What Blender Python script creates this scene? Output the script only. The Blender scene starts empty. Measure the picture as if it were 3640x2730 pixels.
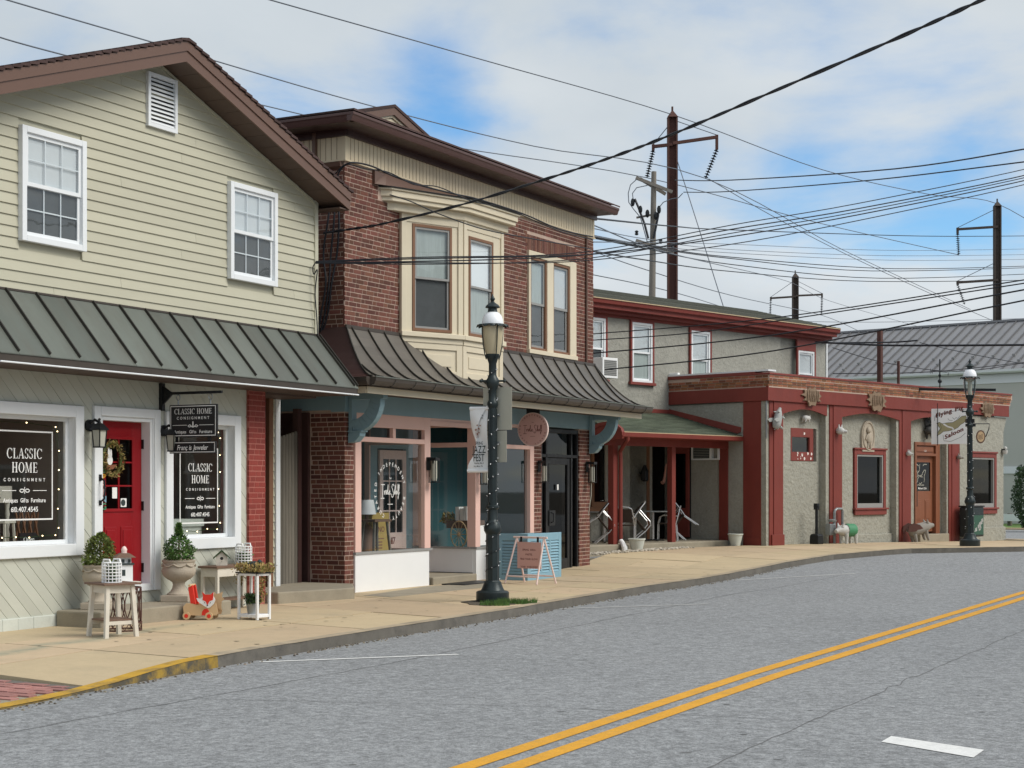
import bpy, bmesh, math, random
from mathutils import Vector, Matrix, Euler
R = math.radians
S = bpy.context.scene
COL = S.collection
rnd = random.Random(7)
# ------------------------------------------------------------------ camera, sky, sun, exposure
cam = bpy.data.cameras.new('camera')
cam.sensor_width = 36.0; cam.lens = 57.36; cam.shift_y = 0.1025
cam.clip_start = 0.1; cam.clip_end = 3000
co = bpy.data.objects.new('camera', cam); COL.objects.link(co)
co.location = (0, 0, 1.64); co.rotation_euler = (R(90), 0, 0)
S.camera = co
SUN_EL, SUN_AZ = 44.0, 108.0          # azimuth clockwise from +Y (the viewing direction)
W = bpy.data.worlds.new("World"); S.world = W; W.use_nodes = True
def world():
    nt = W.node_tree; N = nt.nodes; L = nt.links
    for n in list(N): N.remove(n)
    out = N.new('ShaderNodeOutputWorld'); bg = N.new('ShaderNodeBackground')
    bg.inputs['Strength'].default_value = 0.1
    sky = N.new('ShaderNodeTexSky'); sky.sky_type = 'NISHITA'; sky.sun_disc = False
    sky.sun_elevation = R(SUN_EL); sky.sun_rotation = R(SUN_AZ)
    sky.air_density = 1.0; sky.dust_density = 0.4; sky.ozone_density = 3.0
    hs = N.new('ShaderNodeHueSaturation'); hs.inputs['Saturation'].default_value = 1.3; hs.inputs['Value'].default_value = 0.85
    L.new(sky.outputs[0], hs.inputs['Color'])
    tc = N.new('ShaderNodeTexCoord')
    nrm = N.new('ShaderNodeVectorMath'); nrm.operation = 'NORMALIZE'; L.new(tc.outputs['Generated'], nrm.inputs[0])
    sep = N.new('ShaderNodeSeparateXYZ'); L.new(nrm.outputs[0], sep.inputs[0])
    # clouds lie on a high flat layer: project the direction on it
    zz = N.new('ShaderNodeMath'); zz.operation = 'MAXIMUM'; zz.inputs[1].default_value = 0.0; L.new(sep.outputs[2], zz.inputs[0])
    z2 = N.new('ShaderNodeMath'); z2.operation = 'ADD'; z2.inputs[1].default_value = 0.22; L.new(zz.outputs[0], z2.inputs[0])
    dv = N.new('ShaderNodeVectorMath'); dv.operation = 'SCALE'
    iv = N.new('ShaderNodeMath'); iv.operation = 'DIVIDE'; iv.inputs[0].default_value = 1.0; L.new(z2.outputs[0], iv.inputs[1])
    L.new(nrm.outputs[0], dv.inputs[0]); L.new(iv.outputs[0], dv.inputs['Scale'])
    def noise(scale, det, rough, off, dist=0.0):
        mp = N.new('ShaderNodeMapping'); mp.inputs['Location'].default_value = off
        mp.inputs['Scale'].default_value = (1, 1, 0.0)
        n = N.new('ShaderNodeTexNoise'); n.inputs['Scale'].default_value = scale; n.inputs['Detail'].default_value = det
        n.inputs['Roughness'].default_value = rough; n.inputs['Distortion'].default_value = dist
        L.new(dv.outputs[0], mp.inputs[0]); L.new(mp.outputs[0], n.inputs['Vector']); return n.outputs[0]
    cover = noise(2.0, 9, 0.56, (3.1, 1.7, 0), 0.3)
    fine = noise(0.9, 8, 0.52, (7.3, 2.2, 0), 0.3)
    acc = cover
    # three breaks in the cloud where blue shows
    for (dx, dz, rad, amt) in ((-0.045, 0.235, 0.062, 0.22), (-0.13, 0.215, 0.075, 0.12), (0.19, 0.198, 0.075, 0.22), (0.28, 0.192, 0.085, 0.26), (0.10, 0.200, 0.055, 0.10), (0.02, 0.165, 0.08, 0.06)):
        v = Vector((dx, 1, dz)).normalized()
        ds = N.new('ShaderNodeVectorMath'); ds.operation = 'DISTANCE'; ds.inputs[1].default_value = v; L.new(nrm.outputs[0], ds.inputs[0])
        mr = N.new('ShaderNodeMapRange'); mr.interpolation_type = 'SMOOTHSTEP'
        mr.inputs['From Min'].default_value = rad; mr.inputs['From Max'].default_value = 0.0
        mr.inputs['To Min'].default_value = 0; mr.inputs['To Max'].default_value = amt; L.new(ds.outputs['Value'], mr.inputs['Value'])
        sb = N.new('ShaderNodeMath'); sb.operation = 'SUBTRACT'; L.new(acc, sb.inputs[0]); L.new(mr.outputs[0], sb.inputs[1]); acc = sb.outputs[0]
    mask = N.new('ShaderNodeMapRange'); mask.interpolation_type = 'SMOOTHSTEP'
    mask.inputs['From Min'].default_value = 0.16; mask.inputs['From Max'].default_value = 0.54; L.new(acc, mask.inputs['Value'])
    cr = N.new('ShaderNodeValToRGB'); cr.color_ramp.elements[0].position = 0.3; cr.color_ramp.elements[1].position = 0.7
    cr.color_ramp.elements[0].color = (2.7, 3.05, 3.35, 1); cr.color_ramp.elements[1].color = (4.05, 4.25, 4.38, 1)
    L.new(fine, cr.inputs[0])
    mx = N.new('ShaderNodeMix'); mx.data_type = 'RGBA'
    L.new(mask.outputs[0], mx.inputs[0]); L.new(hs.outputs[0], mx.inputs[6]); L.new(cr.outputs[0], mx.inputs[7])
    L.new(mx.outputs[2], bg.inputs['Color']); L.new(bg.outputs[0], out.inputs[0])
world()
sl = bpy.data.lights.new('sun', 'SUN'); sl.energy = 1.5; sl.angle = R(34); sl.color = (1.0, 0.95, 0.87)
so = bpy.data.objects.new('sun', sl); COL.objects.link(so)
so.rotation_euler = (R(90 - SUN_EL), 0, R(180 - SUN_AZ)); so.location = (40, -10, 60)
vs = S.view_settings; vs.view_transform = 'Standard'; vs.look = 'None'; vs.exposure = 0.97; vs.gamma = 1.0; vs.use_curve_mapping = False
# ------------------------------------------------------------------ materials
MATS = {}
def M(name, rgb, rough=0.65, var=0.12, scale=3.0, bump=0.0, bscale=60.0, metal=0.0, piece=0.0, spec=0.4, stain=0.0, stcol=(0.08, 0.07, 0.055), stscale=1.3, stretch=None, hue=0.0, grain=0.0, gscale=80.0, drip=False, stlo=0.52):
    """painted, built or natural surface: large soft mottling, fine grain, piece-to-piece variation, stains, relief"""
    m = bpy.data.materials.new(name); m.use_nodes = True; MATS[name] = m
    nt = m.node_tree; N = nt.nodes; L = nt.links; b = N['Principled BSDF']
    b.inputs['Roughness'].default_value = rough; b.inputs['Metallic'].default_value = metal
    b.inputs['Specular IOR Level'].default_value = spec
    tc = N.new('ShaderNodeTexCoord'); vec = tc.outputs['Object']
    if stretch:
        mp = N.new('ShaderNodeMapping'); mp.inputs['Scale'].default_value = stretch; L.new(vec, mp.inputs[0]); vec = mp.outputs[0]
    oi = N.new('ShaderNodeObjectInfo'); ad = N.new('ShaderNodeVectorMath'); ad.operation = 'ADD'
    if piece:
        sc = N.new('ShaderNodeMath'); sc.operation = 'MULTIPLY'; sc.inputs[1].default_value = 17.0; L.new(oi.outputs['Random'], sc.inputs[0])
        L.new(vec, ad.inputs[0]); L.new(sc.outputs[0], ad.inputs[1]); vec = ad.outputs[0]
    def nz(s, d=4, r=0.6):
        n = N.new('ShaderNodeTexNoise'); n.inputs['Scale'].default_value = s; n.inputs['Detail'].default_value = d; n.inputs['Roughness'].default_value = r
        L.new(vec, n.inputs['Vector']); return n.outputs[0]
    def mth(op, a, c):
        n = N.new('ShaderNodeMath'); n.operation = op
        for i, x in enumerate((a, c)):
            if isinstance(x, (int, float)): n.inputs[i].default_value = x
            else: L.new(x, n.inputs[i])
        return n.outputs[0]
    val = mth('ADD', mth('MULTIPLY', mth('SUBTRACT', nz(scale, 6, 0.65), 0.5), 2.4 * var), 1.0)
    if piece:
        ge = N.new('ShaderNodeNewGeometry')
        rr = mth('FRACT', mth('ADD', ge.outputs['Random Per Island'], oi.outputs['Random']), 0.0)
        val = mth('MULTIPLY', val, mth('ADD', mth('MULTIPLY', mth('SUBTRACT', rr, 0.5), 2 * piece), 1.0))
    if grain:
        val = mth('MULTIPLY', val, mth('ADD', mth('MULTIPLY', mth('SUBTRACT', nz(gscale, 3, 0.8), 0.5), 2 * grain), 1.0))
        val = mth('MULTIPLY', val, mth('ADD', mth('MULTIPLY', mth('SUBTRACT', nz(gscale * 0.28, 2, 0.6), 0.5), 0.9 * grain), 1.0))
    hsv = N.new('ShaderNodeHueSaturation'); hsv.inputs['Color'].default_value = (*rgb, 1); L.new(val, hsv.inputs['Value'])
    if hue and piece:
        L.new(mth('ADD', mth('MULTIPLY', mth('SUBTRACT', mth('FRACT', mth('MULTIPLY', rr, 7.31), 0.0), 0.5), hue), 0.5), hsv.inputs['Hue'])
    col = hsv.outputs[0]
    if stain:
        mr = N.new('ShaderNodeMapRange'); mr.inputs['From Min'].default_value = stlo; mr.inputs['From Max'].default_value = stlo + 0.23; mr.inputs['To Max'].default_value = stain
        L.new(nz(stscale, 8, 0.7), mr.inputs['Value'])
        mx = N.new('ShaderNodeMix'); mx.data_type = 'RGBA'; L.new(mr.outputs[0], mx.inputs[0]); L.new(col, mx.inputs[6]); mx.inputs[7].default_value = (*stcol, 1); col = mx.outputs[2]
    if drip:   # green copper run-off along the drip line of the awning
        ps = N.new('ShaderNodeNewGeometry'); dt = N.new('ShaderNodeVectorMath'); dt.operation = 'DOT_PRODUCT'; dt.inputs[1].default_value = (-0.9425, 0.3343, 0)
        L.new(ps.outputs['Position'], dt.inputs[0]); dist = mth('ABSOLUTE', mth('SUBTRACT', mth('ADD', dt.outputs['Value'], mth('MULTIPLY', nz(1.5), 0.5)), 10.55), 0.0)
        sx_ = N.new('ShaderNodeSeparateXYZ'); L.new(ps.outputs['Position'], sx_.inputs[0])
        fade = mth('MULTIPLY', mth('SUBTRACT', 1.0, mth('MINIMUM', 1.0, mth('MULTIPLY', dist, 4.5))), mth('MINIMUM', 1.0, mth('MAXIMUM', 0.0, mth('MULTIPLY', mth('SUBTRACT', 21.5, sx_.outputs[1]), 0.3))))
        mx = N.new('ShaderNodeMix'); mx.data_type = 'RGBA'; L.new(mth('MULTIPLY', fade, mth('MULTIPLY', nz(6.0), 1.1)), mx.inputs[0]); L.new(col, mx.inputs[6]); mx.inputs[7].default_value = (0.16, 0.22, 0.17, 1); col = mx.outputs[2]
    L.new(col, b.inputs['Base Color'])
    L.new(mth('ADD', mth('MULTIPLY', mth('SUBTRACT', nz(scale * 2.3, 4), 0.5), 0.3), rough), b.inputs['Roughness'])
    if bump:
        bp = N.new('ShaderNodeBump'); bp.inputs['Strength'].default_value = min(1.0, bump); bp.inputs['Distance'].default_value = 0.012 * max(1.0, bump)
        L.new(nz(bscale, 5, 0.65), bp.inputs['Height']); L.new(bp.outputs[0], b.inputs['Normal'])
    return m
def GLASS(name, tint=(0.75, 0.8, 0.8), gain=1.25, base=0.0, wob=0.0):
    m = bpy.data.materials.new(name); m.use_nodes = True; MATS[name] = m
    nt = m.node_tree; N = nt.nodes; L = nt.links
    for n in list(N): N.remove(n)
    o = N.new('ShaderNodeOutputMaterial'); t = N.new('ShaderNodeBsdfTransparent'); t.inputs[0].default_value = (*tint, 1)
    g = N.new('ShaderNodeBsdfGlossy'); g.inputs['Roughness'].default_value = 0.02; f = N.new('ShaderNodeFresnel')
    ge = N.new('ShaderNodeNewGeometry'); io = N.new('ShaderNodeMath'); io.operation = 'MULTIPLY_ADD'; io.inputs[1].default_value = -0.8333; io.inputs[2].default_value = 1.5   # one thin sheet: same reflection from both sides
    L.new(ge.outputs['Backfacing'], io.inputs[0]); L.new(io.outputs[0], f.inputs['IOR'])
    ml = N.new('ShaderNodeMath'); ml.operation = 'MULTIPLY_ADD'; ml.inputs[1].default_value = gain; ml.inputs[2].default_value = base; ml.use_clamp = True
    mx = N.new('ShaderNodeMixShader'); L.new(f.outputs[0], ml.inputs[0]); L.new(ml.outputs[0], mx.inputs[0]); L.new(t.outputs[0], mx.inputs[1]); L.new(g.outputs[0], mx.inputs[2]); L.new(mx.outputs[0], o.inputs[0])
    if wob:
        tc = N.new('ShaderNodeTexCoord'); n = N.new('ShaderNodeTexNoise'); n.inputs['Scale'].default_value = 2.5; bp = N.new('ShaderNodeBump'); bp.inputs['Strength'].default_value = wob; bp.inputs['Distance'].default_value = 0.05
        L.new(tc.outputs['Object'], n.inputs['Vector']); L.new(n.outputs[0], bp.inputs['Height']); L.new(bp.outputs[0], g.inputs['Normal'])
    return m
def EMIT(name, rgb, s):
    m = bpy.data.materials.new(name); m.use_nodes = True; MATS[name] = m; b = m.node_tree.nodes['Principled BSDF']
    b.inputs['Base Color'].default_value = (*rgb, 1); b.inputs['Emission Color'].default_value = (*rgb, 1); b.inputs['Emission Strength'].default_value = s; return m
M('asphalt', (0.250, 0.257, 0.262), 0.85, 0.20, 0.35, 0.9, 60, stain=0.35, stcol=(0.14, 0.14, 0.14), stscale=0.35, grain=1.25, gscale=40)
M('asphalt_dark', (0.125, 0.125, 0.125), 0.8, 0.2, 4)
M('grit', (0.20, 0.17, 0.13), 0.9, 0.3, 9, piece=0.6, hue=0.04)
M('sidewalk', (0.50, 0.39, 0.25), 0.85, 0.12, 2.0, 0.25, 90, piece=0.08, drip=True, grain=0.12, gscale=45, stain=0.5, stcol=(0.30, 0.255, 0.18), stscale=1.1, hue=0.012)
M('concrete', (0.30, 0.265, 0.20), 0.9, 0.22, 3.0, 0.5, 50, stain=0.4, stcol=(0.15, 0.13, 0.10), stscale=2.2)
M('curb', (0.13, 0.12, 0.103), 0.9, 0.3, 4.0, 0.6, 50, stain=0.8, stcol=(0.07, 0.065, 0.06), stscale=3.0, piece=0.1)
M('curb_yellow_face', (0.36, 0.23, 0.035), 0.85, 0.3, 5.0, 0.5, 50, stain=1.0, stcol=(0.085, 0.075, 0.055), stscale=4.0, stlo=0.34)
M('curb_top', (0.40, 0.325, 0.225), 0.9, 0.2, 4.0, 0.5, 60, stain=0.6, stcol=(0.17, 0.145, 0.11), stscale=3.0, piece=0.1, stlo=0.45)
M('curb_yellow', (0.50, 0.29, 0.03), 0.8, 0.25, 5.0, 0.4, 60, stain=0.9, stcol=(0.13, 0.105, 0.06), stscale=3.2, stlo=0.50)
M('line_yellow', (0.64, 0.315, 0.022), 0.75, 0.14, 3.0, 0.4, 120, stain=0.5, stcol=(0.36, 0.24, 0.09), stscale=5, grain=0.35, gscale=38)
M('line_white', (0.72, 0.72, 0.70), 0.75, 0.10, 4.0, 0.4, 120, stain=0.5, stcol=(0.4, 0.4, 0.39), stscale=6, grain=0.25, gscale=38)
M('line_worn', (0.52, 0.52, 0.51), 0.8, 0.2, 6.0, 0.3, 120, stain=0.7, stcol=(0.26, 0.265, 0.27), stscale=4)
M('paver', (0.36, 0.17, 0.15), 0.85, 0.2, 6, 0.5, 70, piece=0.2, stain=0.3, stcol=(0.22, 0.17, 0.14), stscale=3)
M('dirt', (0.09, 0.075, 0.055), 0.95, 0.3, 3, 0.6, 40)
M('grass', (0.07, 0.14, 0.03), 0.8, 0.3, 8, piece=0.35, hue=0.05)
M('siding', (0.465, 0.447, 0.343), 0.5, 0.07, 1.2, 0.06, 30, piece=0.04, stain=0.10, stcol=(0.40, 0.37, 0.26), stscale=0.8, stretch=(1, 1, 3))
M('diagonal', (0.50, 0.51, 0.44), 0.6, 0.07, 1.5, 0.1, 40, piece=0.05, stain=0.18, stcol=(0.36, 0.36, 0.29), stscale=1.4)
M('plinth', (0.55, 0.58, 0.53), 0.8, 0.12, 3, 0.4, 20, stain=0.35, stcol=(0.24, 0.21, 0.17), stscale=2.5)
M('white', (0.74, 0.765, 0.78), 0.45, 0.05, 3, 0.08, 30, stain=0.15, stcol=(0.50, 0.49, 0.45), stscale=3)
M('white_clean', (0.80, 0.81, 0.81), 0.4, 0.03, 3)
M('brown', (0.135, 0.077, 0.056), 0.45, 0.10, 2.0, 0.05, 20, stain=0.2, stcol=(0.10, 0.055, 0.042), stscale=2)
M('brown_cornice', (0.085, 0.043, 0.037), 0.4, 0.12, 2.0, 0.05, 20, stain=0.2, stcol=(0.13, 0.085, 0.075), stscale=2)
M('brown_dark', (0.06, 0.031, 0.028), 0.4, 0.12, 2.0, 0.05, 20, stain=0.15, stcol=(0.13, 0.09, 0.08))
M('soffit', (0.085, 0.055, 0.042), 0.6, 0.1, 2, piece=0.1)
M('shingle_brown', (0.06, 0.035, 0.032), 0.9, 0.25, 6, 0.6, 60, piece=0.25)
M('shingle_green', (0.075, 0.092, 0.062), 0.95, 0.3, 5, 0.8, 60, piece=0.3, grain=0.3, gscale=22, stain=0.35, stcol=(0.07, 0.06, 0.045), stscale=2.5)
M('shingle_grey', (0.085, 0.09, 0.075), 0.95, 0.3, 5, 0.8, 60, piece=0.3, grain=0.4, gscale=14)
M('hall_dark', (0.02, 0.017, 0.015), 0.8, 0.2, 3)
M('copper', (0.150, 0.165, 0.143), 0.42, 0.22, 1.0, 0.03, 10, metal=0.35, piece=0.15, stain=0.55, stcol=(0.12, 0.11, 0.088), stscale=1.4, stretch=(1.6, .5, .5), hue=0.03, stlo=.46)
M('copper_dark', (0.15, 0.135, 0.115), 0.42, 0.16, 1.2, 0.03, 10, metal=0.35, piece=0.08, stain=0.4, stcol=(0.095, 0.08, 0.07), stscale=1.8)
M('seam', (0.035, 0.032, 0.026), 0.5, 0.2, 4, metal=0.2)
M('gutter', (0.075, 0.062, 0.052), 0.4, 0.2, 3, metal=0.3, stain=0.3, stcol=(0.13, 0.11, 0.09))
M('brick', (0.135, 0.051, 0.035), 0.85, 0.15, 9, 0.4, 55, piece=0.34, hue=0.02, stain=0.2, stcol=(0.07, 0.04, 0.035), stscale=1.2)
M('mortar', (0.47, 0.35, 0.285), 0.95, 0.18, 6, 0.5, 60, stain=0.3, stcol=(0.25, 0.18, 0.14), stscale=2)
M('brick_red', (0.24, 0.037, 0.027), 0.6, 0.10, 8, 0.35, 50, piece=0.12)
M('mortar_red', (0.42, 0.15, 0.12), 0.8, 0.1, 8, 0.3, 50)
M('brick_saloon', (0.25, 0.098, 0.05), 0.85, 0.25, 9, 0.4, 55, piece=0.4, hue=0.03)
M('cream', (0.66, 0.585, 0.44), 0.5, 0.06, 2.0, 0.08, 25, stain=0.18, stcol=(0.45, 0.36, 0.24), stscale=1.8)
M('frieze', (0.68, 0.575, 0.40), 0.5, 0.05, 1.5, piece=0.04)
M('blue', (0.215, 0.335, 0.385), 0.5, 0.08, 2, 0.06, 25, stain=0.12, stcol=(0.15, 0.23, 0.26))
M('blue_box', (0.22, 0.39, 0.48), 0.5, 0.08, 2, 0.06, 25)
M('pink', (0.76, 0.50, 0.43), 0.5, 0.05, 2, 0.05, 25, stain=0.1, stcol=(0.5, 0.33, 0.27))
M('pink_sign', (0.66, 0.395, 0.35), 0.55, 0.04, 2)
M('pink_pale', (0.80, 0.62, 0.57), 0.5, 0.05, 2)
M('teal', (0.022, 0.075, 0.09), 0.6, 0.1, 2)
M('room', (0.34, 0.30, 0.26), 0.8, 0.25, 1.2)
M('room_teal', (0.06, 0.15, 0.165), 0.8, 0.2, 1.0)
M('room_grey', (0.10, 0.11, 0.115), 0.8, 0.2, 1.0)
M('black', (0.012, 0.012, 0.013), 0.45, 0.2, 4)
M('black_metal', (0.018, 0.02, 0.022), 0.35, 0.25, 6, 0.1, 60, metal=0.4)
M('lamp_green', (0.022, 0.032, 0.034), 0.4, 0.3, 5, 0.15, 40, metal=0.3, stain=0.15, stcol=(0.07, 0.06, 0.05), stscale=5)
M('red_door', (0.26, 0.007, 0.011), 0.35, 0.06, 2)
M('red', (0.185, 0.033, 0.024), 0.6, 0.18, 2.2, 0.2, 25, stain=0.55, stcol=(0.115, 0.026, 0.020), stscale=1.5, stretch=(1, 1, 0.4))
M('red_flat', (0.20, 0.043, 0.034), 0.6, 0.18, 2.2, 0.1, 25)
M('stucco', (0.335, 0.33, 0.282), 0.92, 0.16, 5.0, 4.5, 8.0, grain=0.30, gscale=15, stain=0.2, stcol=(0.27, 0.26, 0.20), stscale=2.5)
M('stucco_fine', (0.31, 0.305, 0.268), 0.92, 0.14, 2.0, 3.0, 10.0, grain=0.24, gscale=16, stain=0.25, stcol=(0.24, 0.235, 0.2), stscale=1.2)
M('wood_old', (0.15, 0.135, 0.11), 0.9, 0.3, 3, 0.4, 30, piece=0.25, stretch=(6, 6, 0.6))
M('wood_brown', (0.20, 0.10, 0.055), 0.6, 0.2, 4, 0.1, 40, stretch=(1, 1, 0.3))
M('wood_table', (0.16, 0.095, 0.065), 0.6, 0.25, 4, 0.1, 40)
M('bin_green', (0.025, 0.085, 0.055), 0.5, 0.2, 4)
M('wood_door', (0.22, 0.082, 0.042), 0.5, 0.12, 4, 0.08, 40, stretch=(4, 4, 0.4))
M('wood_light', (0.62, 0.43, 0.24), 0.55, 0.1, 4)
M('wood_pole', (0.21, 0.19, 0.165), 0.9, 0.25, 2, 0.4, 40, stretch=(5, 5, 0.3))
M('seam_grey', (0.11, 0.11, 0.115), 0.6, 0.1, 2)
M('steel_dark', (0.06, 0.047, 0.04), 0.8, 0.25, 2, 0.2, 30, stain=0.3, stcol=(0.10, 0.07, 0.055))
M('steel_rust', (0.085, 0.036, 0.028), 0.8, 0.25, 2, 0.2, 30, stain=0.4, stcol=(0.14, 0.06, 0.04))
M('furniture_white', (0.62, 0.58, 0.50), 0.6, 0.15, 5, stain=0.25, stcol=(0.40, 0.33, 0.25), stscale=6)
M('stone_urn', (0.42, 0.365, 0.29), 0.9, 0.2, 5, 0.5, 60, stain=0.5, stcol=(0.24, 0.2, 0.155), stscale=5)
M('leaf', (0.07, 0.15, 0.03), 0.7, 0.3, 5, piece=0.5, hue=0.05)
M('leaf_olive', (0.115, 0.15, 0.03), 0.7, 0.3, 5, piece=0.5, hue=0.05)
M('leaf_dry', (0.30, 0.23, 0.08), 0.8, 0.3, 5, piece=0.5, hue=0.06)
M('leaf_dark', (0.028, 0.06, 0.018), 0.7, 0.3, 5, piece=0.5, hue=0.04)
M('petal', (0.55, 0.43, 0.32), 0.8, 0.2, 5, piece=0.4, hue=0.03)
M('galvanised', (0.30, 0.32, 0.33), 0.4, 0.15, 6, metal=0.6)
M('aluminium', (0.62, 0.63, 0.64), 0.3, 0.1, 6, metal=0.7)
M('wicker', (0.045, 0.03, 0.022), 0.7, 0.3, 20)
M('vinyl_white', (0.82, 0.83, 0.84), 0.55, 0.06, 6, 0.1, 20)
M('sign_back', (0.42, 0.415, 0.35), 0.55, 0.08, 3)
M('print_dark', (0.03, 0.045, 0.045), 0.7, 0.05, 3)
M('print_brown', (0.14, 0.03, 0.02), 0.7, 0.05, 3)
M('print_mauve', (0.20, 0.07, 0.06), 0.7, 0.05, 3)
M('print_white', (0.80, 0.80, 0.78), 0.7, 0.03, 3)
M('print_tan', (0.33, 0.30, 0.17), 0.7, 0.05, 3)
M('print_grey', (0.28, 0.28, 0.27), 0.7, 0.05, 3)
M('cardboard', (0.45, 0.32, 0.10), 0.8, 0.1, 3)
M('orange_red', (0.72, 0.035, 0.018), 0.5, 0.06, 3)
M('pig_grey', (0.36, 0.37, 0.36), 0.7, 0.15, 8, 0.3, 40)
M('pig_white', (0.52, 0.52, 0.50), 0.6, 0.1, 8, 0.2, 40)
M('pig_stone', (0.27, 0.255, 0.23), 0.85, 0.2, 8, 0.4, 40)
M('pig_dark', (0.05, 0.05, 0.048), 0.6, 0.2, 8, 0.3, 40)
M('saddle_green', (0.06, 0.24, 0.12), 0.6, 0.15, 6)
M('bark', (0.24, 0.17, 0.115), 0.9, 0.35, 7, 0.8, 40, stretch=(3, 3, 0.5))
M('roof_grey', (0.25, 0.25, 0.258), 0.5, 0.08, 1.2, metal=0.2, piece=0.04)
M('wall_pale', (0.50, 0.50, 0.46), 0.8, 0.05, 0.5)
M('lamp_white', (0.85, 0.87, 0.9), 0.3, 0.03, 4)
M('lamp_milk', (0.50, 0.43, 0.29), 0.35, 0.10, 5)
M('skin', (0.62, 0.32, 0.25), 0.6, 0.05, 5)
M('cable', (0.010, 0.012, 0.018), 0.55, 0.1, 3)
M('cable_grey', (0.11, 0.125, 0.15), 0.5, 0.1, 3)
M('blind', (0.85, 0.87, 0.88), 0.6, 0.05, 2)
M('curtain', (0.42, 0.46, 0.44), 0.8, 0.25, 4, 0.3, 12, stretch=(6, 6, 0.5))
M('screen', (0.085, 0.09, 0.092), 0.75, 0.3, 3)
M('paint_chip', (0.80, 0.74, 0.70), 0.6, 0.05, 4)
M('gravel', (0.46, 0.42, 0.35), 0.9, 0.2, 8, piece=0.35)
GLASS('glass', (0.9, 0.93, 0.93), 1.5)
GLASS('glass_window', (0.9, 0.93, 0.94), 1.2, 0.02, 0.08)
GLASS('glass_dark', (0.30, 0.33, 0.34), 0.75)
EMIT('bulb', (1.0, 0.72, 0.40), 4.0)
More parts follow.
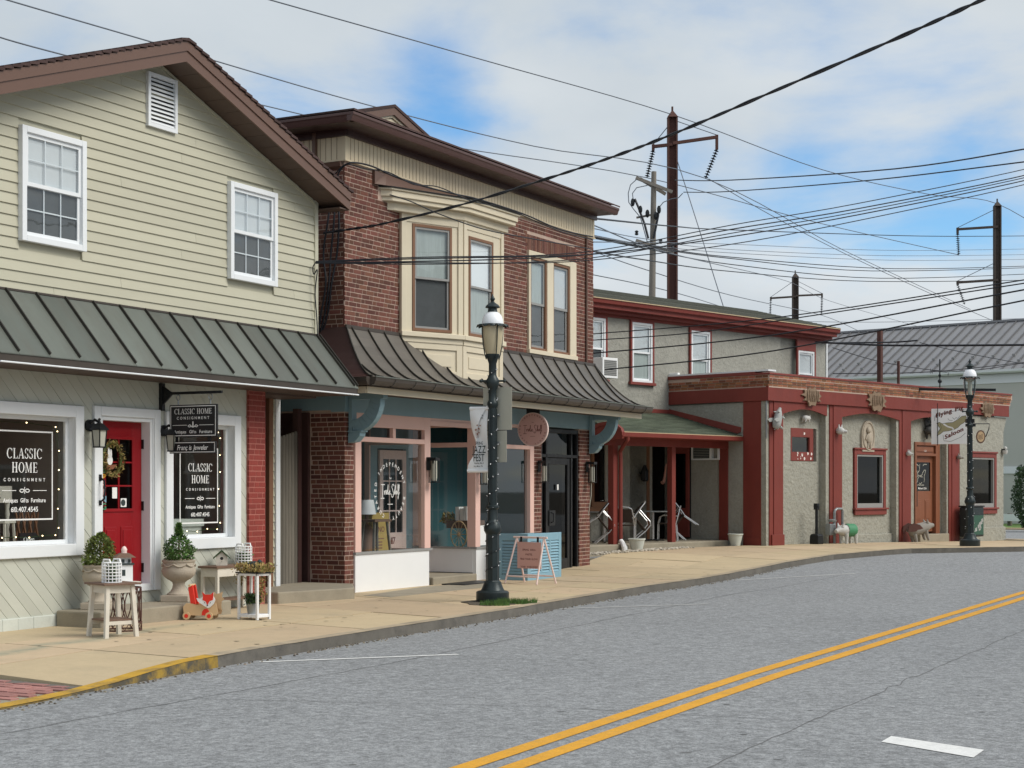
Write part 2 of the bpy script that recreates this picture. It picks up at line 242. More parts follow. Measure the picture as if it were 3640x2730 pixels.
# ------------------------------------------------------------------ mesh helpers
def link(o): COL.objects.link(o); return o
class MB:
    """collects polygons; build() links them as ONE mesh object"""
    def __init__(s): s.v = []; s.f = []
    def poly(s, pts):
        n = len(s.v); s.v += [tuple(p) for p in pts]; s.f.append(tuple(range(n, n + len(pts)))); return s
    def raw(s, v, f):
        n = len(s.v); s.v += [tuple(p) for p in v]; s.f += [tuple(i + n for i in q) for q in f]; return s
    def hexa(s, p):
        return s.raw(p, [(0, 3, 2, 1), (4, 5, 6, 7), (0, 1, 5, 4), (1, 2, 6, 5), (2, 3, 7, 6), (3, 0, 4, 7)])
    def box(s, x0, x1, y0, y1, z0, z1):
        return s.hexa([(x0, y0, z0), (x1, y0, z0), (x1, y1, z0), (x0, y1, z0), (x0, y0, z1), (x1, y0, z1), (x1, y1, z1), (x0, y1, z1)])
    def prism(s, pts, ax, a, b):
        n = len(pts)
        def P(p, t): return (p[0], t, p[1]) if ax == 'y' else ((t, p[0], p[1]) if ax == 'x' else (p[0], p[1], t))
        v = [P(p, a) for p in pts] + [P(p, b) for p in pts]
        return s.raw(v, [tuple(range(n))[::-1], tuple(range(n, 2 * n))] + [(i, (i + 1) % n, n + (i + 1) % n, n + i) for i in range(n)])
    def tube(s, pts, r, n=8, r2=None, closed=False, cap=True):
        P = [Vector(p) for p in pts]; k = len(P); up = Vector((0, 0, 1)); rings = []; pv = None
        for i, p in enumerate(P):
            if closed: t = P[(i + 1) % k] - P[i - 1]
            else: t = (P[min(i + 1, k - 1)] - P[max(i - 1, 0)])
            t = t.normalized() if t.length > 1e-9 else Vector((0, 0, 1))
            if pv is None:
                a = up if abs(t.z) < 0.9 else Vector((1, 0, 0)); u = t.cross(a).normalized()
            else:
                u = pv - t * pv.dot(t); u = u.normalized() if u.length > 1e-6 else t.orthogonal().normalized()
            pv = u; w = t.cross(u); rr = r if r2 is None else r + (r2 - r) * i / max(1, k - 1)
            if isinstance(r, (list, tuple)): rr = r[i]
            rings.append([p + (u * math.cos(2 * math.pi * j / n) + w * math.sin(2 * math.pi * j / n)) * rr for j in range(n)])
        v = [q for g in rings for q in g]; f = []
        for i in range(k if closed else k - 1):
            for j in range(n):
                a = i * n; b2 = ((i + 1) % k) * n
                f.append((a + j, a + (j + 1) % n, b2 + (j + 1) % n, b2 + j))
        if cap and not closed: f += [tuple(range(n))[::-1], tuple(range((k - 1) * n, k * n))]
        return s.raw(v, f)
    def lathe(s, prof, n=16, c=(0, 0, 0), sq=0):
        v = []; f = []
        for (r, z) in prof:
            for j in range(n):
                a = 2 * math.pi * (j + 0.5 * (sq > 0)) / n
                v.append((c[0] + r * math.cos(a), c[1] + r * math.sin(a), c[2] + z))
        k = len(prof)
        for i in range(k - 1):
            for j in range(n): f.append((i * n + j, i * n + (j + 1) % n, (i + 1) * n + (j + 1) % n, (i + 1) * n + j))
        f += [tuple(range(n))[::-1], tuple(range((k - 1) * n, k * n))]
        return s.raw(v, f)
    def ball(s, c, r, nu=10, nv=7, rot=None):
        if not isinstance(r, (tuple, list)): r = (r, r, r)
        v = []; f = []
        for i in range(nv + 1):
            t = math.pi * i / nv
            for j in range(nu):
                a = 2 * math.pi * j / nu; q = Vector((r[0] * math.sin(t) * math.cos(a), r[1] * math.sin(t) * math.sin(a), r[2] * math.cos(t)))
                if rot: q = rot @ q
                v.append((c[0] + q.x, c[1] + q.y, c[2] + q.z))
        for i in range(nv):
            for j in range(nu): f.append((i * nu + j, (i + 1) * nu + j, (i + 1) * nu + (j + 1) % nu, i * nu + (j + 1) % nu))
        return s.raw(v, f)
    def bar(s, a, b, w, h=None):
        """square bar from a to b"""
        h = h or w; A = Vector(a); B = Vector(b); t = (B - A).normalized(); up = Vector((0, 0, 1)) if abs(t.z) < 0.95 else Vector((0, 1, 0))
        u = t.cross(up).normalized() * w / 2; k = u.cross(t).normalized() * h / 2
        return s.hexa([A - u - k, A + u - k, A + u + k, A - u + k, B - u - k, B + u - k, B + u + k, B - u + k])
    def disc(s, c, u, w, r, n=20, r2=None):
        c = Vector(c); u = Vector(u); w = Vector(w)
        return s.poly([c + u * (r * math.cos(2 * math.pi * i / n)) + w * ((r2 or r) * math.sin(2 * math.pi * i / n)) for i in range(n)])
    def mesh(s, name, mat, smooth=None, recalc=True):
        me = bpy.data.meshes.new(name); me.from_pydata(s.v, [], s.f)
        if recalc:
            bm = bmesh.new(); bm.from_mesh(me)
            bmesh.ops.recalc_face_normals(bm, faces=bm.faces); bm.to_mesh(me); bm.free()
        me.materials.append(MATS[mat])
        if smooth:
            me.polygons.foreach_set('use_smooth', [True] * len(me.polygons)); me.set_sharp_from_angle(angle=R(smooth))
        return me
    def build(s, name, mat, parent=None, smooth=None, kind=None, recalc=True, bevel=0):
        o = link(bpy.data.objects.new(name, s.mesh(name, mat, smooth, recalc)))
        if parent: o.parent = parent
        if kind: o['kind'] = kind
        if bevel:
            bv = o.modifiers.new('edge', 'BEVEL'); bv.width = bevel; bv.segments = 2; bv.limit_method = 'ANGLE'; bv.angle_limit = R(40)
        return o
def tag(o, label, cat, group=None, kind=None):
    if label: o['label'] = label
    if cat: o['category'] = cat
    if group: o['group'] = group
    if kind: o['kind'] = kind
    return o
def thing(name, label, cat, loc=(0, 0, 0), rz=0.0, group=None):
    o = link(bpy.data.objects.new(name, None)); o.empty_display_size = 0.2; o.location = loc; o.rotation_euler = (0, 0, rz)
    return tag(o, label, cat, group)
def copy_tree(o, parent=None):
    kids = [c for c in bpy.data.objects if c.parent == o]
    c = o.copy(); link(c); c.parent = parent
    for k in kids: copy_tree(k, c)
    return c
def inst(src, name, parent, loc=(0, 0, 0), rot=(0, 0, 0), scale=(1, 1, 1)):
    o = link(bpy.data.objects.new(name, src.data if hasattr(src, 'data') else src)); o.parent = parent; o.location = loc; o.rotation_euler = rot; o.scale = scale; return o
# glyphs of the built-in font, laid out as flat polygons (print on signs and glass)
GL = {}
def load_glyphs(chars):
    obs = []
    for ch in chars:
        cu = bpy.data.curves.new('g', 'FONT'); cu.body = ch; cu.size = 1.0; cu.resolution_u = 3; cu.fill_mode = 'FRONT'; cu.offset = 0.014
        o = link(bpy.data.objects.new('g', cu)); obs.append((ch, o, cu))
    dg = bpy.context.evaluated_depsgraph_get()
    for ch, o, cu in obs:
        me = bpy.data.meshes.new_from_object(o.evaluated_get(dg))
        v = [tuple(q.co)[:2] for q in me.vertices]; f = [tuple(p.vertices) for p in me.polygons]
        xs = [q[0] for q in v] or [0]
        GL[ch] = (v, f, min(xs), max(xs)); bpy.data.meshes.remove(me)
    for ch, o, cu in obs: bpy.data.objects.remove(o); bpy.data.curves.remove(cu)
import string
load_glyphs(string.ascii_letters + string.digits + '.,&' + chr(199) + chr(231))
def text_w(t, size, sp=0.07):
    return sum((GL[c][3] - GL[c][2] + sp if c in GL else 0.3) for c in t) * size - sp * size
def text(mb, t, o, u, w, size, sp=0.07, align='C', wx=1.0, shear=0.0):
    """glyph polygons for t at origin o, along u, upright along w"""
    o = Vector(o); u = Vector(u).normalized(); w = Vector(w).normalized(); x = 0.0
    tw = text_w(t, size, sp) * wx
    x0 = -tw / 2 if align == 'C' else (0 if align == 'L' else -tw)
    for c in t:
        if c not in GL: x += 0.3 * size * wx; continue
        v, f, a, b = GL[c]
        mb.raw([o + u * (x0 + x + (q[0] - a + shear * q[1]) * size * wx) + w * (q[1] * size) for q in v], f)
        x += (b - a + sp) * size * wx
    return mb
def serif(mb, t, o, u, w, size, sp=0.10, wx=1.0):
    """roman capitals with thick and thin strokes and serifs (C L A S I H O M E only)"""
    o = Vector(o); u = Vector(u).normalized(); w = Vector(w).normalized(); K, T = .15, .055
    wd = {'C': .72, 'L': .60, 'A': .74, 'S': .50, 'I': .32, 'H': .78, 'O': .78, 'M': .92, 'E': .60}
    tot = sum(wd[c] if c in wd else .3 for c in t) + sp * (len(t) - 1); x = -tot / 2
    def P(q): mb.poly([o + u * (a * size * wx) + w * (b * size) for a, b in q])
    def R_(a, b, c, d): P([(a, c), (b, c), (b, d), (a, d)])
    def stem(a, k=K): R_(a, a + k, T, 1 - T); R_(a - .07, a + k + .07, 0, T); R_(a - .07, a + k + .07, 1 - T, 1)
    def arc(cx, cz, rx, rz, a0, a1, kx, kz, n=18):
        for i in range(n):
            p, q = a0 + (a1 - a0) * i / n, a0 + (a1 - a0) * (i + 1) / n
            P([(cx + rx * math.cos(p), cz + rz * math.sin(p)), (cx + rx * math.cos(q), cz + rz * math.sin(q)), (cx + (rx - kx) * math.cos(q), cz + (rz - kz) * math.sin(q)), (cx + (rx - kx) * math.cos(p), cz + (rz - kz) * math.sin(p))])
    for c in t:
        if c not in wd: x += .3 + sp; continue
        W_ = wd[c]
        if c == 'I': stem(x + .09)
        if c == 'L': stem(x + .09); R_(x + .24, x + .55, 0, T); R_(x + .55, x + .60, 0, .26)
        if c == 'E': stem(x + .09); R_(x + .24, x + .55, 0, T); R_(x + .55, x + .60, 0, .24); R_(x + .24, x + .52, 1 - T, 1); R_(x + .52, x + .57, .78, 1); R_(x + .24, x + .44, .49, .545); R_(x + .44, x + .48, .42, .61)
        if c == 'H': stem(x + .09); stem(x + .54); R_(x + .24, x + .54, .48, .54)
        if c == 'O': arc(x + .39, .5, .39, .515, 0, 2 * math.pi, .15, .05, 28)
        if c == 'C': arc(x + .40, .5, .40, .515, .75, 2 * math.pi - .75, .15, .05, 24); R_(x + .66, x + .71, .70, .98)
        if c == 'S': arc(x + .25, .745, .22, .27, .3, 4.4, .10, .07, 14); arc(x + .25, .255, .25, .27, 1.25, -2.8, .11, .07, 14); R_(x + .44, x + .48, .74, .99); R_(x + .0, x + .04, .01, .28)
        if c == 'A': P([(x + .06, T), (x + .12, T), (x + .41, 1), (x + .36, 1)]); P([(x + .34, 1), (x + .46, 1), (x + .72, T), (x + .55, T)]); R_(x - .02, x + .2, 0, T); R_(x + .47, x + .78, 0, T); R_(x + .2, x + .54, .30, .355)
        if c == 'M': R_(x + .08, x + .14, T, 1); R_(x + .0, x + .22, 0, T); P([(x + .08, 1), (x + .24, 1), (x + .50, .06), (x + .42, .0)]); P([(x + .44, .02), (x + .49, .02), (x + .78, 1), (x + .72, 1)]); R_(x + .70, x + .85, T, 1); R_(x + .63, x + .92, 0, T); R_(x + .0, x + .1, 1 - T, 1); R_(x + .8, x + .92, 1 - T, 1)
        x += W_ + sp
    return mb
def arc_text(mb, t, c, u, w, rad, a0, a1, size):
    c = Vector(c); u = Vector(u).normalized(); w = Vector(w).normalized()
    for i, ch in enumerate(t):
        if ch not in GL: continue
        a = a0 + (a1 - a0) * i / (len(t) - 1); rd = u * math.cos(a) + w * math.sin(a); tn = u * math.sin(a) - w * math.cos(a)
        v, f, p, q = GL[ch]; m = (p + q) / 2
        mb.raw([c + rd * (rad + g[1] * size) + tn * ((g[0] - m) * size) for g in v], f)
    return mb
def ribbon(mb, pts, width, n):
    """flat stroke of even width along 3D points lying in a plane of normal n"""
    P = [Vector(p) for p in pts]; n = Vector(n)
    for a, b in zip(P, P[1:]):
        d = (b - a).normalized(); k = n.cross(d).normalized() * width / 2; e = d * width * 0.35
        mb.poly([a - k - e, b - k + e, b + k + e, a + k - e])
    return mb
def ellipse(cx, cz, rx, rz, n=24, a0=0, a1=2 * math.pi):
    return [(cx + rx * math.cos(a0 + (a1 - a0) * i / n), cz + rz * math.sin(a0 + (a1 - a0) * i / n)) for i in range(n)]
def clip_rect(poly, x0, x1, z0, z1):
    for ax, lim, sg in ((0, x0, 1), (0, x1, -1), (1, z0, 1), (1, z1, -1)):
        out = []
        for i in range(len(poly)):
            p, q = poly[i], poly[(i + 1) % len(poly)]; a = (p[ax] - lim) * sg; b = (q[ax] - lim) * sg
            if a >= 0: out.append(p)
            if (a >= 0) != (b >= 0):
                t = a / (a - b); out.append((p[0] + (q[0] - p[0]) * t, p[1] + (q[1] - p[1]) * t))
        poly = out
        if len(poly) < 3: return []
    return poly
def sm(a, b, x):
    t = min(1, max(0, (x - a) / (b - a))); return t * t * (3 - 2 * t)
def g(Y): return 0.23 * sm(29, 40, Y) - 0.16 * sm(41, 51, Y)
def leaves(name, mat, parent, n, size, fn, seed=1, kind=None):
    """small leaf clumps; fn(random) gives a point and an outward direction"""
    r = random.Random(seed); mb = MB()
    for _ in range(n):
        p, d = fn(r); p = Vector(p); s = size * r.uniform(0.6, 1.3)
        a = Vector((r.gauss(0, 1), r.gauss(0, 1), r.gauss(0, 1))).normalized(); a = (a + Vector(d) * 0.7).normalized()
        b = a.cross(Vector((r.gauss(0, 1), r.gauss(0, 1), r.gauss(0, 1)))).normalized()
        mb.poly([p - b * s * 0.45, p + a * s * 0.5 - b * s * 0.2, p + a * s * 1.1, p + a * s * 0.5 + b * s * 0.35])
    return mb.build(name, mat, parent, kind=kind, recalc=False)
class Frame:
    def __init__(s, x, y, ang): s.o = (x, y); s.a = R(ang); s.d = (math.cos(s.a), math.sin(s.a)); s.n = (-s.d[1], s.d[0])
    def w(s, x, y, z=0.0): return (s.o[0] + x * s.d[0] + y * s.n[0], s.o[1] + x * s.d[1] + y * s.n[1], z)
F1 = Frame(-2.945, 24.541, 62.806); F2 = Frame(-2.62, 25.55, 61.853); F3 = Frame(6.36, 40.5, 46.439); F4 = Frame(23.5, 75.0, -41.0)
def brick_cells(x0, x1, z0, z1, excl=(), course=0.075, st=0.205, hd=0.098, j=0.0145, phase=0):
    """Flemish bond: stretcher, header, stretcher ...; returns (xa, xb, za, zb)"""
    out = []; k = phase; z = z0
    while z < z1 - 0.02:
        zt = min(z + course, z1); x = x0 - (0.0 if k % 2 == 0 else (st + j) / 2 + (hd + j) / 2) - 0.04 * ((k * 7) % 3); st_n = 0
        while x < x1:
            w = st if st_n % 2 == 0 else hd; xa, xb = max(x, x0), min(x + w, x1); st_n += 1; x += w + j
            segs = [(xa, xb)] if xb - xa > 0.02 else []
            for (ea, eb, ec, ed) in excl:
                if zt <= ec + 0.01 or z >= ed - 0.01: continue
                ns = []
                for (p, q) in segs:
                    if q <= ea or p >= eb: ns.append((p, q)); continue
                    if p < ea - 0.02: ns.append((p, ea))
                    if q > eb + 0.02: ns.append((eb, q))
                segs = ns
            out += [(p, q, z, zt - j) for p, q in segs if q - p > 0.02]
        z += course; k += 1
    return out
UNIT = {}
def unit(mat):
    if mat not in UNIT: UNIT[mat] = MB().box(0, 1, 0, 1, 0, 1).mesh('brick', mat)
    return UNIT[mat]
def cut_boards(regions, wall, spacing, t=0.018, slope=1.0):
    """45 degree boards falling to the right, clipped to the wall regions left by the openings"""
    x0, x1, z0, z1 = wall; out = []; k = x0 + z0 - 0.1
    while k < x1 + z1:
        a, b = k, k + spacing - 0.007
        strip = [(a - z0 + 0.0, z0), (b - z0, z0), (b - z1, z1), (a - z1, z1)]
        for (ra, rb, rc, rd) in regions:
            c = clip_rect(strip, ra, rb, rc, rd)
            if len(c) >= 3:
                ar = abs(sum(c[i][0] * c[(i + 1) % len(c)][1] - c[(i + 1) % len(c)][0] * c[i][1] for i in range(len(c)))) / 2
                if ar > 0.0006: out.append(c)
        k += spacing
    return out
def hung_window(parent, x0, x1, z0, z1, y, frame='white', fw=0.07, dep=0.07, cols=3, rows=2, upper='blind', lower='screen', sash='white', glass='glass_window', label=None, sill=0.0):
    """double-hung window standing on the wall plane y: frame, two sashes with muntins, panes, blind behind"""
    w = MB(); w.box(x0, x0 + fw, y - dep, y, z0, z1).box(x1 - fw, x1, y - dep, y, z0, z1).box(x0 + fw, x1 - fw, y - dep, y, z1 - fw, z1).box(x0 + fw, x1 - fw, y - dep, y, z0, z0 + fw)
    if sill: w.box(x0 - 0.04, x1 + 0.04, y - dep - sill, y, z0 - 0.05, z0)
    W_ = w.build('window', frame, parent, bevel=0.006)
    if label: W_['label'] = label
    zi0, zi1 = z0 + fw, z1 - fw; xm0, xm1 = x0 + fw, x1 - fw; zm = (zi0 + zi1) / 2; sw = 0.045
    for nm, a, b, yo, bk in (('upper_sash', zm - 0.02, zi1, y - dep * 0.62, upper), ('lower_sash', zi0, zm + 0.02, y - dep * 0.36, lower)):
        s = MB(); s.box(xm0, xm0 + sw, yo, yo + 0.018, a, b).box(xm1 - sw, xm1, yo, yo + 0.018, a, b).box(xm0 + sw, xm1 - sw, yo, yo + 0.018, b - sw, b).box(xm0 + sw, xm1 - sw, yo, yo + 0.018, a, a + sw)
        s.build(nm, sash, W_)
        if cols > 1 or rows > 1:
            g_ = MB(); gx0, gx1, gz0, gz1 = xm0 + sw, xm1 - sw, a + sw, b - sw
            for i in range(1, cols): xx = gx0 + (gx1 - gx0) * i / cols; g_.box(xx - 0.008, xx + 0.008, yo + 0.004, yo + 0.015, gz0, gz1)
            for i in range(1, rows): zz = gz0 + (gz1 - gz0) * i / rows; g_.box(gx0, gx1, yo + 0.005, yo + 0.0142, zz - 0.008, zz + 0.008)
            g_.build('muntin', sash, W_)
        MB().poly([(xm0 + sw, yo + 0.003, a + sw), (xm1 - sw, yo + 0.003, a + sw), (xm1 - sw, yo + 0.003, b - sw), (xm0 + sw, yo + 0.003, b - sw)]).build('pane', glass, W_, recalc=False)
        if bk == 'blind':
            q = MB(); n = int((b - a) / 0.032)
            for i in range(n):
                zz = a + (b - a) * i / n; q.poly([(xm0, y - 0.006, zz), (xm1, y - 0.006, zz), (xm1, y - 0.016, zz + 0.03), (xm0, y - 0.016, zz + 0.03)])
            q.build('blind', 'blind', W_, recalc=False)
        elif bk:
            MB().poly([(xm0, y - 0.004, a), (xm1, y - 0.004, a), (xm1, y - 0.004, b), (xm0, y - 0.004, b)]).build('curtain' if bk == 'curtain' else 'backing', bk, W_, recalc=False)
    return W_
# ------------------------------------------------------------------ ground, road, pavement
MB().poly([(-900, -900, -0.75), (900, -900, -0.75), (900, 900, -0.75), (-900, 900, -0.75)]).build('ground', 'dirt', kind='structure')
def sheet(name, mat, xs, ys, zf, kind='structure'):
    v = [(x, y, zf(x, y)) for y in ys for x in xs]; n = len(xs)
    f = [(j * n + i, j * n + i + 1, (j + 1) * n + i + 1, (j + 1) * n + i) for j in range(len(ys) - 1) for i in range(n - 1)]
    return MB().raw(v, f).build(name, mat, kind=kind, smooth=60)
sheet('road', 'asphalt', [-60 + 2 * i for i in range(76)], [-40 + 1.0 * i for i in range(116)], lambda x, y: -0.11 + g(y))
CURB = [(-6.7, 6.0), (-5.2, 10.2), (-4.11, 13.1), (-3.35, 15.2), (-2.7, 16.8), (-1.66, 19.1), (-0.04, 22.5), (2.34, 28.05), (4.42, 32.0), (5.85, 34.7), (7.3, 36.95), (9.2, 38.95), (9.65, 39.35), (10.3, 39.5), (12.6, 40.3), (15.2, 41.6), (17.4, 43.6), (18.6, 46.2), (19.0, 49.5)]
CURB = [(x * .983, y * .983) for x, y in CURB]
def resample(P, step):
    out = [P[0]]; acc = 0.0
    for a, b in zip(P, P[1:]):
        L_ = math.dist(a, b); n = max(1, round(L_ / step))
        for i in range(1, n + 1): out.append((a[0] + (b[0] - a[0]) * i / n, a[1] + (b[1] - a[1]) * i / n))
    return out
CP = resample(CURB, 0.5)
def nrm_at(P, i):
    a, b = P[max(0, i - 1)], P[min(len(P) - 1, i + 1)]; dx, dy = b[0] - a[0], b[1] - a[1]; L_ = math.hypot(dx, dy); return (-dy / L_, dx / L_)
def curb_h(y): return -0.100 + 0.100 * sm(13.7, 15.9, y)
curb = thing('curb', None, None); curb['kind'] = 'structure'
i = 0; rr = random.Random(3)
while i < len(CP) - 1:
    k = min(i + (3 if CP[i][1] < 17 else 5), len(CP) - 1); mb = MB(); mid = CP[(i + k) // 2]
    for q in range(i, k):
        A, B = CP[q], CP[q + 1]; na, nb = nrm_at(CP, q), nrm_at(CP, q + 1); w = 0.17; e = 0.006
        za, zb = curb_h(A[1]) + g(A[1]) + 0.004, curb_h(B[1]) + g(B[1]) + 0.004
        fa, fb = 0.02, 0.02
        p = [(A[0], A[1], -0.3), (B[0], B[1], -0.3), (B[0] + nb[0] * w, B[1] + nb[1] * w, -0.3), (A[0] + na[0] * w, A[1] + na[1] * w, -0.3),
             (A[0] + na[0] * fa, A[1] + na[1] * fa, za), (B[0] + nb[0] * fb, B[1] + nb[1] * fb, zb), (B[0] + nb[0] * w, B[1] + nb[1] * w, zb + 0.004), (A[0] + na[0] * w, A[1] + na[1] * w, za + 0.004)]
        mb.hexa(p)
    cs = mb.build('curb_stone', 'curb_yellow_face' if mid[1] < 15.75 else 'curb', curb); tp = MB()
    for q in range(i, k):
        A, B = CP[q], CP[q + 1]; na, nb = nrm_at(CP, q), nrm_at(CP, q + 1); za, zb = curb_h(A[1]) + g(A[1]) + .008, curb_h(B[1]) + g(B[1]) + .008
        ja, jb = .018 + .012 * math.sin(q * 2.3), .018 + .012 * math.sin((q + 1) * 2.3)
        tp.poly([(A[0] + na[0] * ja, A[1] + na[1] * ja, za), (B[0] + nb[0] * jb, B[1] + nb[1] * jb, zb), (B[0] + nb[0] * .172, B[1] + nb[1] * .172, zb + .004), (A[0] + na[0] * .172, A[1] + na[1] * .172, za + .004)])
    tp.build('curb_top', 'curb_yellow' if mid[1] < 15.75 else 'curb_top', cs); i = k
# pavement slabs between kerb and buildings
KEY = [((-3.60, 14.20), (-7.3, 16.2)), ((-1.66, 19.1), F1.w(-3.5, 0)[:2]), ((-0.04, 22.5), F2.w(-0.3, 0)[:2]), ((2.34, 28.05), F2.w(5.0, 0)[:2]), ((4.42, 32.0), F2.w(9.1, 0.3)[:2]), ((5.85, 34.7), F3.w(-4.5, 1.1)[:2]), ((9.4, 39.15), F3.w(3, 0)[:2]), ((12.6, 40.3), F3.w(8, 0)[:2]), ((15.2, 41.6), F3.w(12.3, 0)[:2]), ((19.0, 49.5), F3.w(14, 9)[:2])]
def lerp2(a, b, t): return (a[0] + (b[0] - a[0]) * t, a[1] + (b[1] - a[1]) * t)
side = thing('sidewalk', None, None); side['kind'] = 'structure'
def on_curb(p):
    """nearest point of the kerb line, moved 0.175 m towards the buildings"""
    j = min(range(len(CP)), key=lambda q: (CP[q][0] - p[0]) ** 2 + (CP[q][1] - p[1]) ** 2); best = None
    for q in (j - 1, j):
        if q < 0 or q + 1 >= len(CP): continue
        a, b = CP[q], CP[q + 1]; dx, dy = b[0] - a[0], b[1] - a[1]; t = ((p[0] - a[0]) * dx + (p[1] - a[1]) * dy) / (dx * dx + dy * dy); t = min(1, max(0, t))
        c = (a[0] + dx * t, a[1] + dy * t); d = math.dist(c, p)
        if best is None or d < best[0]: best = (d, c, nrm_at(CP, q))
    return (best[1][0] + best[2][0] * 0.175, best[1][1] + best[2][1] * 0.175)
ST = []
for (c0, b0), (c1, b1) in zip(KEY, KEY[1:]):
    n = max(1, round(math.dist(c0, c1) / 1.55))
    for i in range(n): t = i / n; ST.append((lerp2(c0, c1, t), lerp2(b0, b1, t)))
ST.append(KEY[-1])
LAN = [0.0, 0.36, 0.70, 1.0]
def dip(p):   # the pavement falls to the dropped kerb at the left edge
    d = min(math.dist(p, c) for c in CP[:40]); return -0.085 * (1 - sm(14.1, 16.3, p[1])) * (1 - 0.75 * min(1, max(0, (d - 0.17) / 1.6)))
def slab(Q, z0, name='slab', mat='sidewalk', par=None, gap=0.013):
    cx = sum(p[0] for p in Q) / len(Q); cy = sum(p[1] for p in Q) / len(Q)
    q = []
    for p in Q:
        d = math.dist(p, (cx, cy)) or 1; s = 1 - gap / d; q.append((cx + (p[0] - cx) * s, cy + (p[1] - cy) * s))
    dz = rr.uniform(-0.004, 0.004)
    n = len(q)
    return MB().raw([(p[0], p[1], z0 - 0.3 + g(p[1])) for p in q] + [(p[0], p[1], z0 + dz + dip(p) + g(p[1])) for p in q], [tuple(range(n))[::-1], tuple(range(n, 2 * n))] + [(i, (i + 1) % n, n + (i + 1) % n, n + i) for i in range(n)]).build(name, mat, par)
for (c0, b0), (c1, b1) in zip(ST, ST[1:]):
    c0, c1 = on_curb(c0), on_curb(c1); cm = on_curb(lerp2(c0, c1, 0.5))
    for i, (t0, t1) in enumerate(zip(LAN, LAN[1:])):
        Q = [lerp2(c0, b0, t0), lerp2(c1, b1, t0), lerp2(c1, b1, t1), lerp2(c0, b0, t1)]
        if i == 0: Q = [Q[0], cm] + Q[1:]
        slab(Q, 0.0, par=side)
# base under the slabs so that joints read as dark lines
base = MB()
for (c0, b0), (c1, b1) in zip(ST, ST[1:]):
    c0, c1 = on_curb(c0), on_curb(c1); base.poly([(p[0], p[1], -0.022 + dip(p) + g(p[1])) for p in (c0, c1, b1, b0)])
base.build('sidewalk_bed', 'dirt', kind='structure')
# brick apron where the kerb drops, left edge of the view
apron = thing('driveway_apron', None, None); apron['kind'] = 'structure'
E1 = Vector((0.898, -0.44, 0)); E2 = Vector((-0.44, -0.898, 0)); O0 = Vector((-3.62, 14.18, 0))
pv = MB().box(0, 0.212, 0, 0.098, -0.07, 0).mesh('paver_brick', 'paver')
for r_ in range(26):
    for c_ in range(-14, 1):
        o = E1 * (c_ * 0.222 - (0.111 if r_ % 2 else 0)) + E2 * (r_ * 0.106 + 0.16) + O0
        xk = on_curb((o.x, o.y))
        if (Vector((xk[0], xk[1], 0)) - (o + E1 * 0.21)).dot(E1) < 0.02 or r_ * 15 + c_ > 330: continue
        z = -0.094 + 0.0055 * (-c_)
        p = inst(pv, 'paver_brick', apron, (o.x, o.y, z + rr.uniform(-.003, .003)), (0, 0, math.atan2(E1.y, E1.x)))
edge = MB()
a = O0 - E1 * 3.6 + E2 * 0.02; b = O0 + E1 * 0.02 + E2 * 0.02
edge.hexa([a + Vector((0, 0, -.3)), b + Vector((0, 0, -.3)), b + E2 * .12 + Vector((0, 0, -.3)), a + E2 * .12 + Vector((0, 0, -.3)), a + Vector((0, 0, -.012)), b + Vector((0, 0, -.088)), b + E2 * .12 + Vector((0, 0, -.09)), a + E2 * .12 + Vector((0, 0, -.014))])
edge.build('edging_stone', 'curb', apron)
MB().poly([(-7.0, 15.95, -0.04), (-3.72, 14.15, -0.104), (-5.25, 9.95, -0.104), (-8.6, 11.6, -0.04)]).build('apron_bed', 'concrete', apron)
# painted markings
def strip(name, mat, pts, w, parent=None, kind='structure'):
    P = resample(pts, 1.0); mb = MB()
    for i in range(len(P) - 1):
        na, nb = nrm_at(P, i), nrm_at(P, i + 1); A, B = P[i], P[i + 1]
        q = [(A[0] - na[0] * w / 2, A[1] - na[1] * w / 2), (B[0] - nb[0] * w / 2, B[1] - nb[1] * w / 2), (B[0] + nb[0] * w / 2, B[1] + nb[1] * w / 2), (A[0] + na[0] * w / 2, A[1] + na[1] * w / 2)]
        mb.poly([(x, y, -0.105 + g(y)) for x, y in q])
    return mb.build(name, mat, parent, kind=kind)
YL = [(-5.8, -1.0), (-2.63, 5.5), (-0.215, 10.41), (2.24, 15.41), (5.4, 21.4), (8.66, 27.6), (13, 35.0), (18, 42)]
for off in (0.0, 0.275):
    strip('yellow_line', 'line_yellow', [(x + off * 0.89, y - off * 0.45) for x, y in YL], 0.145)
for a, b in (((-2.59, 16.75), (-0.577, 17.53)), ((0.71, 24.2), (3.04, 25.2)), ((4.24, 31.4), (6.99, 33.2))):
    strip('parking_line', 'line_worn' if a[1] > 20 else 'line_white', [(a[0] * .983, a[1] * .983), (b[0] * .983, b[1] * .983)], 0.075)
MB().poly([(2.55, 11.27, -0.1055), (3.0, 10.61, -0.1055), (3.16, 10.92, -0.1055), (2.68, 11.53, -0.1055)]).build('parking_mark', 'line_white', kind='structure')
